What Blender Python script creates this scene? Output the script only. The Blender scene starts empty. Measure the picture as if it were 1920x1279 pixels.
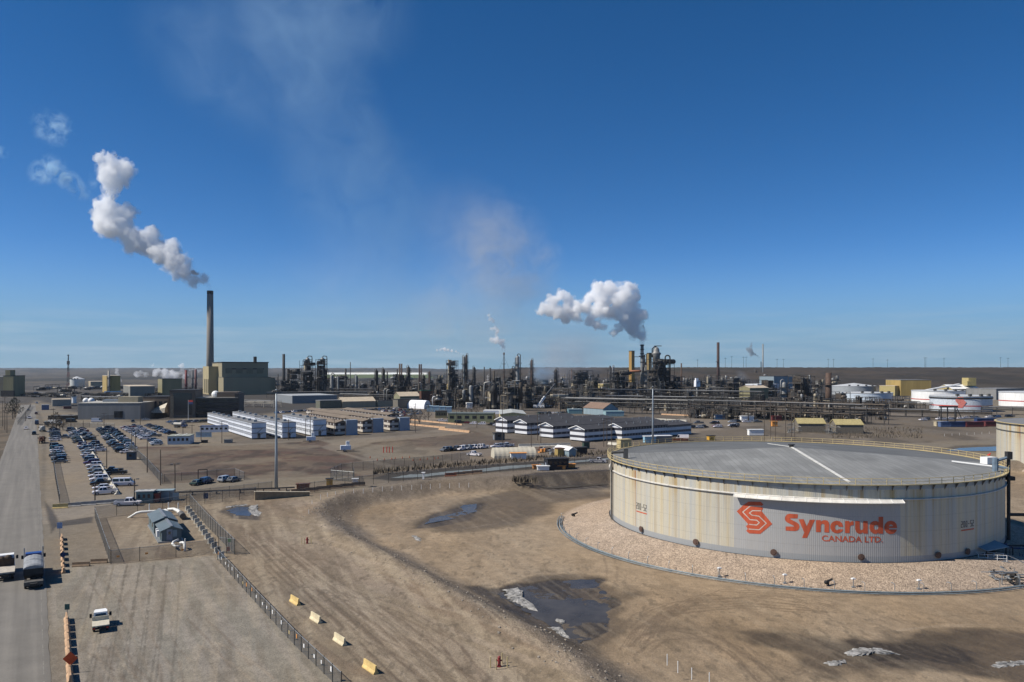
import bpy, bmesh, math, random
import numpy as np
from mathutils import Vector, Matrix, noise
random.seed(7)
R = math.radians
# ------------------------------------------------------------------ camera, sky, sun, exposure
F, YH, H = 1430.0, 694.0, 31.0          # focal length and horizon of the 1920 px photograph, camera height in metres
sc = bpy.context.scene
cam = bpy.data.cameras.new('camera'); camo = bpy.data.objects.new('camera', cam)
sc.collection.objects.link(camo); sc.camera = camo
camo.location = (0, 0, H); camo.rotation_euler = (R(90), 0, 0)
cam.sensor_width = 36.0; cam.lens = 36.0 * F / 1920.0; cam.shift_y = (YH - 639.5) / 1920.0
cam.clip_start = 0.5; cam.clip_end = 60000
SUN_EL, SUN_AZ = R(46), math.atan2(-0.975, -0.22)      # direction towards the sun (x, y)
w = bpy.data.worlds.new('World'); sc.world = w; w.use_nodes = True
nt = w.node_tree; nd = nt.nodes; lk = nt.links
bg = nd['Background']; bg.inputs[1].default_value = 0.118
sky = nd.new('ShaderNodeTexSky'); sky.sky_type = 'NISHITA'; sky.sun_disc = False
sky.sun_elevation = SUN_EL; sky.sun_rotation = SUN_AZ % (2 * math.pi)
sky.altitude = 300; sky.air_density = 0.45; sky.dust_density = 0.0; sky.ozone_density = 1.0
hs = nd.new('ShaderNodeHueSaturation'); hs.inputs['Saturation'].default_value = 1.37; hs.inputs['Hue'].default_value = .503
lk.new(sky.outputs[0], hs.inputs['Color'])
gm = nd.new('ShaderNodeGamma'); gm.inputs[1].default_value = 0.95
lk.new(hs.outputs[0], gm.inputs[0])
# thin streaks of cloud low over the horizon
tc = nd.new('ShaderNodeTexCoord'); sx = nd.new('ShaderNodeSeparateXYZ'); lk.new(tc.outputs['Generated'], sx.inputs[0])
mp = nd.new('ShaderNodeMapping'); mp.inputs['Scale'].default_value = (7, 7, 95); lk.new(tc.outputs['Generated'], mp.inputs[0])
nz = nd.new('ShaderNodeTexNoise'); nz.inputs['Scale'].default_value = 1.0; nz.inputs['Detail'].default_value = 8; nz.inputs['Roughness'].default_value = .62
lk.new(mp.outputs[0], nz.inputs['Vector'])
cr = nd.new('ShaderNodeMapRange'); cr.inputs['From Min'].default_value = .44; cr.inputs['From Max'].default_value = .7; lk.new(nz.outputs['Fac'], cr.inputs['Value'])
er = nd.new('ShaderNodeMapRange'); er.interpolation_type = 'SMOOTHSTEP'
er.inputs['From Min'].default_value = .095; er.inputs['From Max'].default_value = .01; lk.new(sx.outputs['Z'], er.inputs['Value'])
cr.inputs['To Max'].default_value = .55
ml = nd.new('ShaderNodeMath'); ml.operation = 'MULTIPLY'; lk.new(cr.outputs[0], ml.inputs[0]); lk.new(er.outputs[0], ml.inputs[1])
mx = nd.new('ShaderNodeMix'); mx.data_type = 'RGBA'; lk.new(ml.outputs[0], mx.inputs[0])
mx.inputs[7].default_value = (3.2, 4.0, 4.6, 1)
hr = nd.new('ShaderNodeMapRange'); hr.interpolation_type = 'SMOOTHERSTEP'; hr.inputs['From Min'].default_value = .17; hr.inputs['From Max'].default_value = -.01; hr.inputs['To Max'].default_value = .9
lk.new(sx.outputs['Z'], hr.inputs['Value'])
hm = nd.new('ShaderNodeMix'); hm.data_type = 'RGBA'; lk.new(hr.outputs[0], hm.inputs[0]); lk.new(gm.outputs[0], hm.inputs[6]); hm.inputs[7].default_value = (1.15, 2.35, 3.3, 1)
lk.new(hm.outputs[2], mx.inputs[6]); lk.new(mx.outputs[2], bg.inputs[0])
sl = bpy.data.lights.new('sun', 'SUN'); sl.energy = 5.0; sl.angle = R(.53); sl.color = (1, .94, .85)
so = bpy.data.objects.new('sun', sl); sc.collection.objects.link(so)
SUN_DIR = Vector((math.sin(SUN_AZ) * math.cos(SUN_EL), math.cos(SUN_AZ) * math.cos(SUN_EL), math.sin(SUN_EL)))
so.rotation_euler = SUN_DIR.to_track_quat('Z', 'Y').to_euler(); so.location = (-200, -50, 400)
sc.view_settings.view_transform = 'Standard'; sc.view_settings.look = 'None'
sc.view_settings.exposure = 0.25; sc.view_settings.gamma = 1.0
sc.cycles.max_bounces = 14; sc.cycles.diffuse_bounces = 2; sc.cycles.glossy_bounces = 2
sc.cycles.transparent_max_bounces = 12; sc.cycles.volume_bounces = 12
sc.cycles.use_denoising = True
# ------------------------------------------------------------------ helpers
C = sc.collection
SITE = R(32.1)                           # the streets of the plant run at this angle to the view

def G(x, y, z=0.0):
    """ground point seen at a pixel of the photograph -> world X, Y (on the plane at height z)"""
    Y = (H - z) * F / (y - YH)
    return ((x - 960) / F * Y, Y)

def mpp(y, z=0.0):
    return (H - z) / (y - YH)            # metres per photo pixel at that depth

class MB:
    def __init__(s):
        s.v = []; s.f = []; s.m = []
    def add(s, v, f, mi=0):
        o = len(s.v); s.v += [tuple(p) for p in v]
        for q in f:
            s.f.append(tuple(i + o for i in q)); s.m.append(mi)
        return s
    def box(s, cx, cy, z0, sx, sy, sz, rot=0, mi=0, top=None):
        c, n = math.cos(rot), math.sin(rot); V = []
        tx, ty = (sx, sy) if top is None else top
        for z, ax, ay in ((z0, sx, sy), (z0 + sz, tx, ty)):
            for px, py in ((-.5, -.5), (.5, -.5), (.5, .5), (-.5, .5)):
                X, Y = px * ax, py * ay
                V.append((cx + X * c - Y * n, cy + X * n + Y * c, z))
        return s.add(V, [(3, 2, 1, 0), (4, 5, 6, 7), (0, 1, 5, 4), (1, 2, 6, 5), (2, 3, 7, 6), (3, 0, 4, 7)], mi)
    def rings(s, prof, n=16, cx=0, cy=0, mi=0, cap0=True, cap1=True):
        V = []; Fc = []
        for r, z in prof:
            for k in range(n):
                a = 2 * math.pi * k / n; V.append((cx + r * math.cos(a), cy + r * math.sin(a), z))
        for j in range(len(prof) - 1):
            for k in range(n):
                k2 = (k + 1) % n
                Fc.append((j * n + k, j * n + k2, (j + 1) * n + k2, (j + 1) * n + k))
        if cap0: Fc.append(tuple(range(n - 1, -1, -1)))
        if cap1: Fc.append(tuple((len(prof) - 1) * n + k for k in range(n)))
        return s.add(V, Fc, mi)
    def cyl(s, cx, cy, z0, r, h, n=12, r2=None, mi=0):
        return s.rings([(r, z0), (r if r2 is None else r2, z0 + h)], n, cx, cy, mi)
    def tube(s, p, q, r, n=6, mi=0, r2=None):
        p = Vector(p); q = Vector(q); d = q - p
        if d.length < 1e-6: return s
        d.normalize(); a = d.orthogonal().normalized(); b = d.cross(a); V = []
        for c, rr in ((p, r), (q, r if r2 is None else r2)):
            for k in range(n):
                t = 2 * math.pi * k / n; V.append(c + (a * math.cos(t) + b * math.sin(t)) * rr)
        Fc = [(k, (k + 1) % n, n + (k + 1) % n, n + k) for k in range(n)]
        Fc += [tuple(range(n - 1, -1, -1)), tuple(range(n, 2 * n))]
        return s.add(V, Fc, mi)
    def path(s, pts, r, n=6, mi=0, closed=False):
        P = [Vector(p) for p in pts]; N = len(P); V = []; up = None
        for i in range(N):
            a = P[i - 1] if (i or closed) else P[0]; b = P[(i + 1) % N] if (i < N - 1 or closed) else P[-1]
            d = (b - a).normalized()
            if up is None: up = d.orthogonal().normalized()
            up = (up - d * up.dot(d))
            up = up.normalized() if up.length > 1e-5 else d.orthogonal().normalized()
            sd = d.cross(up)
            for k in range(n):
                t = 2 * math.pi * k / n; V.append(P[i] + (up * math.cos(t) + sd * math.sin(t)) * r)
        Fc = []
        for i in range(N if closed else N - 1):
            j = (i + 1) % N
            for k in range(n):
                k2 = (k + 1) % n; Fc.append((i * n + k, i * n + k2, j * n + k2, j * n + k))
        if not closed: Fc += [tuple(range(n - 1, -1, -1)), tuple((N - 1) * n + k for k in range(n))]
        return s.add(V, Fc, mi)
    def bar(s, p, q, w, h, mi=0):
        p = Vector(p); q = Vector(q); d = q - p
        if d.length < 1e-6: return s
        d.normalize()
        a = Vector((0, 0, 1)).cross(d)
        a = a.normalized() if a.length > 1e-4 else Vector((1, 0, 0))
        b = d.cross(a); V = []
        for c in (p, q):
            for i, j in ((-.5, -.5), (.5, -.5), (.5, .5), (-.5, .5)): V.append(c + a * (i * w) + b * (j * h))
        return s.add(V, [(3, 2, 1, 0), (4, 5, 6, 7), (0, 1, 5, 4), (1, 2, 6, 5), (2, 3, 7, 6), (3, 0, 4, 7)], mi)
    def sph(s, c, r, n=12, m=7, sz=1.0, mi=0):
        prof = [(r * math.sin(math.pi * j / m) + 1e-4, -r * sz * math.cos(math.pi * j / m)) for j in range(m + 1)]
        o = len(s.v); s.rings(prof, n, 0, 0, mi)
        s.v[o:] = [(x + c[0], y + c[1], z + c[2]) for x, y, z in s.v[o:]]
        return s
    def prism(s, poly, a0, a1, axis='z', mi=0):
        n = len(poly); V = []
        for t in (a0, a1):
            for u, v in poly: V.append({'z': (u, v, t), 'y': (u, t, v), 'x': (t, u, v)}[axis])
        Fc = [tuple(range(n - 1, -1, -1)), tuple(range(n, 2 * n))] + [(k, (k + 1) % n, n + (k + 1) % n, n + k) for k in range(n)]
        return s.add(V, Fc, mi)
    def xform(s, M):
        s.v = [tuple(M @ Vector(p)) for p in s.v]; return s
    def mesh(s, name):
        me = bpy.data.meshes.new(name); me.from_pydata(s.v, [], s.f)
        me.polygons.foreach_set('material_index', s.m)
        bm = bmesh.new(); bm.from_mesh(me); bmesh.ops.recalc_face_normals(bm, faces=bm.faces); bm.to_mesh(me); bm.free()
        return me
    def build(s, name, mats, parent=None, smooth=False):
        me = s.mesh(name)
        for m in (mats if isinstance(mats, (list, tuple)) else [mats]): me.materials.append(m)
        if smooth: me.polygons.foreach_set('use_smooth', [True] * len(me.polygons))
        return link(name, me, parent)

def link(name, me, parent=None):
    o = bpy.data.objects.new(name, me); C.objects.link(o)
    if parent is not None: o.parent = parent
    return o

LABELS = {}
def tag(o, label, cat, group=None):
    o['label'] = label; o['category'] = cat
    if group: o['group'] = group
    LABELS.setdefault(label, []).append(o.name)
    return o
def thing(name, label, cat, x, y, z=0, rot=0, group=None):
    o = bpy.data.objects.new(name, None); C.objects.link(o); o.empty_display_size = .5
    o.location = (x, y, z); o.rotation_euler = (0, 0, rot)
    return tag(o, label, cat, group)
def setting(o, kind='structure'):
    o['kind'] = kind; return o
def kids(mesh, name, parent, places):
    """one child object per place, all sharing one mesh"""
    for p in places:
        o = link(name, mesh, parent); o.location = p[:3]
        if len(p) > 3: o.rotation_euler = (0, 0, p[3])
ORD = 'first second third fourth fifth sixth seventh eighth ninth tenth eleventh twelfth thirteenth fourteenth fifteenth sixteenth seventeenth eighteenth nineteenth twentieth'.split()
ORD += [t + (('-' + x) if x else '') for t in ('twenty', 'thirty', 'forty', 'fifty') for x in [*ORD[:9]]]

_M = {}
def mat(name, col, rough=.75, metal=0.0, var=.25, scale=1.2, bump=0.0, bscale=8.0, streak=0.0, coat=0.0, spec=.4):
    if name in _M: return _M[name]
    m = bpy.data.materials.new(name); m.use_nodes = True; _M[name] = m
    n = m.node_tree.nodes; l = m.node_tree.links; b = n['Principled BSDF']
    b.inputs['Roughness'].default_value = rough; b.inputs['Metallic'].default_value = metal
    b.inputs['Coat Weight'].default_value = coat; b.inputs['Specular IOR Level'].default_value = spec
    t = n.new('ShaderNodeTexCoord'); q = n.new('ShaderNodeMapping'); l.new(t.outputs['Object'], q.inputs[0])
    if streak: q.inputs['Scale'].default_value = (1, 1, streak)
    z = n.new('ShaderNodeTexNoise'); z.inputs['Scale'].default_value = scale; z.inputs['Detail'].default_value = 5; z.inputs['Roughness'].default_value = .65
    l.new(q.outputs[0], z.inputs['Vector'])
    r = n.new('ShaderNodeMapRange'); r.inputs['From Min'].default_value = .3; r.inputs['From Max'].default_value = .7
    r.inputs['To Min'].default_value = 1 - var; r.inputs['To Max'].default_value = 1 + var; l.new(z.outputs['Fac'], r.inputs['Value'])
    h = n.new('ShaderNodeVectorMath'); h.operation = 'SCALE'; h.inputs[0].default_value = col[:3]; l.new(r.outputs[0], h.inputs['Scale'])
    l.new(h.outputs[0], b.inputs['Base Color'])
    if bump:
        z2 = n.new('ShaderNodeTexNoise'); z2.inputs['Scale'].default_value = bscale; z2.inputs['Detail'].default_value = 4; l.new(t.outputs['Object'], z2.inputs['Vector'])
        p = n.new('ShaderNodeBump'); p.inputs['Strength'].default_value = bump; l.new(z2.outputs['Fac'], p.inputs['Height']); l.new(p.outputs[0], b.inputs['Normal'])
    return m

steel = mat('weathered_steel', (.115, .11, .10), .6, .2, .35, .6)
steel_d = mat('dark_steel', (.032, .031, .030), .7, .1, .4, .5)
steel_b = mat('brown_steel', (.056, .045, .035), .75, .1, .4, .4)
rustm = mat('rusted_plate', (.12, .055, .035), .8, .1, .4, .5)
galv = mat('galvanised_steel', (.30, .315, .32), .45, .5, .2, 1.5)
insul = mat('insulation_cladding', (.33, .32, .29), .5, .3, .25, .6)
concrete = mat('concrete', (.36, .33, .28), .9, 0, .25, 1.5, .2)
white_p = mat('white_paint', (.74, .74, .72), .5, 0, .1, .7, streak=.2)
white_c = mat('white_cladding', (.62, .65, .70), .55, 0, .12, .4, streak=.2)
dark_w = mat('dark_window', (.02, .024, .03), .12, 0, .2, 1, spec=.6)
black = mat('black_rubber', (.02, .02, .02), .8)
yellow_p = mat('yellow_paint', (.46, .37, .19), .6, 0, .25, 1.0)
orange_p = mat('orange_paint', (.62, .27, .07), .6, 0, .2, 1.0)
red_p = mat('red_paint', (.45, .045, .03), .55, 0, .2, 1.0)
wood = mat('weathered_timber', (.09, .07, .055), .9, 0, .3, 2.0, streak=.1)
tan_clad = mat('tan_cladding', (.34, .29, .20), .7, 0, .12, .3, streak=.1)
olive_clad = mat('olive_cladding', (.21, .19, .105), .7, 0, .14, .2, streak=.1)
ochre_clad = mat('ochre_cladding', (.34, .245, .085), .7, 0, .22, .12, streak=.1)
grey_clad = mat('grey_cladding', (.20, .20, .195), .7, 0, .14, .3, streak=.1)
grey_roof = mat('grey_roof', (.17, .17, .17), .8, 0, .2, .3)
dark_roof = mat('dark_shingle_roof', (.045, .045, .05), .85, 0, .25, .5)
brown_roof = mat('brown_gravel_roof', (.17, .135, .10), .9, 0, .25, .4)
tan_roof = mat('tan_metal_roof', (.52, .43, .31), .6, 0, .12, .3)
brown_brick = mat('brown_precast', (.135, .105, .08), .8, 0, .18, .3)
bluegrey = mat('blue_grey_cladding', (.22, .29, .32), .65, 0, .14, .3, streak=.15)
dark_blue = mat('dark_blue_paint', (.025, .05, .13), .5, 0, .2, .8)
# ------------------------------------------------------------------ ground: one sheet to the horizon
def _tab(seed): return np.random.RandomState(seed).rand(256, 256)
def vnoise(x, y, seed):
    T = _tab(seed); xi = np.floor(x).astype(int); yi = np.floor(y).astype(int)
    fx = x - xi; fy = y - yi; fx = fx * fx * (3 - 2 * fx); fy = fy * fy * (3 - 2 * fy)
    a = T[xi % 256, yi % 256]; b = T[(xi + 1) % 256, yi % 256]; c = T[xi % 256, (yi + 1) % 256]; d = T[(xi + 1) % 256, (yi + 1) % 256]
    return (a * (1 - fx) + b * fx) * (1 - fy) + (c * (1 - fx) + d * fx) * fy
def fbm(x, y, seed, oct=4):
    s = 0; a = .5
    for o in range(oct):
        s = s + a * vnoise(x * 2 ** o + 17.3 * o, y * 2 ** o - 9.1 * o, seed + o); a *= .5
    return s / (1 - .5 ** oct)
def sstep(a, b, x):
    t = np.clip((x - a) / (b - a), 0, 1); return t * t * (3 - 2 * t)
def seg_dist(px, py, poly, closed):
    d = np.full(px.shape, 1e9); n = len(poly)
    for i in range(n if closed else n - 1):
        ax, ay = poly[i]; bx, by = poly[(i + 1) % n]; vx, vy = bx - ax, by - ay
        t = np.clip(((px - ax) * vx + (py - ay) * vy) / (vx * vx + vy * vy + 1e-9), 0, 1)
        d = np.minimum(d, np.hypot(px - ax - t * vx, py - ay - t * vy))
    return d
def inside(px, py, poly):
    r = np.zeros(px.shape, bool); n = len(poly)
    for i in range(n):
        ax, ay = poly[i]; bx, by = poly[(i + 1) % n]
        c = ((ay > py) != (by > py)) & (px < (bx - ax) * (py - ay) / (by - ay + 1e-12) + ax); r ^= c
    return r
def W(pts, z=0.0): return [G(x, y, z) for x, y in pts]
def sdist(px, py, poly):
    d = seg_dist(px, py, poly, True); return np.where(inside(px, py, poly), d, -d)

TX, TY, TR, TH = 58.8, 160.5, 37.8, 12.5          # the big storage tank
BAS = -2.0                                         # floor of the bermed basin round it
crest = W([(3200, 845), (1900, 868), (1500, 876), (1140, 886), (1000, 894), (800, 907), (660, 927), (604, 950), (596, 966), (640, 1000), (760, 1065), (900, 1140), (1000, 1195), (1080, 1250), (1150, 1310), (1300, 1420), (3000, 1900)])
basin = crest + [(400, 60)]
us = np.concatenate([np.linspace(-1.8, -.8, 14), np.linspace(-.74, .74, 880), np.linspace(.8, 1.8, 14)])
yp = np.concatenate([np.array([1700, 1400, 1200, 1000, 850, 760, 700]), np.arange(660, 100, -1.0), np.arange(100, 24, -.5), np.arange(24, 8, -.4), np.array([7.2, 6.4, 5.6, 5, 4.4, 3.9, 3.5, 3.1])])
Ys = H * F / yp
UU, YY = np.meshgrid(us, Ys); XX = UU * YY
PX = 960 + F * UU; PY = YH + H * F / YY            # photo pixel of every vertex (z = 0)
sd = sdist(XX, YY, basin)
wob = (fbm(XX / 9, YY / 9, 3) - .5) * 5
inb = sstep(-1.0, 8.0, sd + wob * .5)
ridge = np.exp(-((sd + .5) / 3.2) ** 2)
rt = np.hypot(XX - TX, YY - TY)
n1 = fbm(XX / 6, YY / 6, 11); n2 = fbm(XX / 1.4, YY / 1.4, 21); n3 = fbm(XX / 30, YY / 30, 31); n4 = fbm(XX / 140, YY / 140, 41)
Z = BAS * inb + ridge * (.8 + .3 * (n1 - .5))
near = sstep(420, 200, YY)
rough_near = sstep(-12, -2, sd) * near
Z += (n1 - .5) * .35 * inb * sstep(50, 56, rt) + (n2 - .5) * .16 * rough_near * sstep(48, 52, rt)
pad = sstep(49.5, TR + .5, rt) * sstep(60, 48, rt)
padz = np.clip((48.6 - rt) / (48.6 - 38.6), 0, 1) * 2.0 - 2.0
Z = np.where(rt < 50, np.maximum(padz - .02, np.where(rt < 48.6, padz, Z)), Z)
# far land: hillside on the right, plateau on the horizon
hill = sstep(-.1, .03, UU + .03 * (n4 - .5)) * 38.5 * sstep(1150, 2600, YY + 500 * (n4 - .5))
Z += (fbm(XX / 55, YY / 400, 161) - .35) * 14 * sstep(5000, 9000, YY) + (fbm(XX / 14, YY / 60, 163) - .3) * 4.5 * sstep(1900, 2600, YY) * sstep(-.12, 0, UU)
Z += hill + sstep(3500, 11500, YY) * (60 - 45 * sstep(-.15, .0, UU)) + (fbm(XX / 400, YY / 400, 5) - .5) * 5 * sstep(1500, 3000, YY)

def zone(pts, soft, seed=1, warp=3.0, z=0.0):
    """soft mask of a patch given by its outline as it lies on the ground"""
    nx = fbm(XX / 8, YY / 8, seed) - .5
    poly = W(pts, z); ext = np.array(poly); bb = (XX > ext[:, 0].min() - 60) & (XX < ext[:, 0].max() + 60) & (YY > ext[:, 1].min() - 80) & (YY < ext[:, 1].max() + 80)
    o = np.zeros(XX.shape)
    o[bb] = sstep(-soft, soft, sdist(XX[bb], YY[bb], poly) + nx[bb] * warp)
    return o
COL = np.zeros(XX.shape + (3,)); COL[:] = (.205, .174, .13)
def paint(m, c, k=1.0):
    COL[:] = COL + (np.array(c) - COL) * (m * k)[..., None]
farm = sstep(900, 1500, YY)
paint(farm * .95, (.05, .048, .043))
paint(farm * sstep(.54, .64, n4), (.10, .088, .068), .5)
pl_ = fbm(XX / 500, YY / 1400, 151); paint(farm * sstep(.5, .56, pl_) * sstep(1300, 2200, YY), (.03, .033, .029), .8); paint(farm * sstep(.44, .38, pl_) * sstep(1300, 2200, YY), (.115, .10, .078), .6)
paint(sstep(.5, .7, fbm(XX / 60, YY / 25, 77)) * sstep(700, 1400, YY), (.13, .11, .085), .5)
paint(sstep(-.1, .03, UU) * sstep(1150, 1500, YY), (.066, .05, .033), .95)
paint(sstep(.35, .65, fbm(XX / 45, YY / 110, 88)) * sstep(-.1, .03, UU) * sstep(1150, 1500, YY), (.034, .028, .019), .85)
paint(sstep(.5, .6, fbm(XX / 30, YY / 30, 89)) * sstep(.1, .2, UU) * sstep(.32, .24, UU) * sstep(1900, 2600, YY), (.05, .06, .03), .7)
ref = zone([(60, 742), (300, 735), (700, 722), (1000, 718), (1400, 722), (1700, 735), (1640, 775), (1300, 792), (900, 778), (620, 764), (440, 782), (250, 790), (120, 770)], 12, 5, 14)
paint(ref, (.05, .046, .042), .92)
paint(zone([(600, 708.5), (600, 702.5), (800, 702.5), (815, 709)], 8, 6, 20), (.12, .15, .06))
paint(zone([(598, 703.2), (598, 701.2), (800, 701.4), (800, 703.2)], 4, 6, 2), (.95, .96, .9))
paint(zone([(1000, 752), (1300, 748), (1700, 752), (1690, 786), (1560, 793), (1290, 783), (1000, 772)], 5, 28, 8), (.052, .047, .042), .9)
mdz = zone([(420, 792), (640, 762), (1000, 758), (1720, 760), (1900, 775), (1880, 822), (1500, 842), (1140, 858), (960, 842), (700, 822), (430, 832)], 3, 41, 9); paint(mdz, (.145, .12, .092), .8); paint(mdz * sstep(.5, .62, fbm(XX / 16, YY / 40, 191)), (.085, .07, .054), .6); paint(mdz * sstep(.58, .68, fbm(XX / 30, YY / 50, 193)), (.25, .21, .165), .6)
fieldm = zone([(254, 838), (440, 836), (600, 826), (640, 842), (700, 862), (810, 884), (700, 893), (600, 892), (440, 900), (310, 906), (280, 890)], 1.6, 7, 3)
fieldm = np.maximum(fieldm, zone([(690, 832), (760, 815), (880, 808), (980, 830), (900, 838), (800, 840)], 2, 8, 6) * .8)
paint(fieldm, (.115, .083, .062), .9); paint(fieldm * sstep(.5, .66, n1), (.16, .125, .085), .55); paint(fieldm * sstep(.52, .62, fbm(XX / 14, YY / 4, 61)), (.10, .052, .04), .5); paint(fieldm * sstep(.5, .64, fbm(XX / 4, YY / 9, 185)), (.06, .047, .036), .7); paint(fieldm * sstep(.56, .66, fbm(XX / 22, YY / 22, 187)), (.20, .165, .12), .7)
midz = zone([(560, 842), (700, 800), (960, 800), (1140, 832), (1140, 858), (900, 878), (700, 892), (600, 850)], 3, 36, 6); paint(midz * sstep(.5, .62, fbm(XX / 7, YY / 16, 189)), (.115, .092, .068), .6)
paint(zone([(600, 838), (660, 822), (880, 808), (890, 812), (700, 830), (640, 848), (760, 876), (740, 882)], 1, 37, 2), (.235, .198, .15), .7)
vg = zone([(0, 905), (46, 800), (58, 765), (50, 752), (-600, 752), (-600, 905)], 3, 9, 4); paint(vg, (.15, .118, .082), .9); paint(vg * sstep(.45, .6, fbm(XX / 12, YY / 30, 181)), (.085, .07, .05), .7)
lf = zone([(-300, 752), (-300, 722), (420, 716), (430, 745), (330, 758), (200, 752), (90, 756), (70, 750), (58, 757)], 5, 33, 14); paint(lf, (.062, .058, .054), .85); paint(lf * sstep(.55, .68, fbm(XX / 25, YY / 60, 183)), (.17, .15, .125), .6)
paint(zone([(92, 806), (98, 806), (113, 895), (121, 947), (106, 947), (97, 880)], .5, 34, 1.5), (.06, .052, .042), .85)
paint(zone([(84, 948), (88, 806), (74, 770), (68, 770), (80, 830), (78, 948)], .6, 35, 1.2), (.12, .105, .085), .6)
lot = zone([(95, 945), (88, 805), (270, 796), (420, 830), (255, 838), (290, 905), (330, 925), (180, 945)], 2, 10, 3)
paint(lot, (.245, .205, .155), .85); paint(lot * sstep(.5, .7, fbm(XX / 20, YY / 7, 91)), (.19, .155, .12), .5)
access = zone([(60, 985), (60, 955), (330, 938), (560, 908), (720, 896), (1000, 882), (1300, 862), (1300, 874), (1000, 890), (740, 906), (560, 925), (330, 952), (190, 972)], .6, 12, 1)
paint(access, (.27, .225, .17), .9)
paint(zone([(800, 842), (1140, 828), (1140, 862), (900, 880), (720, 885), (860, 862)], 2, 13, 4), (.19, .15, .115), .6)
paint(zone([(690, 898), (740, 886), (900, 873), (1140, 856), (1140, 866), (960, 882), (740, 902)], 1.2, 14, 3), (.062, .055, .046), .9)
yard = zone([(94, 1290), (98, 1110), (110, 1062), (200, 1060), (400, 1042), (640, 1290)], .8, 15, 1)
paint(yard, (.255, .228, .18), .95); paint(yard * sstep(.45, .62, fbm(XX / 5 + YY / 9, YY / 16, 92)), (.20, .168, .13), .55)
yl = fbm(XX * .847 + YY * .531, (YY * .847 - XX * .531) / 30, 93); paint(yard * sstep(.5, .62, yl), (.335, .29, .235), .5)
paint(zone([(185, 1058), (170, 975), (350, 945), (412, 1040)], .5, 16, .6), (.20, .165, .125), .9)
paint(zone([(96, 1060), (96, 985), (172, 975), (212, 1056)], 1, 17, 1), (.21, .175, .13), .9)
# dirt track left of the berm, sandy basin floor
bas_m = sstep(-.5, 3.0, sd + wob * .4) * sstep(420, 330, YY)
trk = sstep(-45, -30, sd) * (1 - inb) * sstep(205, 180, YY) * (1 - yard)
paint(trk, (.285, .225, .155), .9)
paint(trk * sstep(.45, .65, fbm((XX * .76 + YY * .65) / 3.0, (YY * .76 - XX * .65) / 40, 94)), (.185, .135, .095), .6)
paint(trk * sstep(.5, .62, fbm((XX * .76 + YY * .65) / 2.0, (YY * .76 - XX * .65) / 25, 95)) * sstep(-16, -6, sd), (.34, .275, .205), .6)
paint(bas_m, (.345, .265, .178), .97)
paint(bas_m * sstep(.42, .7, n3), (.285, .212, .138), .6)
paint(bas_m * sstep(.5, .68, fbm(XX / 3, YY / 11, 96)), (.25, .188, .122), .4)
GRAV = .45 * ridge * sstep(420, 200, YY)
rub = sstep(-3, 1, sd) * sstep(9, 4, sd + wob) * sstep(330, 260, YY); GRAV = np.clip(GRAV * .6 + .5 * rub, 0, 1)
paint(rub, (.20, .165, .13), .8)
back = zone([(1140, 872), (1000, 880), (760, 902), (690, 912), (800, 905), (1000, 894), (1140, 886)], 1.5, 18, 3); paint(back, (.19, .158, .128), .8); GRAV = np.maximum(GRAV, back)
WET = np.zeros(XX.shape)
DIP = np.zeros(XX.shape)
def wet(pts, soft, k, seed, warp=6, dip=0, z=BAS):
    m = zone(pts, soft, seed, warp, z); paint(m, (.052, .042, .032), .95 * k); WET[:] = np.maximum(WET, m * k)
    if dip: DIP[:] = np.maximum(DIP, m * dip)
wet([(780, 985), (860, 945), (980, 915), (1140, 905), (1145, 930), (1060, 945), (960, 985), (860, 1000), (810, 1000)], 3, .7, 51, 9)
wet([(770, 992), (800, 968), (870, 946), (905, 944), (900, 966), (850, 982)], 1, .9, 52, 4, .16)
wet([(965, 912), (1000, 898), (1143, 892), (1143, 914), (1040, 920)], 1.2, .9, 53, 3, .12)
wet([(1040, 1185), (905, 1108), (960, 1098), (1040, 1090), (1105, 1085), (1165, 1130), (1150, 1185), (1080, 1212)], .5, 1.0, 54, 7, .15)
wet([(1030, 1195), (890, 1104), (950, 1090), (1040, 1078), (1120, 1078), (1195, 1125), (1175, 1190), (1090, 1220)], 1.6, .7, 64, 12)
wet([(1490, 1222), (1420, 1196), (1500, 1188), (1640, 1192), (1920, 1192), (2200, 1225), (2200, 1290), (1800, 1272), (1620, 1262), (1500, 1250)], 1.6, .85, 55, 12, .05)
wet([(1600, 1205), (1760, 1200), (2000, 1225), (1800, 1250), (1640, 1240)], 1.2, 1.0, 63, 9)
wet([(1170, 1170), (1500, 1180), (1560, 1200), (1300, 1185)], 1.5, .3, 56, 3)
wet([(870, 1100), (905, 1098), (1060, 1205), (1080, 1222), (1035, 1212)], .8, .9, 57, 2)
wet([(410, 960), (440, 946), (490, 950), (486, 975), (440, 972)], .8, .85, 58, 2, .05, 0)
wet([(96, 1000), (84, 940), (100, 958), (110, 978), (176, 968), (174, 980), (108, 988)], .4, .8, 59, .6, .03, 0)
wet([(1750, 846), (1790, 836), (1900, 832), (1950, 840), (1880, 848)], 2, .6, 60, 4, .03, 0)
wet([(1075, 985), (1060, 1000), (1090, 1015), (1100, 1010)], 1, .5, 62, 2)
pm = sstep(49.6, 48.3, rt + (n2 - .5) * .8); paint(pm, (.43, .342, .262), 1); GRAV = np.maximum(GRAV, pm); WET *= 1 - pm
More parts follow.
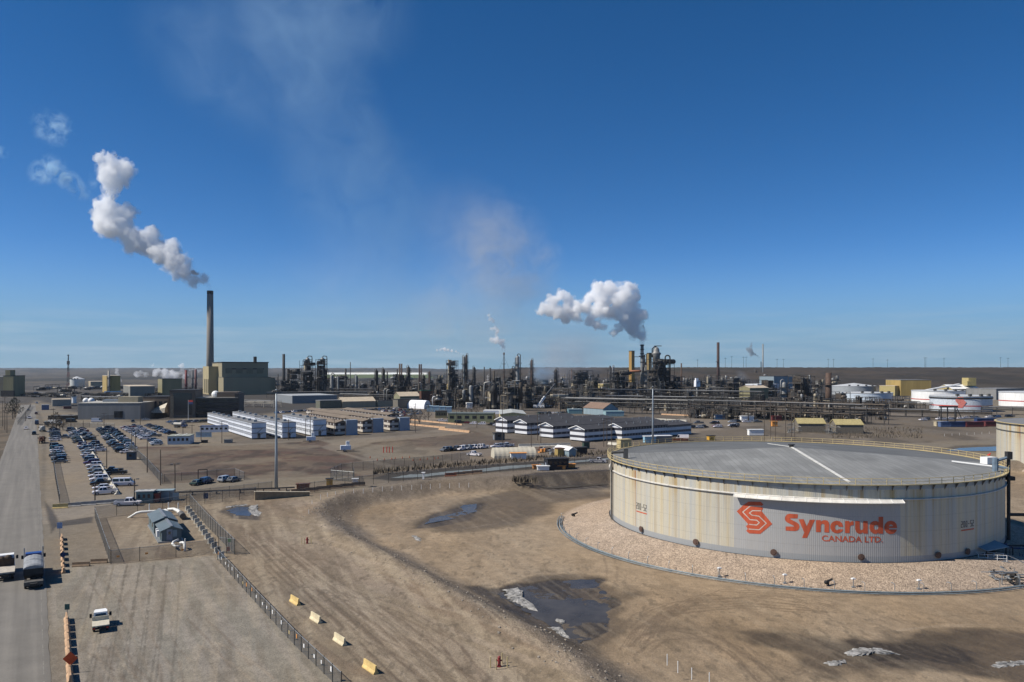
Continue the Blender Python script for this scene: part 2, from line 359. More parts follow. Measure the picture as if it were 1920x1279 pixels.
# wheel tracks curling through the sand
rnd0 = random.Random(2)
def track(pts, z, wdt, k, col=(.17, .125, .085)):
    P = W(pts, z)
    for off in (-.9, .9):
        d = seg_dist(XX, YY, [(x + off, y + off * .4) for x, y in P], False)
        paint(sstep(wdt, wdt * .3, d + (n2 - .5) * .3), col, k)
track([(1195, 1210), (1215, 1190), (1260, 1180), (1310, 1187), (1350, 1205), (1400, 1240), (1450, 1290)], BAS, .34, .7)
track([(1205, 1225), (1240, 1200), (1320, 1196), (1375, 1215), (1425, 1255), (1470, 1300)], BAS, .3, .5)
track([(1170, 1180), (1200, 1150), (1260, 1130), (1400, 1118), (1560, 1120), (1700, 1115), (1900, 1105)], BAS, .3, .4)
track([(480, 985), (520, 1040), (600, 1110), (700, 1180), (800, 1260), (850, 1310)], 0, .4, .55)
track([(440, 985), (500, 1050), (640, 1160), (760, 1270), (800, 1310)], 0, .35, .5)
track([(760, 1060), (830, 1150), (850, 1210), (870, 1290)], 0, .3, .35)
track([(0, 1015), (30, 985), (60, 968), (110, 966)], 0, .3, .5)
Z -= DIP
for _k in range(7):
    o_ = _k * 9; track([(1175 + o_, 1215 - _k * 4), (1200 + o_, 1180 - o_ * .7), (1270 + o_ * 1.3, 1150 - o_ * .8), (1400 + o_ * 1.5, 1138 - o_ * .5), (1560, 1150 - o_ * .3)], BAS, .2, .6)
for _k in range(8):
    o_ = _k * 13; track([(440 + o_, 990 + _k * 5), (520 + o_ * 1.2, 1075 + _k * 3), (620 + o_ * 1.4, 1170), (740 + o_ * 1.6, 1290)], 0, .24, .65, rnd0.choice([(.15, .115, .08), (.37, .30, .22)]))
for _k in range(6):
    o_ = _k * 30; track([(150 + o_, 1290), (170 + o_ * .95, 1200), (185 + o_ * .9, 1120), (200 + o_ * .84, 1060)], 0, .17, .7, (.16, .14, .11))
rt_ = random.Random(12)
for _k in range(46):                                   # older tyre marks all over the open dirt
    q = rt_.random()
    if q < .35: x0, y0, dx, dy, zz = rt_.uniform(120, 420), rt_.uniform(1060, 1290), rt_.uniform(-30, 190), rt_.uniform(60, 200), 0
    elif q < .65: x0, y0, dx, dy, zz = rt_.uniform(440, 640), rt_.uniform(980, 1120), rt_.uniform(160, 330), rt_.uniform(120, 240), 0
    else: x0, y0, dx, dy, zz = rt_.uniform(700, 1700), rt_.uniform(960, 1250), rt_.uniform(-200, 300), rt_.uniform(-50, 90), BAS
    b_ = rt_.uniform(-.3, .3); track([(x0 + dx * t - dy * b_ * math.sin(3.1 * t), y0 + dy * t + dx * b_ * .3 * math.sin(3.1 * t)) for t in (0, .25, .5, .75, 1)], zz, rt_.uniform(.18, .34), rt_.uniform(.2, .5), rt_.choice([(.16, .12, .085), (.16, .12, .085), (.36, .29, .21)]))
strk_ = fbm((XX * .9 + YY * .35) / 1.1, (YY * .9 - XX * .35) / 14, 131); fine_ = fbm(XX / .7, YY / 1.6, 133)
op = np.clip(bas_m + trk + yard * .7, 0, 1) * sstep(52, 60, rt)
ok_ = np.where(bas_m > .3, .2, .42); paint(op * sstep(.56, .68, strk_) * ok_, (.165, .13, .09)); paint(op * sstep(.44, .34, strk_) * ok_, (.38, .315, .225))
paint(op * sstep(.62, .74, fine_) * (1 - yard), (.13, .105, .075), .5)
clump = fbm(XX / 5, YY / 12, 141) * sstep(.3, .6, n3); paint(bas_m * sstep(.42, .56, clump) * sstep(52, 60, rt), (.17, .13, .088), .3)
COL *= (.86 + .28 * fbm(XX / 2.2, YY / 2.2, 71))[..., None]
COL *= np.array([.785, .775, .765]); COL *= (1 + (fbm(XX / 16, YY / 30, 171) - .5)[..., None] * np.array([.16, .04, -.16]))
nr, ncx = XX.shape
co = np.stack([XX, YY, Z], -1).reshape(-1, 3).astype(np.float32)
idx = np.arange(nr * ncx).reshape(nr, ncx)
quads = np.stack([idx[:-1, :-1], idx[:-1, 1:], idx[1:, 1:], idx[1:, :-1]], -1).reshape(-1, 4)
me = bpy.data.meshes.new('ground'); me.vertices.add(len(co)); me.vertices.foreach_set('co', co.ravel())
me.loops.add(quads.size); me.loops.foreach_set('vertex_index', quads.ravel().astype(np.int32))
me.polygons.add(len(quads)); me.polygons.foreach_set('loop_start', np.arange(0, quads.size, 4, dtype=np.int32))
me.polygons.foreach_set('use_smooth', np.ones(len(quads), bool)); me.update(calc_edges=True)
a = me.attributes.new('ground_colour', 'FLOAT_COLOR', 'POINT'); c4 = np.ones((len(co), 4), np.float32); c4[:, :3] = COL.reshape(-1, 3); a.data.foreach_set('color', c4.ravel())
for nm, ar in (('wetness', WET), ('gravel', GRAV)):
    a = me.attributes.new(nm, 'FLOAT', 'POINT'); a.data.foreach_set('value', ar.reshape(-1).astype(np.float32))
gm_ = bpy.data.materials.new('bare_earth'); gm_.use_nodes = True
n = gm_.node_tree.nodes; l = gm_.node_tree.links; b = n['Principled BSDF']
def attr(nm):
    q = n.new('ShaderNodeAttribute'); q.attribute_name = nm; return q
ac, aw, ag = attr('ground_colour'), attr('wetness'), attr('gravel')
geo = n.new('ShaderNodeNewGeometry')
def nzz(scale, det=4, rgh=.65):
    z = n.new('ShaderNodeTexNoise'); z.inputs['Scale'].default_value = scale; z.inputs['Detail'].default_value = det; z.inputs['Roughness'].default_value = rgh
    l.new(geo.outputs['Position'], z.inputs['Vector']); return z
def mr(src, a0, a1, b0, b1):
    r = n.new('ShaderNodeMapRange'); r.inputs[1].default_value = a0; r.inputs[2].default_value = a1; r.inputs[3].default_value = b0; r.inputs[4].default_value = b1
    l.new(src, r.inputs[0]); return r.outputs[0]
def mul(p, q):
    r = n.new('ShaderNodeMath'); r.operation = 'MULTIPLY'
    for i, s_ in enumerate((p, q)):
        if isinstance(s_, float): r.inputs[i].default_value = s_
        else: l.new(s_, r.inputs[i])
    return r.outputs[0]
f1 = mr(nzz(.7, 6, .75).outputs['Fac'], .3, .7, .8, 1.2); f2 = mr(nzz(4, 4, .8).outputs['Fac'], .3, .7, .8, 1.2)
vo = n.new('ShaderNodeTexVoronoi'); vo.inputs['Scale'].default_value = 5.5; l.new(geo.outputs['Position'], vo.inputs['Vector'])
sepc = n.new('ShaderNodeSeparateColor'); l.new(vo.outputs['Color'], sepc.inputs[0])
st = mr(sepc.outputs[0], 0, 1, .6, 1.4)
mg = n.new('ShaderNodeMix'); mg.data_type = 'FLOAT'; l.new(ag.outputs['Fac'], mg.inputs[0]); mg.inputs[2].default_value = 1.0; l.new(st, mg.inputs[3])
sv = n.new('ShaderNodeVectorMath'); sv.operation = 'SCALE'; l.new(ac.outputs['Color'], sv.inputs[0]); l.new(mul(mul(f1, f2), mg.outputs[0]), sv.inputs['Scale'])
l.new(sv.outputs[0], b.inputs['Base Color'])
l.new(mr(aw.outputs['Fac'], .4, 1, .95, .5), b.inputs['Roughness']); b.inputs['Specular IOR Level'].default_value = .25
bp = n.new('ShaderNodeBump'); bp.inputs['Strength'].default_value = .8; bp.inputs['Distance'].default_value = .16
ad = n.new('ShaderNodeMath'); ad.operation = 'ADD'; l.new(nzz(2.5, 5).outputs['Fac'], ad.inputs[0]); l.new(mul(mr(vo.outputs['Distance'], 0, .6, .6, 0), ag.outputs['Fac']), ad.inputs[1])
l.new(ad.outputs[0], bp.inputs['Height']); l.new(bp.outputs[0], b.inputs['Normal'])
me.materials.append(gm_); setting(link('ground', me))

# ---- main road, water, ice, snow
dv = Vector((-math.sin(SITE), math.cos(SITE)))           # along the road, away from the camera
def ribbon(name, pts, wid, z, m, jit=.25, seed=1):
    rnd = random.Random(seed); V = []; Fc = []; P = []
    for (a, b_) in zip(pts[:-1], pts[1:]):
        k = max(1, int((Vector(b_) - Vector(a)).length / 3))
        P += [Vector(a).lerp(Vector(b_), i / k) for i in range(k)]
    P.append(Vector(pts[-1]))
    for i, p in enumerate(P):
        d = (P[min(i + 1, len(P) - 1)] - P[max(i - 1, 0)]).normalized(); s = Vector((d.y, -d.x))
        w0 = wid[0] if isinstance(wid, tuple) else wid / 2; w1 = wid[1] if isinstance(wid, tuple) else wid / 2
        for q in (p - s * (w0 + rnd.uniform(-jit, jit)), p - s * w0 * .5, p, p + s * w1 * .5, p + s * (w1 + rnd.uniform(-jit, jit))): V.append((q.x, q.y, z))
        if i:
            o = (i - 1) * 5
            for k in range(4): Fc.append((o + k, o + k + 1, o + k + 6, o + k + 5))
    return MB().add(V, Fc).build(name, m)
am = bpy.data.materials.new('dusty_asphalt'); am.use_nodes = True; n = am.node_tree.nodes; l = am.node_tree.links; b = n['Principled BSDF']; b.inputs['Roughness'].default_value = .85
geo = n.new('ShaderNodeNewGeometry'); mpn = n.new('ShaderNodeMapping'); mpn.inputs['Rotation'].default_value = (0, 0, -SITE); l.new(geo.outputs['Position'], mpn.inputs[0])
mps = n.new('ShaderNodeMapping'); mps.inputs['Scale'].default_value = (1.1, .02, 1); l.new(mpn.outputs[0], mps.inputs[0])
za = n.new('ShaderNodeTexNoise'); za.inputs['Scale'].default_value = .8; za.inputs['Detail'].default_value = 3; l.new(mps.outputs[0], za.inputs[0])
zb = nzz(.25, 6); zc = nzz(9, 2)
pr = mul(mul(mr(za.outputs['Fac'], .3, .7, .8, 1.2), mr(zb.outputs['Fac'], .3, .7, .88, 1.12)), mr(zc.outputs['Fac'], .3, .7, .9, 1.1))
sv = n.new('ShaderNodeVectorMath'); sv.operation = 'SCALE'; sv.inputs[0].default_value = (.152, .139, .118); l.new(pr, sv.inputs['Scale']); l.new(sv.outputs[0], b.inputs['Base Color'])
r0 = Vector(G(92, 1279)); r0 = r0 - dv * 40
# right edge anchors the ribbon: 11 m of asphalt to its left
setting(ribbon('road', [r0, r0 + dv * 330, r0 + dv * 760], (11.0, .2), .03, am, .12))
markm = mat('worn_road_paint', (.185, .172, .148), .85, 0, .4, 3)
mk = MB()
for k in range(2, 60):
    p = r0 + dv * (k * 6.0)
    mk.bar((p.x - .5, p.y, .036), (p.x - .5 + dv.x * 4.2, p.y + dv.y * 4.2, .036), .1, .004)
setting(mk.build('road_marking', markm))
water = mat('standing_water', (.058, .052, .044), .12, 0, .35, .25, .1, 1.2, spec=.1)
def sheet(name, pts, z, m, kind='structure', zr=0.0, jag=.35, seed=3):
    rnd = random.Random(seed); P = [Vector(p) for p in W(pts, zr)]; Q = []
    for a, b_ in zip(P, P[1:] + P[:1]):
        L = (b_ - a).length; k = max(1, int(L / 1.0)); nn = Vector((b_.y - a.y, a.x - b_.x)).normalized()
        for i in range(k): Q.append(a.lerp(b_, i / k) + nn * rnd.uniform(-1, 1) * min(jag, L * .2))
    o = MB().add([(q.x, q.y, z) for q in Q], [tuple(range(len(Q)))]).build(name, m); return setting(o, kind)
sheet('water', [(794, 983), (812, 970), (868, 958), (862, 946), (896, 944), (892, 958), (852, 972)], BAS - .1, water, zr=BAS)
sheet('water', [(1045, 1180), (930, 1112), (1040, 1085), (1115, 1085), (1165, 1125), (1150, 1180), (1085, 1205)], BAS - .12, water, zr=BAS)
sheet('water', [(425, 957), (445, 950), (476, 952), (470, 968), (444, 966)], -.02, water)
sheet('water', [(1772, 845), (1800, 840), (1870, 837), (1940, 838), (1880, 846)], .0, water)
sheet('water', [(980, 912), (1020, 903), (1143, 897), (1143, 908), (1040, 916)], BAS - .05, water, zr=BAS)
icem = mat('grey_ice', (.24, .26, .245), .5, 0, .35, .5)
snowm = mat('dirty_snow', (.235, .228, .215), .9, 0, .8, 1.5, .7, 4)
sheet('ice', [(730, 897), (770, 890), (800, 889), (840, 884), (900, 879.5), (950, 874), (1000, 871), (1140, 859), (1140, 862), (1000, 875), (940, 881), (900, 885), (850, 888), (790, 895)], .06, icem)
def snow(pts, zr, hgt=.18, seed=1):
    rnd = random.Random(seed); P = [Vector(p) for p in W(pts, zr)]; c = sum(P, Vector((0, 0))) / len(P); Q = []
    for a, b_ in zip(P, P[1:] + P[:1]):
        k = max(2, int((b_ - a).length / .4)); nn = Vector((b_.y - a.y, a.x - b_.x)).normalized()
        for i in range(k): Q.append(a.lerp(b_, i / k) + nn * rnd.uniform(-.42, .42))
    c_ = c; Q = [c_ + (q - c_) * .82 for q in Q]; hgt *= .55; V = []; Fc = []; nq = len(Q)
    for t, zz in ((1, -.12), (.86, hgt * .5), (.5, hgt), (.2, hgt * 1.1)):
        V += [(c.x + (q.x - c.x) * t + (rnd.uniform(-.15, .15) if t < 1 else 0), c.y + (q.y - c.y) * t, zr + zz + (rnd.uniform(-.06, .06) if t < 1 else 0)) for q in Q]
    for j in range(3):
        for k in range(nq): Fc.append((j * nq + k, j * nq + (k + 1) % nq, (j + 1) * nq + (k + 1) % nq, (j + 1) * nq + k))
    Fc.append(tuple(3 * nq + k for k in range(nq)))
    setting(MB().add(V, Fc).build('snow', snowm), 'stuff')
snow([(466, 946), (484, 942), (482, 956), (494, 964), (488, 972), (470, 966), (462, 956)], .0, .2, 2)
snow([(416, 951), (470, 944), (470, 947), (420, 953)], .0, .1, 3)
snow([(768, 1003), (778, 1002), (792, 1012), (790, 1019), (780, 1014)], BAS, .15, 4)
snow([(935, 1100), (965, 1096), (980, 1104), (978, 1122), (1000, 1136), (1018, 1150), (990, 1142), (950, 1122)], BAS, .25, 5)
snow([(1020, 1172), (1058, 1176), (1072, 1200), (1050, 1196)], BAS, .2, 6)
snow([(1040, 1160), (1056, 1162), (1060, 1170)], BAS, .12, 7)
snow([(1540, 1243), (1590, 1236), (1592, 1244), (1552, 1247)], BAS, .15, 8)
snow([(1565, 1226), (1600, 1214), (1660, 1215), (1700, 1226), (1690, 1228), (1640, 1224), (1590, 1234)], BAS, .4, 9)
snow([(1834, 1252), (1866, 1240), (1960, 1236), (1960, 1244), (1862, 1255)], BAS, .2, 10)
snow([(1000, 906), (1060, 901), (1120, 899), (1130, 902), (1060, 905)], BAS, .15, 11)
# loose stones along the berm and the tank pad
stone = mat('field_stone', (.26, .225, .185), .9, 0, .35, 2)
rnd = random.Random(5); sm = MB(); cl = crest[5:15]
for k in range(750):
    i = rnd.randrange(len(cl) - 1); t = rnd.random(); p = Vector(cl[i]).lerp(Vector(cl[i + 1]), t); p += Vector((rnd.gauss(1, 3), rnd.gauss(1, 2.2)))
    u = p.x / p.y
    ci = int(np.argmin(np.abs(us - u))); ri = int(np.argmin(np.abs(Ys - p.y))); z = float(Z[ri, ci]); r = .05 + .16 * rnd.random() ** 3 + (.12 if rnd.random() < .03 else 0)
    o = len(sm.v); sm.sph((p.x, p.y, z + r * .2), r, 5, 3, .7)
setting(sm.build('gravel', stone), 'stuff')
# ------------------------------------------------------------------ the big tank with the painted name
from mathutils.geometry import tessellate_polygon
def surf(x, y, cx=None, cy=None, rr=None):
    """point of a tank's near wall seen at a photo pixel -> (angle, height)"""
    cx = TX if cx is None else cx; cy = TY if cy is None else cy; rr = TR if rr is None else rr
    s = (x - 960) / F; A = s * s + 1; B = -2 * (s * cx + cy); Cc = cx * cx + cy * cy - rr * rr
    Y = (-B - max(B * B - 4 * A * Cc, 0) ** .5) / 2 / A
    return math.atan2(Y - cy, s * Y - cx), H - (y - YH) * Y / F
def shell_material(name, R_, panel=None, tone=1.0):
    m = bpy.data.materials.new(name); m.use_nodes = True; n = m.node_tree.nodes; l = m.node_tree.links; b = n['Principled BSDF']
    b.inputs['Roughness'].default_value = .6; b.inputs['Metallic'].default_value = .05
    t = n.new('ShaderNodeTexCoord'); sp = n.new('ShaderNodeSeparateXYZ'); l.new(t.outputs['Object'], sp.inputs[0])
    at = n.new('ShaderNodeMath'); at.operation = 'ARCTAN2'; l.new(sp.outputs['Y'], at.inputs[0]); l.new(sp.outputs['X'], at.inputs[1])
    def mth(op, p, q=None, r=None):
        k = n.new('ShaderNodeMath'); k.operation = op
        for i, v in enumerate((p, q, r)):
            if v is None: continue
            if isinstance(v, (int, float)): k.inputs[i].default_value = v
            else: l.new(v, k.inputs[i])
        return k.outputs[0]
    s = mth('MULTIPLY', at.outputs[0], R_); z = sp.outputs['Z']
    def strk(fs, fz, lo, hi, det=5, off=0.0):
        c = n.new('ShaderNodeCombineXYZ'); l.new(mth('ADD', mth('MULTIPLY', s, fs), off), c.inputs[0]); l.new(mth('MULTIPLY', z, fz), c.inputs[1])
        q = n.new('ShaderNodeTexNoise'); q.inputs['Scale'].default_value = 1; q.inputs['Detail'].default_value = det; q.inputs['Roughness'].default_value = .6; l.new(c.outputs[0], q.inputs['Vector'])
        r = n.new('ShaderNodeMapRange'); r.inputs[1].default_value = lo; r.inputs[2].default_value = hi; l.new(q.outputs['Fac'], r.inputs[0]); return r.outputs[0]
    def mix(f, a_, b_):
        k = n.new('ShaderNodeMix'); k.data_type = 'RGBA'
        for i, v in ((0, f), (6, a_), (7, b_)):
            if isinstance(v, (int, float)): k.inputs[i].default_value = v
            elif isinstance(v, tuple): k.inputs[i].default_value = tuple(c * tone for c in v) + (1,)
            else: l.new(v, k.inputs[i])
        return k.outputs[2]
    c = mix(strk(.45, .012, .4, .62), (.53, .468, .33), (.435, .435, .40))
    c = mix(mth('MULTIPLY', strk(1.4, .02, .5, .72, 3, 31.0), .6), c, (.27, .285, .30))
    c = mix(mth('MULTIPLY', strk(2.3, .015, .52, .75, 3, 87.0), .6), c, (.50, .47, .38))
    if panel:                                            # the repainted field behind the name
        k = mth('MULTIPLY', mth('MULTIPLY', mth('GREATER_THAN', s, panel[0] * R_), mth('LESS_THAN', s, panel[1] * R_)), mth('MULTIPLY', mth('GREATER_THAN', z, .9), mth('LESS_THAN', z, panel[2])))
        c = mix(mth('MULTIPLY', k, .9), c, (.36, .36, .355))
        clean = mth('SUBTRACT', 1.0, mth('MULTIPLY', k, .92))
    else: clean = 1.0
    top = n.new('ShaderNodeMapRange'); top.inputs[1].default_value = 8; top.inputs[2].default_value = 10.4; top.inputs[3].default_value = .55; top.inputs[4].default_value = 1.0; l.new(z, top.inputs[0])
    c = mix(mth('MULTIPLY', mth('MULTIPLY', strk(.8, .02, .50, .66, 4, 9.0), .85), mth('MULTIPLY', top.outputs[0], clean)), c, (.36, .25, .10))
    c = mix(mth('MULTIPLY', mth('MULTIPLY', strk(.31, .006, .60, .66, 3, 55.0), .95), mth('MULTIPLY', top.outputs[0], clean)), c, (.27, .125, .04))
    # plate courses
    fr = mth('FRACT', mth('DIVIDE', z, 2.45)); c = mix(mth('MULTIPLY', mth('LESS_THAN', fr, .025), .35), c, (.2, .19, .17))
    c = mix(mth('LESS_THAN', z, 1.0), c, (.30, .31, .31)); c = mix(mth('GREATER_THAN', z, 11.75 if panel else 99), c, (.30, .33, .34))
    c = mix(mth('MULTIPLY', strk(5, .3, .5, .8), .18), c, (.15, .14, .12))
    l.new(c, b.inputs['Base Color'])
    w_ = mth('SINE', mth('MULTIPLY', s, 20.0)); bp = n.new('ShaderNodeBump'); bp.inputs['Strength'].default_value = .25; bp.inputs['Distance'].default_value = .03; l.new(w_, bp.inputs['Height']); l.new(bp.outputs[0], b.inputs['Normal'])
    return m
a0 = surf(1376, 990)[0]; a1 = surf(1688, 990)[0]
tank = thing('storage_tank', 'huge pale rust-streaked storage tank painted with a red emblem and company name', 'storage tank', TX, TY, 0)
NS = 288
MB().rings([(TR, 0), (TR, TH)], NS, cap0=False, cap1=False).build('shell', shell_material('streaked_tank_plate', TR, (a0, a1, 9.9)), tank, True)
MB().rings([(TR + .02, -.06), (TR + .28, -.06), (TR + .28, .02), (TR + .02, .02)], NS, cap0=False, cap1=False).build('base_shade_ring', steel_d, tank)  # dark ring standing in for the shadowy gap under the shell
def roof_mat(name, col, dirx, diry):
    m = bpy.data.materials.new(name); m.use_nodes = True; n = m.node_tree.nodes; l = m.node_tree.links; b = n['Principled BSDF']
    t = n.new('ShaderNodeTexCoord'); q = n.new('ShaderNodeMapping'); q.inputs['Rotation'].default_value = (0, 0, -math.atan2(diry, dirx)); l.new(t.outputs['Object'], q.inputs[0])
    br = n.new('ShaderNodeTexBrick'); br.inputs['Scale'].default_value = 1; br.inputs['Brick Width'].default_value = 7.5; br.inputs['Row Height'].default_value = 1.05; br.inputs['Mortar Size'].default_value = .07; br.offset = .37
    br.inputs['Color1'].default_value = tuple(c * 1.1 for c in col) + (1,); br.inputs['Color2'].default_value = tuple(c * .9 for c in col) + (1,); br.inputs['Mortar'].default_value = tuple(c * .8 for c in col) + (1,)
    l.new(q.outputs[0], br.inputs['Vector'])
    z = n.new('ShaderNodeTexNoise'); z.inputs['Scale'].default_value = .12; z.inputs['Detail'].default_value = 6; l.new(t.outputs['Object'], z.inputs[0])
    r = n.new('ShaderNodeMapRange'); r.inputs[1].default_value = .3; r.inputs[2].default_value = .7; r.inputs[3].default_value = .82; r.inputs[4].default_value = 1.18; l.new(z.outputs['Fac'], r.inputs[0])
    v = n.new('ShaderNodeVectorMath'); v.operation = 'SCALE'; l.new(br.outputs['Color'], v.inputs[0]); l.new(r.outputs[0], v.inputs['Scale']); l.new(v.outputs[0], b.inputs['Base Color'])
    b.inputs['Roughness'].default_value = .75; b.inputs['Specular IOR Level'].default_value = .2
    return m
rm_f = roof_mat('roof_sheets', (.205, .207, .198), -.11, -.99); rm_b = roof_mat('roof_sheets_dark', (.13, .133, .13), .97, -.2)  # differing reflection of the two sheet directions is put into these tones
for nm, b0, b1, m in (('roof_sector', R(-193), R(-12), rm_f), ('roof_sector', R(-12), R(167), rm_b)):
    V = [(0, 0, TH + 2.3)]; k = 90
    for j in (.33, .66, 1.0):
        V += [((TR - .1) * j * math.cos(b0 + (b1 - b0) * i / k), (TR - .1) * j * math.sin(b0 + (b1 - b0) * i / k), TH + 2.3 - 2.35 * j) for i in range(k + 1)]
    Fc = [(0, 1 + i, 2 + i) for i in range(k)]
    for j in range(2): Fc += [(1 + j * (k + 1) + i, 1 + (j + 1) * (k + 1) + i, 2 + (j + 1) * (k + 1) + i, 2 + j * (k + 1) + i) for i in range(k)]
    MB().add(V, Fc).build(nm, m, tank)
def roofp(x, y, up=0.0):                                # roof point under a pixel
    z = TH + 1
    for _ in range(8):
        X, Y = G(x, y, z); z = TH + 2.3 - 2.35 * math.hypot(X - TX, Y - TY) / TR
    return (X - TX, Y - TY, z + up)
MB().bar((0, 0, TH + 2.36), roofp(1594, 905, .05), .5, .1).bar((0, 0, TH + 2.36), roofp(1440, 832, .05), .3, .1).build('roof_seam', mat('seam_white', (.55, .54, .5), .7), tank)
MB().bar(roofp(1785, 868, .35), roofp(1862, 879, .5), .3, .2).build('roof_pipe', white_p, tank)
MB().cyl(0, 0, TH + 2.2, .45, .5).cyl(0, 0, TH + 2.7, .7, .2).build('roof_vent', steel_d, tank)
# rim walkway, handrail, brackets
MB().rings([(TR - .05, TH - .02), (TR + .62, TH - .02), (TR + .62, TH + .13), (TR + .58, TH + .13), (TR + .58, TH + .05), (TR - .05, TH + .05)], NS, cap0=False, cap1=False).build('walkway', yellow_p, tank)
for zz, rr in ((1.1, .05), (.58, .04)):
    MB().path([((TR + .58) * math.cos(2 * math.pi * k / NS), (TR + .58) * math.sin(2 * math.pi * k / NS), TH + zz) for k in range(NS)], rr, 5, closed=True).build('handrail', yellow_p, tank)
pm_ = MB().tube((0, 0, 0), (0, 0, 1.12), .06, 5).mesh('rail_post'); pm_.materials.append(yellow_p)
bm_ = MB().add([(-.03, 0, 0), (-.03, .58, 0), (-.03, 0, -.95), (.03, 0, 0), (.03, .58, 0), (.03, 0, -.95)], [(0, 1, 2), (5, 4, 3), (0, 3, 4, 1), (1, 4, 5, 2), (2, 5, 3, 0)]).mesh('bracket'); bm_.materials.append(steel)
kids(pm_, 'rail_post', tank, [((TR + .58) * math.cos(2 * math.pi * k / 98), (TR + .58) * math.sin(2 * math.pi * k / 98), TH) for k in range(98)])
kids(bm_, 'bracket', tank, [((TR + .005) * math.cos(2 * math.pi * (k + .5) / 98), (TR + .005) * math.sin(2 * math.pi * (k + .5) / 98), TH - .03, 2 * math.pi * (k + .5) / 98 - math.pi / 2) for k in range(49, 98)])
# wind girder, and the canopy over the painted name
zg = 10.15
MB().rings([(TR + .004, zg), (TR + .3, zg - .06), (TR + .3, zg + .06), (TR + .004, zg + .14)], NS, cap0=False, cap1=False).build('wind_girder', mat('girder_paint', (.5, .48, .44), .6), tank)
V = []; Fc = []; k = 60; c0 = surf(1378, 950)[0]; c1 = surf(1690, 950)[0]
for i in range(k + 1):
    t = c0 + (c1 - c0) * i / k
    for r_, z_ in ((TR + .01, zg + .16), (TR + 1.0, zg - .42), (TR + 1.0, zg - .5), (TR + .01, zg + .08)): V.append((r_ * math.cos(t), r_ * math.sin(t), z_))
for i in range(k):
    for j in range(4): Fc.append((i * 4 + j, i * 4 + (j + 1) % 4, i * 4 + 4 + (j + 1) % 4, i * 4 + 4 + j))
Fc += [(0, 1, 2, 3), tuple(k * 4 + q for q in (3, 2, 1, 0))]
canopy_ = MB().add(V, Fc).build('canopy', mat('canopy_paint', (.62, .59, .53), .55, 0, .2, .6), tank)
rb = MB()
for i in range(0, 15):
    t = c0 + (c1 - c0) * i / 14
    rb.bar(((TR + .06) * math.cos(t), (TR + .06) * math.sin(t), zg + .17), ((TR + 1.0) * math.cos(t), (TR + 1.0) * math.sin(t), zg - .38), .05, .05)
rb.build('canopy_rib', white_p, canopy_)
# painted signs: outlines in the plane of the wall, bent round it
def wall_paint(name, loops_list, m, off, sub=3, parent=tank):
    bm = bmesh.new()
    for loops in loops_list:
        L = [[Vector((p[0], p[1], 0)) for p in lp] for lp in loops]; flat = [p for lp in L for p in lp]
        vs = [bm.verts.new(p) for p in flat]
        for t in tessellate_polygon(L):
            try: bm.faces.new([vs[i] for i in t])
            except ValueError: pass
    if sub:
        for _ in range(sub):
            es = [e for e in bm.edges if abs(e.verts[0].co.x - e.verts[1].co.x) > .8]
            if es: bmesh.ops.subdivide_edges(bm, edges=es, cuts=1); bmesh.ops.triangulate(bm, faces=[f_ for f_ in bm.faces if len(f_.verts) > 3])
    for v in bm.verts:
        a = v.co.x / TR; z = v.co.y; v.co = ((TR + off) * math.cos(a), (TR + off) * math.sin(a), z)
    me = bpy.data.meshes.new(name); bm.to_mesh(me); bm.free(); me.materials.append(m)
    return link(name, me, parent)
def sp(x, y): a, z = surf(x, y); return (a * TR, z)
def P3(pts, ox, oy): return [sp(ox + x / 9.6, oy + y / 9.6) for x, y in pts]
sign_red = mat('sign_red_paint', (.46, .085, .035), .65, 0, .3, 1.1, streak=.05)
sign_blk = mat('sign_black_paint', (.07, .07, .07), .6); sign_line = mat('sign_line_paint', (.5, .46, .40), .6)
emb = [(420, 198), (635, 200), (685, 247), (650, 283), (680, 320), (650, 365), (845, 600), (630, 778), (430, 770), (375, 722), (405, 690), (372, 640), (415, 605), (400, 590), (205, 372), (330, 255)]
emb_ = wall_paint('painted_emblem', [[P3(emb, 1360, 920)]], sign_red, .03, 5)
def ribbon2(pts, wd):
    P = [Vector(p) for p in pts]; A = []; B = []
    for i, p in enumerate(P):
        d0 = (P[i] - P[i - 1]).normalized() if i else (P[1] - P[0]).normalized(); d1 = (P[i + 1] - P[i]).normalized() if i < len(P) - 1 else d0
        m_ = (d0 + d1).normalized(); s = Vector((-m_.y, m_.x)) * (wd / 2 / max(.4, m_.dot(d1))); A.append(tuple(p + s)); B.append(tuple(p - s))
    return A + B[::-1]
ln = [[(660, 283), (450, 275), (315, 385), (445, 522), (565, 532), (612, 575), (565, 620), (430, 606)], [(640, 363), (490, 360), (434, 402), (480, 440), (605, 460), (738, 588), (610, 704), (420, 690)]]
wall_paint('emblem_line', [[ribbon2(P3(q, 1360, 920), .15)] for q in ln], sign_line, .038, 5, emb_)
let3 = [[[(1305, 425), (1150, 415), (1105, 432), (1078, 470), (1072, 505), (1082, 545), (1115, 572), (1228, 630), (1235, 640), (1228, 646), (1085, 645), (1085, 718), (1255, 728), (1300, 715), (1328, 680), (1335, 640), (1322, 603), (1290, 575), (1170, 515), (1163, 504), (1172, 498), (1300, 500)]],
        [[(1318, 515), (1410, 515), (1465, 640), (1520, 523), (1612, 523), (1470, 850), (1380, 850), (1420, 755)]],
        [[(1632, 530), (1715, 530), (1718, 560), (1745, 538), (1790, 530), (1835, 540), (1862, 570), (1870, 610), (1868, 755), (1782, 750), (1785, 620), (1770, 600), (1740, 598), (1720, 620), (1718, 748), (1632, 745)]]]
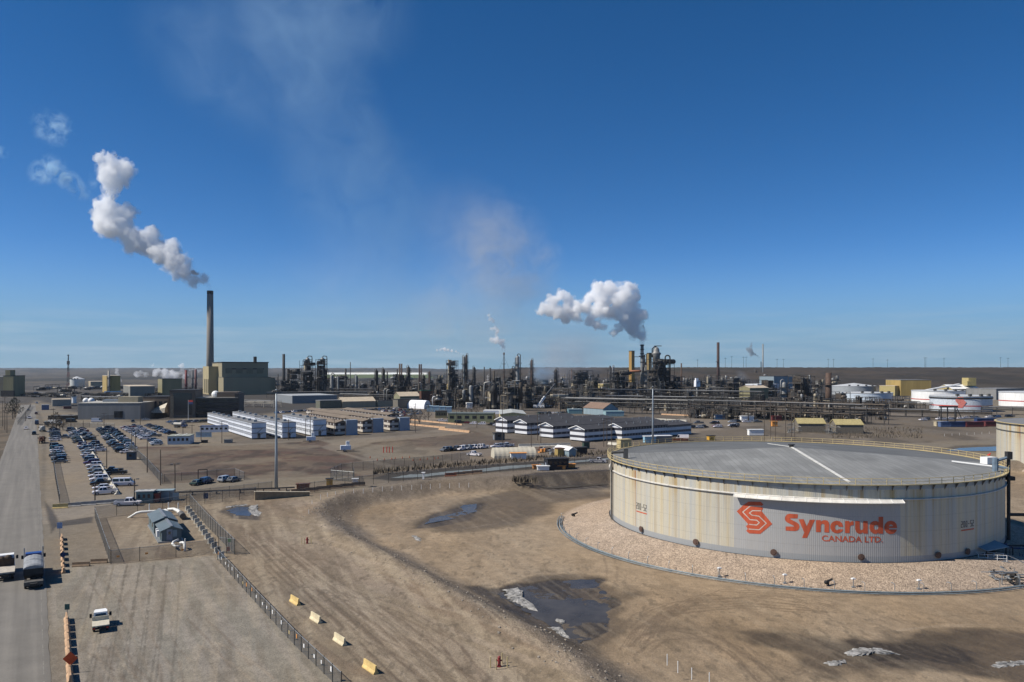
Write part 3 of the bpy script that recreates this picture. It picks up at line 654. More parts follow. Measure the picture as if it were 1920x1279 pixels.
let4 = [[[(392, 555), (312, 553), (300, 526), (275, 518), (252, 532), (244, 562), (250, 595), (272, 614), (298, 610), (312, 598), (393, 600), (375, 637), (335, 663), (285, 674), (230, 663), (188, 632), (163, 585), (160, 540), (180, 490), (220, 458), (275, 445), (330, 455), (372, 488)]],
        [[(425, 448), (505, 450), (508, 485), (540, 456), (580, 452), (578, 525), (535, 530), (512, 560), (508, 668), (425, 668)]],
        [[(608, 450), (690, 452), (690, 580), (702, 606), (725, 614), (745, 604), (752, 580), (752, 452), (833, 452), (835, 678), (752, 675), (750, 650), (715, 676), (668, 677), (628, 650), (608, 605)]],
        [[(1030, 375), (1112, 375), (1112, 680), (1030, 680), (1028, 660), (990, 682), (935, 676), (890, 645), (864, 592), (866, 535), (890, 480), (935, 453), (990, 450), (1030, 470)], [(980, 520), (1015, 528), (1030, 565), (1015, 600), (975, 612), (950, 592), (944, 560), (952, 535)]],
        [[(1365, 578), (1215, 575), (1220, 603), (1360, 603), (1340, 648), (1295, 680), (1235, 687), (1175, 663), (1138, 615), (1130, 560), (1150, 500), (1190, 460), (1250, 445), (1310, 462), (1350, 505)], [(1212, 546), (1230, 520), (1252, 511), (1274, 520), (1290, 546)]]]
wall_paint('painted_name', [[P3(lp, 1360, 920) for lp in g] for g in let3] + [[P3(lp, 1540, 930) for lp in g] for g in let4], sign_red, .03, 2)
def text_paint(txt, px0, px1, ytop, ybase, m, off, name, bold=.0):
    cu = bpy.data.curves.new('lettering', 'FONT'); cu.body = txt; cu.offset = bold; cu.resolution_u = 3
    o = bpy.data.objects.new('lettering', cu); C.objects.link(o); dg = bpy.context.evaluated_depsgraph_get()
    me = bpy.data.meshes.new_from_object(o.evaluated_get(dg)); bpy.data.objects.remove(o); bpy.data.curves.remove(cu)
    xs = [v.co.x for v in me.vertices]; ys = [v.co.y for v in me.vertices]; x0, x1 = min(xs), max(xs); y1 = max(ys); y0 = min(ys)
    s0, z0 = sp(px0, ybase); s1, _ = sp(px1, ybase); z1 = sp(px0, ytop)[1]
    for v in me.vertices:
        a = (s0 + (v.co.x - x0) / (x1 - x0) * (s1 - s0)) / TR; z = z0 + (v.co.y - y0) / (y1 - y0) * (z1 - z0); v.co = ((TR + off) * math.cos(a), (TR + off) * math.sin(a), z)
    me.materials.clear(); me.materials.append(m); me.name = name
    return link(name, me, tank)
text_paint('CANADA LTD.', 1541, 1655, 1003.5, 1014.8, sign_red, .03, 'painted_subtitle', .018)
def blocks(px0, px1, ytop, ybase, under):
    G5 = {'2': [(0, 2, 1, 2), (1, 2, 1, 1), (0, 1, 1, 1), (0, 1, 0, 0), (0, 0, 1, 0)], '0': [(0, 0, 1, 0), (1, 0, 1, 2), (1, 2, 0, 2), (0, 2, 0, 0)], '-': [(.1, 1, .9, 1)], '5': [(1, 2, 0, 2), (0, 2, 0, 1), (0, 1, 1, 1), (1, 1, 1, 0), (1, 0, 0, 0)]}
    s0, z0 = sp(px0, ybase); s1 = sp(px1, ybase)[0]; z1 = sp(px0, ytop)[1]; cw = (s1 - s0) / 5.7; L = []
    for i, ch in enumerate('200-52'):
        for x0, y0, x1, y1 in G5[ch]:
            ax, ay, bx, by = s0 + cw * (i + x0 * .5), z0 + (z1 - z0) * y0 / 2, s0 + cw * (i + x1 * .5), z0 + (z1 - z0) * y1 / 2; t = .055
            L.append([[(min(ax, bx) - t, min(ay, by) - t), (max(ax, bx) + t, min(ay, by) - t), (max(ax, bx) + t, max(ay, by) + t), (min(ax, bx) - t, max(ay, by) + t)]])
    for i, q in enumerate(L): pass
    bms = [wall_paint('painted_number', L[0::2], sign_blk, .03, 0)]; wall_paint('painted_number', L[1::2], sign_blk, .034, 0)
    wall_paint('number_underline', [[[(s0, z0 - .62), (s1, z0 - .62), (s1, z0 - .42), (s0, z0 - .42)]]], sign_red, .03, 2, bms[0])
blocks(1193.5, 1213, 942.5, 953, 956); blocks(1802, 1826, 978.5, 989, 991)
mh = MB()
mhm = MB().tube((0, 0, 0), (.28, 0, 0), .46, 18, 0).tube((.28, 0, 0), (.36, 0, 0), .54, 18, 1).tube((.36, 0, 0), (.42, 0, 0), .3, 12, 1).mesh('manhole')
for m_ in (steel, mat('manhole_brown', (.10, .06, .045), .7)): mhm.materials.append(m_)
kids(mhm, 'manhole', tank, [(TR * math.cos(a), TR * math.sin(a), .95, a) for a in [surf(x, 1030)[0] for x in (1204, 1306, 1451, 1613.5, 1757, 1812)]])
# risers on the shell
al = surf(1150, 930)[0]; p = (math.cos(al), math.sin(al))
MB().tube((p[0] * (TR + .35), p[1] * (TR + .35), -.4), (p[0] * (TR + .35), p[1] * (TR + .35), TH + 1.4), .2, 8).tube((p[0] * (TR + .35), p[1] * (TR + .35), TH + 1.4), (p[0] * (TR - 2.4), p[1] * (TR - 2.4), TH + 1.5), .3, 8).box(p[0] * (TR - 2.6), p[1] * (TR - 2.6), TH + .2, .9, .9, 2.0).cyl(p[0] * (TR + .45), p[1] * (TR + .45), TH - 2.2, .5, 1.2, 8, .15).build('foam_riser', steel, tank)
ar = math.atan2(TY, TX) - math.pi + math.acos(TR / math.hypot(TX, TY)) - .01; p = (math.cos(ar), math.sin(ar)); q = TR + .5
MB().tube((p[0] * q, p[1] * q, -1), (p[0] * q, p[1] * q, TH + 3.2), .3, 8).box(p[0] * q, p[1] * q, TH + 2.2, .9, .9, 1.4).box(p[0] * (q + .2), p[1] * (q + .2), TH - 1.6, 1.2, 1.2, .7).tube((p[0] * q, p[1] * q, 4.6), (p[0] * q + 14, p[1] * q + 1.5, 4.2), .3, 8).build('standpipe', steel_d, tank)
c = roofp(1863, 872); MB().box(c[0], c[1] + 1.5, c[2] + .1, 2.6, 1.6, 1.3, .3).build('gauge_box', white_p, tank)
c = roofp(1866, 884); MB().cyl(c[0], c[1], c[2], .5, 2.4, 8).tube((c[0], c[1], c[2] + 1.9), (c[0] + 3, c[1] + .5, c[2] + 2.6), .3, 6).tube((c[0], c[1], c[2] + 1), (c[0] + 2, c[1] - 1, c[2] + .6), .25, 6).build('roof_nozzle', mat('blue_grey_paint', (.14, .19, .24), .6), tank)
# cooling and foam ring round the pad
ring = thing('foam_ring_main', 'grey ring of hydrant pipes with hooked sprinkler risers round the big tank pad', 'pipework', TX, TY, -2)
def arc(r, z, b0, b1, k=90): return [(r * math.cos(b0 + (b1 - b0) * i / k), r * math.sin(b0 + (b1 - b0) * i / k), z) for i in range(k + 1)]
b0, b1 = R(-192), R(-48)
for dr, zz, rr in ((0, .35, .13), (.5, .25, .09), (-.45, .3, .08)): MB().path(arc(48.7 + dr, zz, b0, b1), rr, 6).build('pipe', mat('ring_pipe_paint', (.16, .19, .20), .5), ring)
rz = MB().path([(0, 0, .2), (0, 0, 1.35), (.12, 0, 1.5), (.55, 0, 1.55), (.7, 0, 1.4)], .05, 5).box(0, 0, 0, .3, .5, .3).mesh('sprinkler_riser'); rz.materials.append(galv)
kids(rz, 'sprinkler_riser', ring, [(48.5 * math.cos(t), 48.5 * math.sin(t), .1, t + math.pi + .4) for t in [R(-188 + 5.0 * k) for k in range(28)]])
for k, x in enumerate((1349, 1471.5, 1600, 1723)):
    X, Y = G(x, (1085, 1098, 1106, 1109)[k], -2); g = thing('pad_lamp', f'white hooded lamp on a short post at the tank pad edge, {ORD[k]} from the left', 'lamp', X, Y, -2, 0, 'hooded lamps round the big tank pad')
    MB().tube((0, 0, 0), (0, 0, 1.6), .07, 6).box(0, 0, 0, .5, .5, .5).build('post', galv, g)
    MB().box(0, 0, 1.6, .62, .45, .12, .2).box(0, 0, 1.72, .4, .3, .08, .2).build('lamp_hood', white_p, g)
for x, y, lb in ((1077, 973, 'black foam monitor on the ring main left of the big tank'), (1553, 1103, 'black foam monitor on the ring main in front of the big tank')):
    X, Y = G(x, y, -2); g = thing('foam_monitor', lb, 'foam monitor', X, Y, -2)
    MB().tube((0, 0, 0), (0, 0, .9), .16, 8).box(0, 0, 0, .8, .8, .3).build('stand', steel_d, g)
    MB().tube((-.5, -.2, .95), (.7, .2, 1.35), .22, 8, r2=.14).sph((-.4, -.15, .95), .32, 8, 5).build('nozzle', black, g)
# valve shelter, stairs and manifold at the right foot of the tank
X, Y = G(1852, 1050, -1.2); g = thing('valve_shelter', 'blue sloped roof on steel posts over valves at the right foot of the big tank', 'shelter', X, Y, -1.6, .35)
MB().add([(-2.6, -2, 2.5), (3.4, -1.2, 2.55), (3.4, 1.8, 3.2), (-2.6, 1.8, 3.2), (-2.6, -2, 2.62), (3.4, -1.2, 2.67), (3.4, 1.8, 3.32), (-2.6, 1.8, 3.32)], [(3, 2, 1, 0), (4, 5, 6, 7), (0, 1, 5, 4), (1, 2, 6, 5), (2, 3, 7, 6), (3, 0, 4, 7)]).build('roof', bluegrey, g)
for sx_, sy_ in ((-2.3, -1.6), (3, -1), (3, 1.5), (-2.3, 1.5)): MB().box(sx_, sy_, 0, .16, .16, 2.6 if sy_ < 0 else 3.15).build('post', steel_d, g)
MB().tube((-1.5, 0, .8), (2.5, 0, .8), .35, 8).tube((0, -.8, .6), (0, .8, .6), .25, 8).cyl(1.4, 0, .8, .3, 1).build('valve', steel_d, g)
X, Y = G(1858, 1062, -1.6); g = thing('access_stair', 'galvanised steel platform and stair with white handrails beside the valve shelter', 'stair', X, Y, -1.9, -.25)
MB().box(0, 0, 1.3, 4.4, 1.6, .1).build('platform', galv, g)
fr = MB()
for px in (-2.1, -.7, .7, 2.1):
    for py in (-.75, .75): fr.tube((px, py, 0), (px, py, 2.4), .04, 5)
for zz in (1.85, 2.4):
    for py in (-.75, .75): fr.tube((-2.1, py, zz), (2.1, py, zz), .035, 5)
    fr.tube((-2.1, -.75, zz), (-2.1, .75, zz), .035, 5)
fr.build('handrail', white_p, g)
stt = MB()
for k in range(9): stt.box(2.4 + k * .42, 0, 1.25 - k * .2, .3, 1.3, .05)
for py in (-.65, .65): stt.bar((2.2, py, 1.35), (6.2, py, -.5), .06, .2).tube((2.2, py, 2.4), (6.2, py, .6), .035, 5)
stt.build('stair_flight', galv, g)
def junk_pipes(name, label, cat, px, py, zz, wx, wy, hz, cnt, seed, ms, rot=0):
    rn = random.Random(seed); X, Y = G(px, py, zz); g = thing(name, label, cat, X, Y, zz, rot)
    for j, m_ in enumerate(ms):
        o = MB()
        for k in range(cnt):
            x0, y0, z0 = rn.uniform(-wx, wx), rn.uniform(-wy, wy), rn.uniform(.2, hz); r_ = rn.uniform(.05, .16); ch = rn.random()
            if ch < .4: o.tube((x0, y0, 0), (x0, y0, z0 + .3), r_, 6)
            elif ch < .75: o.tube((x0 - wx * .5, y0, z0), (x0 + wx * .5, y0, z0), r_, 6)
            else: o.tube((x0, y0 - wy * .6, z0), (x0, y0 + wy * .6, z0), r_, 6).cyl(x0, y0, z0, r_ * 2.2, .3, 8)
        o.build(('pipe', 'valve', 'support')[j % 3], m_, g)
    return g
junk_pipes('pipe_manifold', 'tangle of grey pipes and valves at the corner of the big tank pad', 'pipework', 1893, 1096, -2, 2.2, 1.2, 1.8, 13, 3, (galv, steel_d))
junk_pipes('pipe_manifold', 'low pipe tangle on the pad below the access stair', 'pipework', 1878, 1082, -1.9, 2.6, 2.0, 1.0, 14, 4, (steel, galv))
junk_pipes('pipe_manifold', 'dark pipes behind the stair in the shade of the big tank', 'pipework', 1905, 1050, -1.5, 4, 3, 2.6, 14, 5, (steel_d, dark_blue))
X, Y = G(1855, 862); g = thing('fire_monitor', 'red fire monitor on a post behind the tank rim by the next tank', 'fire monitor', X, Y, 0)
MB().tube((0, 0, 0), (0, 0, 1.2), .14, 8).box(0, 0, 0, .7, .7, .2).build('stand', red_p, g); MB().tube((-.5, 0, 1.2), (.6, .3, 2.2), .3, 8, r2=.2).sph((-.2, 0, 1.5), .5, 8, 5).build('nozzle', red_p, g)
# neighbouring tank at the right edge
T2R = 34.0; T2A = 32.41; 
T2X, T2Y = 203.4, 256.9
t2 = thing('storage_tank', 'pale weathered storage tank cut off by the right edge behind the big tank', 'storage tank', T2X, T2Y, -1)
t2h = 13.9
MB().rings([(T2R, 0), (T2R, t2h)], 200, cap0=False, cap1=False).build('shell', shell_material('pale_tank_plate', T2R, None, 1.0), t2, True)
MB().rings([(T2R, t2h), (.1, t2h + 2)], 200, cap0=False).build('roof', grey_roof, t2)
MB().rings([(T2R + .01, t2h - .05), (T2R + .7, t2h - .05), (T2R + .7, t2h + .12), (T2R + .01, t2h + .12)], 200, cap0=False, cap1=False).build('walkway', yellow_p, t2)
MB().rings([(T2R + .01, 11.2), (T2R + .3, 11.2), (T2R + .3, 11.4), (T2R + .01, 11.4)], 200, cap0=False, cap1=False).build('wind_girder', steel, t2)
padm = gm_
MB().rings([(T2R + 12, -2.6), (T2R + .4, .02)], 160, cap0=False, cap1=False).build('pad', mat('pad_gravel', (.36, .28, .21), .95, 0, .3, 3, .4, 8), t2)
# ------------------------------------------------------------------ vehicles
CARCOL = {'white': (.76, .72, .72), 'silver': (.40, .42, .44), 'grey': (.13, .14, .15), 'black': (.018, .019, .022), 'dark blue': (.02, .04, .10), 'dark red': (.16, .02, .025), 'dark green': (.03, .06, .045), 'beige': (.38, .33, .25), 'purple': (.08, .03, .10), 'blue': (.05, .13, .28), 'teal': (.03, .15, .20)}
def paint_mat(c):
    return mat('car_paint_' + c.replace(' ', '_'), CARCOL[c], .32, .1, .05, 1, coat=.5)
glassm = mat('car_glass', (.012, .015, .02), .08, 0, .1, 1, spec=.7); tyre = mat('tyre', (.018, .018, .018), .85); rimm = mat('wheel_rim', (.4, .4, .42), .35, .7)
SPEC = {  # length, width, body height, cabin: (x0 base, x0 top, x1 top, x1 base, z top), bonnet height
    'sedan': (4.7, 1.8, .85, (-1.75, -1.15, .55, 1.15, 1.43)), 'suv': (4.7, 1.88, 1.0, (-2.28, -2.05, .65, 1.15, 1.75)),
    'pickup': (5.6, 1.95, 1.05, (-.55, -.35, .95, 1.6, 1.85)), 'van': (5.4, 2.0, 1.15, (-2.66, -2.58, 1.55, 2.15, 2.15)), 'box_van': (5.8, 2.05, 1.15, (-2.86, -2.84, 1.75, 2.35, 2.6))}
VM = {}
def vmesh(kind):
    if kind in VM: return VM[kind]
    L, Wd, hb, (xa, xb, xc, xd, zt) = SPEC[kind]; zb = .34; b = MB()
    front = hb - .12 if kind in ('sedan', 'suv') else hb - .05
    prof = [(-L / 2 + .05, zb), (L / 2 - .08, zb), (L / 2, zb + .25), (L / 2 - .1, front - .08), (xd, hb), (-L / 2 + .02, hb - (.02 if kind != 'sedan' else .04)), (-L / 2, zb + .3)]
    n = len(prof); V = []
    for y, k in ((-Wd / 2 + .1, 1), (-Wd / 2, 0), (Wd / 2, 0), (Wd / 2 - .1, 1)):
        for x, z in prof: V.append((x * (.985 if k else 1), y, z + (.0 if not k or z < .6 else .05)))
    Fc = [tuple(range(n - 1, -1, -1)), tuple(range(3 * n, 4 * n))]
    for j in range(3): Fc += [(j * n + k, j * n + (k + 1) % n, (j + 1) * n + (k + 1) % n, (j + 1) * n + k) for k in range(n)]
    b.add(V, Fc)
    wi = Wd / 2 - .08; wt = Wd / 2 - (.28 if kind in ('sedan', 'suv', 'pickup') else .16); h0 = hb + .02
    b.add([(xa, -wi, h0), (xd, -wi, h0), (xd, wi, h0), (xa, wi, h0), (xb, -wt, zt), (xc, -wt, zt), (xc, wt, zt), (xb, wt, zt)], [(4, 5, 6, 7), (0, 1, 5, 4), (1, 2, 6, 5), (2, 3, 7, 6), (3, 0, 4, 7)])
    if kind == 'pickup':
        for y in (-Wd / 2 + .06, Wd / 2 - .06): b.box(-1.7, y, hb, 2.15, .12, .12)
        b.box(-2.72, 0, hb, .1, Wd - .1, .12); b.box(-1.66, 0, hb + .045, 2.0, Wd - .3, .02, mi=1)
    b.box(L / 2 - .02, 0, .42, .1, Wd * .9, .16, mi=1).box(-L / 2 + .02, 0, .42, .1, Wd * .9, .16, mi=1)
    for y in (-Wd / 2 - .08, Wd / 2 + .08): b.box(xd - .35, y, hb + .08, .12, .18, .16)
    body = b.mesh('body')
    g = MB(); o = .012
    def q(p0, p1, p2, p3, a=.1, c=.16):
        P = [Vector(p) for p in (p0, p1, p2, p3)]
        def bl(u, v): return P[0].lerp(P[1], u).lerp(P[3].lerp(P[2], u), v)
        nn = (P[1] - P[0]).cross(P[3] - P[0]).normalized() * o
        g.add([bl(u, v) + nn for u, v in ((a, c), (1 - a, c), (1 - a, 1 - c * .8), (a, 1 - c * .8))], [(0, 1, 2, 3)])
    q((xd, -wi, h0), (xd, wi, h0), (xc, wt, zt), (xc, -wt, zt), .06, .06)
    if kind != 'box_van': q((xa, wi, h0), (xa, -wi, h0), (xb, -wt, zt), (xb, wt, zt), .1, .12)
    if kind == 'box_van': xs = [(1.1, xd, 1.1, xc)]
    elif kind in ('van', 'suv'): xs = [(xa, -.9, xb, -.9), (-.8, .25, -.8, .25), (.3, xd, .3, xc)]
    else: m_ = (xa + xd) / 2; xs = [(xa, m_, xb, m_ - .05), (m_ + .05, xd, m_, xc)]
    for xl, xr, tl, tr in xs:
        q((xl, -wi, h0), (xr, -wi, h0), (tr, -wt, zt), (tl, -wt, zt), .08, .14); q((xr, wi, h0), (xl, wi, h0), (tl, wt, zt), (tr, wt, zt), .08, .14)
    glass = g.mesh('window_glass'); glass.materials.append(glassm)
    r = .34 if kind in ('sedan', 'suv') else .39
    wm = MB().tube((0, -.12, 0), (0, .12, 0), r, 14, 0).tube((0, -.125, 0), (0, .125, 0), r * .58, 10, 1).mesh('wheel'); wm.materials.append(tyre); wm.materials.append(rimm)
    lt = MB().box(L / 2 - .02, 0, 0, .1, .34, .16).mesh('headlight'); lt.materials.append(white_p)
    rl = MB().box(-L / 2, 0, 0, .06, .2, .3).mesh('tail_light'); rl.materials.append(red_p)
    VM[kind] = (body, glass, wm, r, L, Wd, lt, rl, {}); return VM[kind]
CARN = 0
def car(kind, col, x, y, rot, label, cat=None, group=None, z=0.0, detail=None):
    global CARN
    CARN += 1
    body, glass, wm, r, L, Wd, lt, rl, cache = vmesh(kind)
    t = thing({'box_van': 'panel_van', 'pickup': 'pickup_truck', 'sedan': 'parked_car', 'suv': 'sport_utility_car', 'van': 'passenger_van'}[kind], label, cat or {'pickup': 'pickup truck', 'van': 'van', 'box_van': 'van'}.get(kind, 'car'), x, y, z, rot, group)
    if col not in cache:
        me = body.copy(); me.materials.append(paint_mat(col)); me.materials.append(black); cache[col] = me
    link('body', cache[col], t); link('window_glass', glass, t)
    d = y if detail is None else detail
    if d < 420:
        for sx_ in (-L * .31, L * .31):
            for sy_ in (-Wd / 2 + .1, Wd / 2 - .1): o = link('wheel', wm, t); o.location = (sx_, sy_, r)
    if d < 170:
        for sy_ in (-Wd * .36, Wd * .36): o = link('headlight', lt, t); o.location = (0, sy_, .72); o = link('tail_light', rl, t); o.location = (0, sy_, .75)
    return t
DIRX = R(32.1)                                           # across the rows; car nose angle
def row(where, pts, n, cols, rot, grp, seed, kinds=('sedan', 'suv', 'pickup'), jit=.25, skip=()):
    """n cars standing side by side along a line of ground, counted from its near end"""
    rn = random.Random(seed); a = Vector(G(*pts[0])); b_ = Vector(G(*pts[1]))
    for i in range(n):
        if i in skip: continue
        p = a.lerp(b_, i / max(1, n - 1)); cc = cols[i % len(cols)] if isinstance(cols, list) else cols
        kd = rn.choice(kinds); k2 = {'suv': 'SUV', 'sedan': 'sedan', 'pickup': 'pickup truck', 'van': 'van', 'box_van': 'panel van'}[kd]
        fl = math.pi if rn.random() < .75 else 0
        car(kd, cc, p.x + rn.uniform(-jit, jit), p.y + rn.uniform(-jit, jit), rot + fl + rn.uniform(-.04, .04), f'{cc} {k2} {ORD[i]} from near end of {where}', None, grp)
LOT = 'cars in the dirt parking lot beside the road'
K = 'black'; rn_ = random.Random(3)
def rc(n, seed, white=.25):
    r_ = random.Random(seed); return [('white' if r_.random() < white else r_.choice(['grey', 'black', 'silver', 'dark blue', 'grey', 'black', 'dark red', 'blue', 'dark green'])) for _ in range(n)]
row('the near roadside fence row', ((112, 868), (104, 838)), 10, ['grey', 'black', 'silver', 'grey', 'dark green', 'white', 'white', 'teal', 'dark blue', 'black'], DIRX, LOT, 1)
row('the far roadside fence row', ((104, 827), (101, 806)), 8, ['white', 'silver', 'black', 'grey', 'dark green', 'silver', 'dark blue', 'black'], DIRX, LOT, 2)
row('near row left of pale barriers', ((197, 927), (158, 836)), 17, ['white', 'white', 'black', 'white', 'white', 'grey', 'silver', 'white', 'purple', 'grey', 'dark blue', 'white', 'grey', 'silver', 'dark blue', 'white', 'purple'], DIRX, LOT, 3, ('pickup', 'suv', 'sedan'))
row('far row left of pale barriers', ((147, 831), (135, 807)), 9, ['black', 'grey', 'dark green', 'silver', 'grey', 'white', 'silver', 'grey', 'dark blue'], DIRX, LOT, 4)
row('short row right of pale barriers', ((184, 847), (176, 834)), 4, ['white', 'silver', 'grey', 'dark blue'], DIRX, LOT, 5)
row('far row right of pale barriers', ((168, 827), (152, 806)), 9, ['black', 'grey', 'silver', 'black', 'white', 'grey', 'dark red', 'white', 'black'], DIRX, LOT, 6)
row('dark row left of second barriers', ((229, 848), (188, 806)), 15, ['black', 'black', 'grey', 'black', 'grey', 'silver', 'black', 'grey', 'white', 'dark green', 'black', 'grey', 'black', 'dark blue', 'grey'], DIRX, LOT, 7)
row('dense row right of second barriers', ((246, 843), (206, 804)), 19, ['silver', 'grey', 'white', 'black', 'black', 'black', 'grey', 'white', 'silver', 'black', 'dark green', 'grey', 'black', 'dark blue', 'black', 'grey', 'silver', 'black', 'black'], DIRX, LOT, 8)
row('first pale row by blue trailer', ((272, 824), (234, 803)), 12, ['white', 'white', 'white', 'silver', 'white', 'grey', 'white', 'silver', 'white', 'white', 'dark red', 'white'], DIRX, LOT, 9)
row('second pale row by blue trailer', ((291, 819), (252, 801)), 11, ['grey', 'white', 'white', 'silver', 'white', 'white', 'grey', 'white', 'silver', 'dark red', 'silver'], DIRX, LOT, 10)
row('dark row behind blue trailer', ((322, 815), (278, 799)), 12, rc(12, 4, .1), DIRX, LOT, 11)
row('short row at blue trailer end', ((294, 835), (287, 827)), 4, ['silver', 'white', 'black', 'dark blue'], DIRX, LOT, 12)
def one(kind, col, px, py, rot, label, cat=None, group=None, z=0):
    X, Y = G(px, py, z); return car(kind, col, X, Y, rot, label, cat, group, z)
one('van', 'white', 232, 911, R(12), 'white passenger van standing alone in the open part of the dirt lot')
one('pickup', 'black', 219, 890, R(20) + math.pi, 'black pickup truck standing alone above the white passenger van')
one('pickup', 'black', 212, 886, R(20) + math.pi, 'second black pickup truck close beside the lone black pickup')
one('sedan', 'white', 237, 850, R(25), 'white sedan beside the dark blue ticket cabin in the lot')
one('sedan', 'dark green', 370, 909, R(80), 'dark green car on the gravel below the brown field, leftmost of four')
one('suv', 'dark blue', 387, 906, R(80), 'dark blue sport utility car below the brown field beside the green one')
one('suv', 'silver', 423, 903, R(70), 'silver sport utility car below the brown field')
one('sedan', 'grey', 438, 903, R(70), 'grey sedan below the brown field, rightmost of four')
RD = SITE + math.pi / 2
for px, py, kd, cl, fl, lb in ((64, 815, 'suv', 'black', 0, 'black car driving on the main road, nearest of the moving cars'), (49, 805, 'sedan', 'white', math.pi, 'white car on the left lane of the main road'), (69, 796, 'box_van', 'dark blue', 0, 'dark blue van on the main road ahead of the cars'), (55, 785, 'pickup', 'white', math.pi, 'white pickup truck far along the main road'), (53, 770, 'sedan', 'grey', math.pi, 'small grey car farther along the main road'), (69, 757, 'pickup', 'white', 0, 'white pickup truck at the far end of the main road'), (68, 777, 'suv', 'dark red', 0, 'dark red car on the right side of the far road')):
    one(kd, cl, px, py, RD + fl, lb)
FAR = 'cars in the distant lot behind the brown dormitories'
for k, (x0, y0, x1, y1, n_) in enumerate(((640, 773, 745, 767, 16), (668, 776, 770, 770, 16), (700, 779, 785, 773, 13), (735, 783, 790, 777, 8))):
    row(('farthest', 'third', 'second', 'nearest')[k] + ' row by white arch shelter', ((x0, y0), (x1, y1)), n_, rc(n_, 20 + k, .2), R(75), FAR, 30 + k)
MID = 'cars by the olive hall'
row('street row before the olive hall', ((820, 790), (960, 801)), 12, ['silver', 'white', 'silver', 'dark green', 'black', 'dark red', 'white', 'white', 'black', 'white', 'black', 'grey'], R(-5), MID, 41, ('suv', 'sedan', 'pickup'), 1.5)
row('row left of cream arch tent', ((838, 846), (907, 841)), 9, ['grey', 'black', 'black', 'white', 'white', 'silver', 'white', 'white', 'white'], R(55), 'work trucks parked left of the arch tent', 42, ('pickup',), .6)
one('pickup', 'white', 889, 855, R(150), 'white pickup truck crossing the dirt below the row of work trucks')
row('trio above cream arch tent', ((932, 840), (950, 838)), 3, ['white', 'silver', 'white'], R(20), 'service trucks above the arch tent', 43, ('pickup',), .3)
one('pickup', 'white', 1121, 868, R(-4), 'white pickup truck on the dirt road left of the big tank')
row('lot behind the dark roofed dormitories', ((1010, 777), (1090, 774)), 13, rc(13, 61, .15), R(70), 'cars behind the dark roofed dormitories', 44)
row('inner loose row by pipe rack', ((1300, 803), (1390, 800)), 8, ['black', 'silver', 'black', 'dark red', 'white', 'black', 'white', 'grey'], R(10), 'cars on the open dirt by the pipe rack', 45, ('pickup', 'suv'), 3)
row('outer loose row by pipe rack', ((1310, 795), (1420, 792)), 7, ['grey', 'black', 'white', 'silver', 'black', 'white', 'grey'], R(10), 'cars on the open dirt by the pipe rack', 46, ('pickup', 'suv'), 3)
row('row below the white tanks', ((1730, 789), (1900, 782)), 14, rc(14, 71, .4), R(10), 'cars below the white tanks', 47, ('pickup', 'suv', 'sedan'), 3)
row('row before the dark office', ((330, 794), (384, 792)), 12, rc(12, 81, .2), R(60), 'cars before the dark office block', 48)
row('curved row at office entrance', ((318, 793), (338, 799)), 5, rc(5, 82, .1), R(-10), 'cars at the office entrance', 49)
row('row behind the white dormitories', ((520, 776), (600, 770)), 12, rc(12, 83, .3), R(65), 'cars behind the white dormitories', 50)
one('suv', 'grey', 249, 792, R(120), 'grey car driving up before the long grey warehouse')
one('sedan', 'silver', 274, 788, R(30), 'silver car parked before the brown hall entrance')
one('box_van', 'white', 182, 792, R(15), 'white panel van before the long grey warehouse')
one('box_van', 'black', 134, 793, R(10), 'black van at the end of the long grey warehouse')
one('pickup', 'grey', 120, 822, R(20), 'grey pickup truck between the far parking rows')
# the lorries
def wheels(t, xs, ys, r, wdt=.3):
    wm = MB().tube((0, -wdt / 2, 0), (0, wdt / 2, 0), r, 16, 0).mesh('wheel'); wm.materials.append(tyre); hm_ = MB().tube((0, -wdt / 2 - .01, 0), (0, wdt / 2 + .01, 0), r * .5, 10).mesh('rim'); hm_.materials.append(rimm)
    for x in xs:
        for y in ys: o = link('wheel', wm, t); o.location = (x, y, r); link('rim', hm_, o)
def cab(t, x0, x1, wd, zt, m, hood=1.2, glass=True):
    b = MB().box((x0 + x1) / 2, 0, .75, x1 - x0, wd, zt - .75, top=(x1 - x0 - .35, wd - .25))
    if hood: b.box(x1 + hood / 2, 0, .75, hood, wd * .85, 1.05, top=(hood, wd * .72))
    b.build('cab', m, t)
    MB().add([(x1 + .01, -wd * .42, zt - .95), (x1 + .01, wd * .42, zt - .95), (x1 - .16, wd * .39, zt - .15), (x1 - .16, -wd * .39, zt - .15)], [(0, 1, 2, 3)]).build('windscreen', glassm, t)
    MB().add([(x0 - .01, wd * .36, zt - .9), (x0 - .01, -wd * .36, zt - .9), (x0 + .14, -wd * .34, zt - .2), (x0 + .14, wd * .34, zt - .2)], [(0, 1, 2, 3)]).build('rear_window', glassm, t)
    for s in (-1, 1):
        MB().add([(x0 + .3, s * wd * .5, zt - .95), (x1 - .2, s * wd * .5, zt - .95), (x1 - .3, s * wd * .455, zt - .2), (x0 + .4, s * wd * .455, zt - .2)], [(0, 1, 2, 3)]).build('side_window', glassm, t)
        MB().box(x1 - .1, s * (wd / 2 + .28), zt - 1.0, .14, .3, .55).bar((x1 - .1, s * wd / 2, zt - .75), (x1 - .1, s * (wd / 2 + .2), zt - .75), .05, .05).build('mirror', black, t)
tarp = mat('grey_tarpaulin', (.24, .25, .26), .75, 0, .25, 1.3, .3, 2)
X, Y = G(63, 1104); t = thing('gravel_lorry', 'blue lorry with two grey tarpaulin covered hoppers driving away on the road', 'lorry', X, Y, .05, RD)
MB().box(5.2, 0, .55, 12.4, .9, .35).box(.6, 0, .6, 1.6, 2.3, .25).build('chassis', steel_d, t)
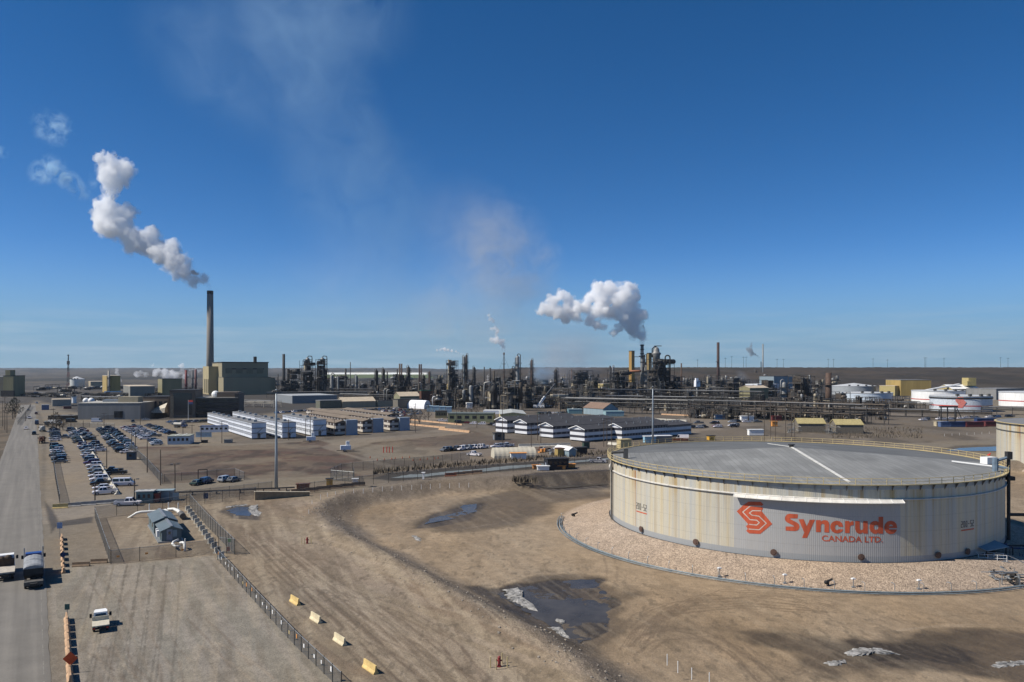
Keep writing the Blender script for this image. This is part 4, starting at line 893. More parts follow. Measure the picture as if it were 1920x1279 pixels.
wheels(t, (.6, 1.8, 4.2, 5.4, 7.4, 11.6), (-.98, .98), .5)
for x0 in (2.2, 5.9):
    MB().box(x0 + 1.55, 0, .95, 2.6, 2.2, .5, top=(3.4, 2.45)).box(x0 + 1.55, 0, 1.45, 3.4, 2.45, .95).build('hopper', steel_d, t)
    V = []; Fc = []
    for i, x in enumerate((0, .25, 1.1, 2.2, 3.1, 3.4)):
        for k in range(9):
            a = math.pi * k / 8; V.append((x0 - .15 + x, -1.27 * math.cos(a), 2.35 + (.62 + .06 * math.sin(i * 2)) * math.sin(a) * (.75 if i in (0, 5) else 1)))
    for i in range(5): Fc += [(i * 9 + k, i * 9 + k + 1, i * 9 + k + 10, i * 9 + k + 9) for k in range(8)]
    Fc += [tuple(range(8, -1, -1)), tuple(45 + k for k in range(9))]
    MB().add(V, Fc).build('tarpaulin', tarp, t)
MB().box(.3, 0, .85, 1.5, 2.3, .12).box(-.35, 0, .55, .12, 2.35, .5).build('tail_deck', steel, t)
cab(t, 9.4, 11.0, 2.35, 3.05, mat('lorry_blue', (.02, .05, .22), .35, .1, .1, 1, coat=.4), 1.5)
for s in (-1.2, 1.2): MB().tube((9.2, s, .9), (9.2, s, 3.7), .09, 8).tube((9.2, s, 3.7), (9.0, s, 4.1), .09, 8).build('exhaust_stack', galv, t)
X, Y = G(9, 1090); t = thing('flatbed_lorry', 'white cab lorry with pale flat deck cut off by the left edge', 'lorry', X, Y, .05, RD)
MB().box(3.6, 0, .6, 8.4, .9, .35).build('chassis', steel_d, t); wheels(t, (.9, 2.1, 6.6), (-.95, .95), .5)
MB().box(1.7, 0, 1.1, 4.2, 2.45, .22).build('deck', mat('deck_board', (.42, .38, .32), .8, 0, .2, 2), t)
MB().box(-.4, 0, .8, .12, 2.4, .3).build('bumper', black, t)
cab(t, 4.9, 6.7, 2.3, 2.75, white_p, 1.2)
MB().box(4.3, 0, 1.3, .5, 2.2, 1.0).sph((4.3, -.3, 2.5), .55, 8, 5, .8).sph((4.3, .5, 2.4), .5, 8, 5, .8).build('load', mat('brown_load', (.07, .05, .035), .9, 0, .4, 2, .5), t)
MB().tube((4.7, 1.2, .9), (4.7, 1.2, 3.3), .09, 8).build('exhaust_stack', steel_d, t)
X, Y = G(189, 1186); t = thing('flatbed_truck', 'small white flat deck truck standing on the dirt yard', 'truck', X, Y, 0, RD - .06); t.scale = (.88, .88, .88)
MB().box(2.3, 0, .5, 5.0, .8, .25).build('chassis', steel_d, t); wheels(t, (.9, 4.0), (-.8, .8), .4, .28)
MB().box(.95, 0, .9, 2.5, 2.05, .14).box(2.2, 0, 1.04, .1, 2.0, .55).build('deck', mat('deck_board_light', (.50, .46, .36), .8, 0, .2, 2), t)
MB().box(-.3, 0, .55, .1, 2.0, .3).build('bumper', black, t)
for s in (-.8, .8): MB().box(-.36, s, .62, .05, .25, .16).build('tail_light', red_p, t)
cab(t, 2.4, 3.9, 1.85, 2.05, white_p, 1.1)
# works vehicles along the road shoulder
def works_truck(label, px, py, rot, m, body, hz=2.6):
    X, Y = G(px, py); t = thing('works_truck', label, 'truck', X, Y, .02, rot)
    MB().box(3, 0, .6, 7, .9, .3).build('chassis', steel_d, t); wheels(t, (.8, 1.9, 5.4), (-.95, .95), .5); cab(t, 4.6, 6.2, 2.3, 2.7, m, .9)
    if body == 'tank': MB().tube((-.4, 0, 1.9), (4.2, 0, 1.9), .95, 14).build('tank_body', insul, t)
    elif body == 'junk':
        b = MB(); r_ = random.Random(8)
        for k in range(14): b.box(r_.uniform(-.2, 4), r_.uniform(-.9, .9), 1.2 + r_.uniform(0, 1.2), r_.uniform(.3, 1.4), r_.uniform(.2, .8), r_.uniform(.3, 1.2), r_.uniform(0, 3))
        b.box(1.9, 0, .95, 4.6, 2.4, .3).build('load', rustm, t)
    else: MB().box(1.9, 0, 1.0, 4.6, 2.4, hz - 1, top=(4.6, 2.5)).build('box_body', white_p if body == 'white' else steel, t)
    return t
works_truck('truck loaded with brown scrap on the road shoulder near the parked cars', 79, 832, RD, steel_d, 'junk')
works_truck('tanker truck on the road shoulder beside the roadside trees', 81, 810, RD + .1, white_p, 'tank')
works_truck('long truck with white box lying across the road shoulder', 94, 796, R(-10), white_p, 'white')
works_truck('grey box truck at the corner of the lot by the bare trees', 88, 800, RD, bluegrey, 'grey')
works_truck('concrete mixer like tanker parked beside the dark row by the dirt track', 328, 802, R(-10), dark_blue, 'tank')
works_truck('white box truck parked above the white fabric roof stalls', 1046, 852, R(60), white_p, 'white')
# ------------------------------------------------------------------ barriers, fences, poles, the metering compound
def barrier_mesh(L=2.6, h=.86, w=1.0):
    return MB().prism([(-.3 * w, 0), (.3 * w, 0), (.3 * w, .1), (.13 * w, .34), (.08 * w, h), (-.08 * w, h), (-.13 * w, .34), (-.3 * w, .1)], -L / 2, L / 2, 'y')
bar_m = {c: mat('barrier_' + c, v, .85, 0, .22, 1.6, .2) for c, v in (('orange', (.42, .27, .16)), ('cream', (.58, .50, .33)), ('yellow', (.58, .42, .17)), ('grey', (.33, .31, .28)), ('brown', (.20, .14, .09)), ('pale', (.48, .45, .38)), ('red', (.34, .12, .06)))}
BMC = {}
def barrier(c, x, y, rot, label, group=None, L=2.6, h=.86, z=0.0, w=1.0):
    k = (c, L, h, w)
    if k not in BMC: m_ = barrier_mesh(L, h, w).mesh('barrier'); m_.materials.append(bar_m[c]); BMC[k] = m_
    o = link('concrete_barrier', BMC[k]); o.location = (x, y, z); o.rotation_euler = (0, 0, rot); return tag(o, label, 'barrier', group)
def px_line(a, b, n): A = Vector(G(*a)); B = Vector(G(*b)); return [A.lerp(B, i / max(1, n - 1)) for i in range(n)]
for i, p in enumerate(px_line((131, 1274), (125, 1166), 8)): barrier('orange', p.x, p.y, SITE, f'faded orange barrier beside the yard entrance, {ORD[i]} from the near end', 'near orange barriers along the road')
for i, p in enumerate(px_line((119, 1072), (116, 1012), 7)): barrier('orange', p.x, p.y, SITE, f'faded orange barrier beside the fenced compound, {ORD[i]} from the near end', 'far orange barriers along the road')
for (x, y), c, lb in (((553, 1131), 'yellow', 'yellow barrier on the track, farthest of four beyond the long fence'), ((592, 1164), 'cream', 'cream barrier on the track, second farthest beyond the long fence'), ((637, 1205), 'cream', 'cream barrier on the track, second nearest beyond the long fence'), ((694, 1257), 'yellow', 'yellow barrier on the track, nearest of four beyond the long fence')):
    X, Y = G(x, y); barrier(c, X, Y, R(38), lb, 'four barriers on the dirt track')
for i, p in enumerate(px_line((414, 1046), (352, 957), 13)): barrier('pale', p.x, p.y, R(-20), f'pale concrete block beside the compound fence, {ORD[i]} from the near end', 'pale blocks along the compound fence', 1.3, 1.0)
for i, (x, y) in enumerate(((152, 1062), (186, 1056))): X, Y = G(x, y); barrier('brown', X, Y, R(-78), ('dark barrier lying left on the yard edge', 'dark barrier touching the compound corner')[i], None, 2.5, .7)
for i, p in enumerate(px_line((560, 924), (672, 911), 6)): barrier('brown', p.x, p.y, R(-70), f'brown barrier on the verge below the ice ditch, {ORD[i]} from the light mast', 'brown barriers near the tall light mast', 3.6, 1.0)
for i, p in enumerate(px_line((845, 893), (894, 888), 4)): barrier('red' if i == 0 else 'orange', p.x, p.y, R(-70), f'rusty barrier beside the ice ditch, {ORD[i]} from the left', 'rusty barriers beside the ice ditch', 3.4, 1.0)
for i, p in enumerate(px_line((132, 950), (218, 943), 4)): barrier('grey', p.x, p.y, R(-70), f'grey barrier on the side road verge, {ORD[i]} from the main road', 'grey barriers at the side road', 4.2, .9)
X, Y = G(113, 953); barrier('yellow', X, Y, R(-70), 'bright orange barrier at the corner of the side road', None, 3.0, 1.0)
# pale barrier lines in the parking lot: each line is one long row of butted barriers
def barrier_line(a, b, c, n, what, hz=.9, w=2.2):
    P = px_line(a, b, n); L = (P[1] - P[0]).length * .96; d = P[1] - P[0]; ro = math.atan2(d.y, d.x) - math.pi / 2
    for i, p in enumerate(P): barrier(c, p.x, p.y, ro, f'{what}, {ORD[i]} from the near end', what + ' line', round(L, 2), hz, 0.0, w)
barrier_line((218, 924), (164, 836), 'pale', 20, 'pale barrier dividing the near parking rows')
barrier_line((157, 831), (143, 806), 'pale', 9, 'pale barrier dividing the far parking rows')
barrier_line((219, 829), (194, 804), 'pale', 9, 'pale barrier between the dark parking rows')
barrier_line((232, 838), (222, 831), 'orange', 4, 'orange barrier between the dark parking rows')
barrier_line((690, 789), (830, 803), 'orange', 16, 'orange street barrier below the arch shelter', .9)
barrier_line((828, 806), (876, 811), 'orange', 6, 'orange trench edge on the bare field', 1.1)
barrier_line((860, 797), (700, 781), 'orange', 14, 'orange kerb barrier before the olive hall', .8)
barrier_line((1245, 778), (1560, 792), 'orange', 30, 'orange kerb barrier below the pipe rack', .9)
barrier_line((1205, 792), (1278, 796), 'pale', 5, 'pale tarpaulin covered wall behind the dormitories', 2.8)
barrier_line((1150, 834), (1170, 836), 'pale', 2, 'pale kerb block left of the tank rim', 1.0)
barrier_line((982, 838), (1060, 836), 'pale', 5, 'pale block above the cream arch tent', 1.2)
# chain link
fm = bpy.data.materials.new('chain_link'); fm.use_nodes = True; n = fm.node_tree.nodes; l = fm.node_tree.links
tr = n.new('ShaderNodeBsdfTransparent'); mxs = n.new('ShaderNodeMixShader'); mxs.inputs[0].default_value = .36; pb = n['Principled BSDF']; pb.inputs['Base Color'].default_value = (.10, .11, .115, 1); pb.inputs['Roughness'].default_value = .5
l.new(tr.outputs[0], mxs.inputs[1]); l.new(pb.outputs[0], mxs.inputs[2]); l.new(mxs.outputs[0], n['Material Output'].inputs[0])
PM = {}
def fence(label, pts, hz=2.4, step=3.0, tags=0, z=0.0, pm=None, mesh=True):
    P = [Vector(G(*q)) for q in pts]; o = P[0]; g = thing('chain_link_fence', label, 'fence', o.x, o.y, z); pl = []; n_ = 0
    for a, b in zip(P, P[1:]):
        k = max(1, round((b - a).length / step)); pl += [a.lerp(b, i / k) for i in range(k)]
        d = (b - a).normalized(); s_ = Vector((-d.y, d.x)) * .012; A, B = a - o, b - o
        if mesh: MB().add([(A.x, A.y, .05), (B.x, B.y, .05), (B.x, B.y, hz), (A.x, A.y, hz)], [(0, 1, 2, 3)]).build('mesh_panel', fm, g)
        MB().tube((A.x, A.y, hz), (B.x, B.y, hz), .035, 5).build('top_rail', galv, g)
        if tags:
            r_ = random.Random(len(label)); L = (b - a).length; t = 1.0
            while t < L:
                p = A + d * t; w_ = r_.uniform(.25, .42); h_ = r_.uniform(.28, .5); zz = r_.uniform(.7, 1.1)
                MB().box(p.x - s_.x * 5, p.y - s_.y * 5, zz, .04, w_, h_, math.atan2(d.y, d.x) - math.pi / 2).build('warning_plate', r_.choice([white_p, white_p, yellow_p, orange_p]), g); t += tags * r_.uniform(.6, 1.3)
    pl.append(P[-1])
    if hz not in PM: PM[hz] = MB().cyl(0, 0, 0, .05, hz + .12, 6).mesh('post'); PM[hz].materials.append(steel_d)
    kids(PM[hz], 'post', g, [(p.x - o.x, p.y - o.y, 0) for p in pl[:100]])
    return g
fence('long chain link fence hung with small warning plates along the yard', [(408, 1050), (470, 1120), (552, 1210), (640, 1295)], 1.75, 2.6, 3.2)
fence('chain link fence with sagging mesh right of the pale blocks', [(356, 948), (386, 985), (440, 1040)], 2.6, 2.6)
fence('short fence return joining the compound corner', [(440, 1040), (410, 1036)], 2.6, 2.2)
fence('front fence of the metering compound with dark posts', [(208, 1058), (262, 1052), (330, 1045), (404, 1036)], 2.2, 4.6, 14)
fence('left fence of the metering compound', [(206, 1056), (178, 972)], 2.2, 3.4)
fence('back fence of the metering compound by the side road', [(178, 972), (258, 962), (350, 948)], 2.4, 5)
fence('fence along the side road from the compound to the light mast', [(350, 948), (480, 934), (478, 934)], 2.6, 4)
fence('gated fence below the parked cars at the side road', [(318, 944), (430, 932), (510, 922)], 2.6, 4)
fence('long fence along the ice ditch', [(560, 927), (700, 908), (860, 892), (1010, 880), (1140, 868)], 2.6, 4.5)
fence('fence round the corner of the brown field by the ditch', [(620, 896), (640, 886), (720, 878), (830, 868), (880, 862)], 2.6, 4)
fence('grey fence panel standing at the ditch head', [(620, 900), (664, 904), (662, 893)], 2.8, 2)
fence('dark fence between the road and the parking rows', [(112, 945), (104, 900), (97, 845), (92, 806)], 2.2, 4)
fence('fence along the left edge of the brown field', [(304, 908), (276, 875), (243, 842)], 2.6, 4)
fence('fence with a portal frame below the brown field', [(308, 904), (372, 899), (440, 892), (458, 900)], 2.2, 5)
fence('fence before the long grey warehouse', [(182, 789), (262, 783)], 3, 8)
fence('roadside fence left of the far road', [(33, 797), (52, 772), (58, 762)], 2.4, 7)
fence('far fence above the parking rows', [(112, 804), (168, 802), (215, 803)], 2.6, 6)
X, Y = G(380, 897); g = thing('portal_frame', 'dark square portal frame in the fence below the brown field', 'frame', X, Y, 0, R(15)); MB().box(-1.2, 0, 0, .2, .2, 2.6).build('post', steel_d, g); MB().box(1.2, 0, 0, .2, .2, 2.6).build('post', steel_d, g); MB().box(0, 0, 2.4, 2.2, .2, .2).build('beam', steel_d, g)
X, Y = G(380, 928); g = thing('pipe_run', 'dark raised pipe run along the verge below the parked cars', 'pipework', X, Y, 0, R(17))
for yy in (0, 1.2): MB().tube((-9, yy, .8), (22, yy, .8), .12, 6).build('pipe', steel_d, g)
for k in range(6): MB().box(-8 + k * 5.6, .6, 0, .2, 1.6, .75).build('support', steel_d, g)
# hydrants with guard posts, stakes, snow poles
def hydrant(px, py, label):
    X, Y = G(px, py); g = thing('fire_hydrant', label, 'hydrant', X, Y, 0)
    MB().cyl(0, 0, 0, .16, .95, 10).sph((0, 0, .95), .18, 8, 5).tube((-.3, 0, .65), (.3, 0, .65), .09, 8).cyl(0, 0, 0, .24, .1, 10).build('hydrant_body', mat('dull_red_paint', (.22, .03, .03), .6), g)
    for a, b in ((-.9, -.3), (-.3, -.8), (.85, -.3), (.3, .8)): MB().cyl(a, b, 0, .06, 1.15, 6).build('guard_post', yellow_p, g)
hydrant(936, 1250, 'dull red hydrant between yellow guard posts on the track in the foreground'); hydrant(576, 1019, 'dull red hydrant between yellow guard posts near the bend of the berm')
stake = MB().cyl(0, 0, 0, .045, 1.25, 6).mesh('marker_stake'); stake.materials.append(white_p)
def stakes(pts, label, grp, z=0):
    for i, (x, y) in enumerate(pts):
        X, Y = G(x, y, z); o = link('marker_stake', stake); o.location = (X, Y, z - .05); tag(o, f'{label}, {ORD[i]} from the left', 'marker stake', grp)
stakes([(601, 937), (614, 933), (629, 931), (646, 928), (663, 926), (681, 925), (699, 923), (717, 921), (735, 920), (753, 919), (772, 918), (790, 917), (807, 916), (825, 915), (843, 915), (861, 914), (879, 914)], 'white stake on top of the berm behind the basin', 'stakes along the berm', .3)
stakes([(1251, 1247), (1271, 1261), (1297, 1274), (1330, 1283)], 'white stake at the bottom edge among the wheel tracks', 'stakes at the foot of the view', -1.2)
stakes([(1771 + 14 * k, 824 - k * .7 - 6) for k in range(7)], 'white stake on the far bank behind the big tank', 'stakes on the far bank')
stakes([(579, 966), (585, 948)], 'white stake on the berm corner', 'stakes on the berm corner', .3)
# signs
def sign(px, py, label, shape, m, hz=2.0, sz=.8, rot=0.0, z=0):
    X, Y = G(px, py, z); g = thing('road_sign', label, 'sign', X, Y, z, rot)
    MB().box(0, .03, 0, .07, .07, hz + .2).build('post', galv, g)
    if shape == 'diamond': MB().prism([(0, hz - sz), (sz, hz), (0, hz + sz), (-sz, hz)], -.04, 0, 'y').build('sign_plate', m, g)
    elif shape == 'round': MB().prism([(.42 * math.cos(2 * math.pi * k / 14), hz + .42 * math.sin(2 * math.pi * k / 14)) for k in range(14)], -.04, 0, 'y').build('sign_plate', m, g)
    else: MB().box(0, -.02, hz - sz / 2, sz * .8, .04, sz).build('sign_plate', m, g)
sign(132, 1262, 'orange red diamond works sign among the near orange barriers', 'diamond', mat('works_sign', (.5, .075, .02), .5), 1.5, .72, .2)
sign(118, 1060, 'dark blue round sign on the barrier row beside the compound', 'round', dark_blue, 1.7, .5, .2)
sign(112, 1012, 'pale blue plate sign at the far end of the compound barriers', 'plate', mat('pale_blue_sign', (.2, .27, .42), .5), 2.6, 1.1, .2)
sign(126, 1162, 'small dark green sign on a post at the near barrier row', 'plate', mat('green_sign', (.03, .09, .08), .5), 1.6, .7, .2)
sign(428, 1036, 'red plate leaning on the fence at the compound corner', 'plate', red_p, .6, .7, .3); sign(430, 1034, 'green plate on the fence post at the compound corner', 'plate', mat('lime_sign', (.2, .45, .06), .5), 1.9, .6, .3)
sign(330, 947, 'blue notice board on the fence behind the compound', 'plate', bluegrey, 2.0, 1.6, .3); sign(386, 941, 'dark blue box sign on the side road fence', 'plate', dark_blue, 1.4, 1.3, .2)
# poles
polem = wood
def pole(px, ytop, ybase, label, arms=1, lamp=False, grp='timber utility poles', r=.13, z=0):
    X, Y = G(px, ybase, z); hz = (ybase - ytop) * mpp(ybase, z); g = thing('utility_pole', label, 'pole', X, Y, z, SITE * .6)
    MB().cyl(0, 0, 0, r * 1.25, hz, 8, r * .8).build('pole_shaft', wood, g)
    for k in range(arms): MB().box(0, -.12, hz - .5 - k * 1.1, 2.4, .12, .14).build('cross_arm', wood, g)
    if lamp:
        for s in (-.7, .7): MB().box(s, -.2, hz - .1, .7, .5, .2).build('flood_lamp', steel, g)
PL = [(178, 908, 945, 'utility pole by the dark bank at the near end of the lot', 0, 0), (252, 898, 942, 'pole with twin flood lamps beside the blue guard cabin', 0, 1), (328, 870, 934, 'lamp pole in front of the brown field', 0, 1), (301, 843, 910, 'dark pole at the lower left corner of the brown field', 0, 0), (276, 826, 886, 'dark pole on the left edge of the brown field', 0, 0), (200, 837, 878, 'lamp pole in the gap between the near parking rows', 0, 1), (180, 816, 852, 'lamp pole beside the short parking row', 0, 1), (254, 810, 850, 'dark pole behind the dark blue ticket cabin', 1, 0), (247, 805, 846, 'dark pole at the end of the dense parking row', 1, 0), (195, 774, 804, 'pole at the head of the dark parking row', 1, 0), (133, 776, 804, 'pole at the head of the pale barrier line', 1, 0), (156, 788, 806, 'short pole above the far parking row', 0, 0), (263, 755, 801, 'tall pole before the brown hall', 1, 0), (360, 796, 826, 'pole above the left part of the brown field', 1, 0), (377, 798, 826, 'pole left of the billboard trailer', 1, 0), (416, 789, 831, 'pole before the nearest white dormitory', 1, 0), (343, 790, 818, 'pole beside the blue office trailer', 1, 0),
      (541, 786, 825, 'pole before the second white dormitory', 1, 0), (573, 785, 821, 'left of two poles before the third white dormitory', 1, 0), (582, 780, 823, 'right of two poles before the third white dormitory', 1, 0), (627, 785, 818, 'pole before the first brown dormitory', 1, 0), (648, 783, 818, 'pole between the first and second brown dormitories', 1, 0), (699, 779, 812, 'pole between the second and third brown dormitories', 1, 0), (779, 756, 811, 'tall pole on the bare ground right of the brown dormitories', 1, 0), (777, 762, 800, 'slim pole close behind the tall pole right of the brown dormitories', 0, 0), (797, 768, 790, 'pole below the white arch shelter', 0, 0), (856, 766, 797, 'pole before the olive hall', 1, 0), (894, 770, 802, 'pole at the right end of the olive hall', 1, 0), (929, 778, 806, 'left of two poles before the first dark roofed dormitory', 0, 0), (934, 776, 804, 'right of two poles before the first dark roofed dormitory', 0, 0), (942, 762, 836, 'tall pole above the cream arch tent', 1, 0), (1008, 772, 826, 'pole before the second dark roofed dormitory', 1, 0), (996, 798, 838, 'pole above the right end of the cream arch tent', 1, 0), (1014, 790, 832, 'pole between the second and third dark roofed dormitories', 0, 0), (1132, 786, 838, 'left pole of the transformer pair by the tank', 2, 0), (1138, 784, 838, 'middle pole of the transformer pair by the tank', 2, 0), (1147, 784, 838, 'right pole left of the tank rim', 1, 0), (1295, 757, 790, 'pole below the long pipe rack', 1, 0), (9, 744, 806, 'left of the tall poles beside the road', 1, 0), (13, 768, 812, 'right of the tall poles beside the road', 1, 0), (5, 752, 800, 'slim pole at the left edge of the view', 1, 0), (48, 772, 790, 'small pole at the bend of the far road', 0, 0), (100, 766, 802, 'pole by the roadside trees', 1, 0)]
for px, a, b, lb, ar_, la in PL: pole(px, a, b, lb, ar_, la)
for i, (px, a, b) in enumerate(((1433, 752, 828), (1445, 745, 822), (1454, 760, 826), (1473, 750, 826), (1484, 756, 824), (1490, 760, 830))): pole(px, a, b, f'slim dark steel pole left of the yellow roofed sheds, {ORD[i]} from the left', 2, 0, 'slim steel poles by the yellow roofed sheds', .12)
for i, (px, h_) in enumerate(((1308, 14), (1360, 17), (1372, 20), (1394, 19), (1399, 19), (1457, 15), (1469, 15), (1553, 15), (1563, 15), (1637, 16), (1664, 14), (1734, 18), (1736, 18), (1770, 17), (1876, 18), (1890, 17))):
    Y = 2560.0; X = (px - 960) / F * Y; g = thing('pylon', f'thin power line pole on the skyline of the right hillside, {ORD[i]} from the left', 'power pole', X, Y, 37, 0, 'power poles on the hilltop'); hh = (h_ + 3) * Y / F
    MB().cyl(0, 0, 0, .5, hh, 6, .35).build('pole_shaft', steel_d, g); MB().box(0, 0, hh - 3, 9, .6, .6).build('cross_arm', steel_d, g)
def mast(px, ytop, ybase, label, z=0):
    X, Y = G(px, ybase, z); hz = (ybase - ytop) * mpp(ybase, z); g = thing('light_mast', label, 'light mast', X, Y, z)
    m_ = mat('mast_paint', (.30, .34, .37), .45, .3, .08, .5)
    MB().rings([(.46, 0), (.34, hz * .4), (.26, hz * .7), (.18, hz)], 14).build('mast_shaft', m_, g, True); MB().box(0, 0, 0, 1.5, 1.5, .5).build('footing', concrete, g)
    MB().rings([(.9, hz - .35), (.9, hz - .2), (.2, hz - .2)], 12).build('lamp_ring', steel, g)
    for k in range(6): a = k * math.pi / 3; MB().box(1.0 * math.cos(a), 1.0 * math.sin(a), hz - .7, .5, .4, .35, a).build('flood_lamp', steel, g)
    MB().tube((0, 0, hz), (0, 0, hz + 1.5), .03, 5).build('lightning_rod', steel, g)
mast(518, 730, 919, 'tall pale light mast rising beside the brown field'); mast(1224, 724, 834, 'tall pale light mast rising behind the big tank roof')
X, Y = G(128, 728); hz = 62 * mpp(728); g = thing('lattice_tower', 'slender dull red and grey lattice radio mast on the left skyline', 'radio mast', X, Y, 0)
for k in range(6):
    m_ = mat('mast_dull_red', (.22, .09, .08), .7) if k % 2 == 0 else steel; o = MB(); z0, z1 = hz * k / 6, hz * (k + 1) / 6; w0, w1 = 1.9 - k * .26, 1.64 - k * .26
    for a, b in ((-1, -1), (1, -1), (1, 1), (-1, 1)):
        o.bar((a * w0, b * w0, z0), (a * w1, b * w1, z1), .35, .35); c_, d_ = -b, a; o.bar((a * w0, b * w0, z0), (c_ * w1, d_ * w1, z1), .3, .3)
    o.build('lattice_section', m_, g)
MB().box(0, 0, hz * .72, 3.2, 3.2, 6).box(0, 0, hz * .98, 2, 2, 2).build('antenna_cluster', steel, g)
X, Y = G(353, 790); hz = 40 * mpp(790); g = thing('flagpole', 'flagpole with a red and blue flag before the dark office block', 'flagpole', X, Y)
MB().cyl(0, 0, 0, .14, hz, 8, .08).build('pole_shaft', white_p, g); MB().box(1.5, 0, hz - 1.2, 2.8, .06, 1.0).build('flag', red_p, g); MB().box(1.5, 0, hz - 2.6, 2.8, .06, 1.4).build('flag', dark_blue, g)
# metering compound sheds and white pipes
X, Y = G(303, 1018); g = thing('metering_shed', 'pair of joined grey green gabled sheds with pale ridge caps in the compound', 'shed', X, Y, 0, R(31))
shed_c = mat('shed_cladding', (.10, .135, .145), .65, 0, .12, 1, streak=.2); shed_r = mat('shed_roof', (.12, .15, .16), .5, .1, .12, .6); door_m = mat('shed_door', (.22, .25, .30), .5)
for y0, y1, hz, x0, x1, up in ((0, 7.6, 2.1, 0, 3.3, .6), (8.0, 17.5, 2.4, -.4, 3.4, .7)):
    MB().prism([(x0, .25), (x1, .25), (x1, hz), ((x0 + x1) / 2, hz + up), (x0, hz)], y0, y1, 'y').build('wall', shed_c, g)
    MB().add([(x0 - .3, y0 - .3, hz - .12), ((x0 + x1) / 2, y0 - .3, hz + up + .06), (x1 + .3, y0 - .3, hz - .12), (x0 - .3, y1 + .2, hz - .12), ((x0 + x1) / 2, y1 + .2, hz + up + .06), (x1 + .3, y1 + .2, hz - .12),
              (x0 - .3, y0 - .3, hz), ((x0 + x1) / 2, y0 - .3, hz + up + .18), (x1 + .3, y0 - .3, hz), (x0 - .3, y1 + .2, hz), ((x0 + x1) / 2, y1 + .2, hz + up + .18), (x1 + .3, y1 + .2, hz)],
             [(0, 1, 4, 3), (1, 2, 5, 4), (6, 9, 10, 7), (7, 10, 11, 8), (0, 3, 9, 6), (2, 8, 11, 5), (0, 6, 7, 1), (1, 7, 8, 2), (3, 4, 10, 9), (4, 5, 11, 10)]).build('roof', shed_r, g)
    MB().box((x0 + x1) / 2, (y0 + y1) / 2, hz + up + .17, .5, y1 - y0 + .4, .07).build('ridge_cap', galv, g)
d_ = MB().box(1.3, -.03, .35, .95, .06, 1.95).build('door', door_m, g); MB().box(1.3, -.07, 1.4, .4, .03, .5).build('pane', dark_w, d_)
MB().box(2.2, -.03, .9, .7, .08, 1.2).build('louvre_panel', bluegrey, g); MB().box(1.5, 8.7, 0, 4.2, 18, .25).build('skid', galv, g)
MB().box(-.4, 1.6, .9, .5, .9, 1.1).build('cabinet', white_p, g); MB().box(-.4, 3.4, 1.1, .4, .6, .9).build('cabinet', white_p, g)
for y in (10.6, 14.8): MB().box(-.43, y, 1.1, .06, .8, .8).build('window', dark_w, g)
wp = mat('white_pipe_paint', (.68, .67, .62), .45, 0, .08, 1)
def wpt(px, py, z): X, Y = G(px, py, z); return (X, Y, z)
o_ = Vector(wpt(296, 966, 0)); g = thing('white_pipework', 'thick white pipe loop rising from the ground behind the compound sheds', 'pipework', o_.x, o_.y)
def rel(L): return [tuple(Vector(p) - o_) for p in L]
MB().path(rel([wpt(240, 972, -.2), wpt(250, 966, .6), wpt(256, 962, 1.0), wpt(264, 960, 1.2), wpt(300, 958, 1.2), wpt(312, 956, 1.3)]), .26, 10).build('pipe', wp, g, True)
MB().path(rel([wpt(310, 957, 1.3), wpt(316, 963, 1.2), wpt(322, 972, .8)]), .34, 10).build('pipe', wp, g, True)
MB().path(rel([wpt(314, 956, 1.3), wpt(326, 955, 1.3), wpt(334, 958, 1.2), wpt(341, 965, .9)]), .38, 10).build('pipe', wp, g, True)
MB().tube(*rel([wpt(339, 963, .95), wpt(343, 968, .8)]), .62, 14).build('flange', steel, g)
for p in ((280, 960), (316, 957), (334, 958)): a = rel([wpt(p[0], p[1] + 4, 0)])[0]; MB().tube(a, (a[0], a[1], 2.2), .12, 8).box(a[0], a[1], 0, .6, .6, .8).build('valve_post', wp, g)
o_ = Vector(wpt(338, 1030, 0)); g = thing('white_pipework', 'short white pipe bend with valve in front of the compound sheds', 'pipework', o_.x, o_.y)
MB().path(rel([wpt(334, 1012, .9), wpt(325, 1016, .8), wpt(323, 1020, .8), wpt(328, 1024, .8), wpt(338, 1024, .8)]), .2, 8).build('pipe', wp, g, True)
MB().path(rel([wpt(338, 1018, .9), wpt(343, 1017, 1.1), wpt(346, 1021, 1.0), wpt(346, 1034, .0)]), .22, 8).build('pipe', wp, g, True)
a = rel([wpt(347, 1024, 0)])[0]; MB().tube(a, (a[0], a[1], 1.3), .1, 8).build('valve_post', wp, g)
# guard cabins and small site boxes
def cabin(name, label, cat, px, py, sx_, sy_, hz, m, rm, rot=SITE, win=2, door=True, over=.25, group=None, z=0.0):
    X, Y = G(px, py, z); g = thing(name, label, cat, X, Y, z, rot, group)
    MB().box(sx_ / 2, sy_ / 2, .15, sx_, sy_, hz).build('wall', m, g); MB().box(sx_ / 2, sy_ / 2, hz + .15, sx_ + over * 2, sy_ + over * 2, .18).build('roof', rm, g); MB().box(sx_ / 2, sy_ / 2, 0, sx_ - .1, sy_ - .1, .15).build('skid', steel_d, g)
    for k in range(win): MB().box(sx_ * (k + .6) / (win + .4), -.03, hz * .5, sx_ / (win + 1) * .6, .06, hz * .33).build('window', dark_w, g)
    if door: MB().box(-.03, sy_ * .5, .2, .06, .9, 2.0).build('door', door_m, g)
    return g
cabin('guard_cabin', 'blue guard cabin with dark windows beside the side road', 'cabin', 255, 945, 3.6, 2.6, 2.6, mat('teal_cladding', (.09, .16, .17), .6), mat('pale_roof', (.36, .36, .34), .7), R(12), 3)
cabin('equipment_box', 'dull red container end right of the blue guard cabin', 'container', 279, 943, 2.2, 2.4, 2.0, mat('dull_red_box', (.22, .06, .05), .7), steel_d, R(12), 1)
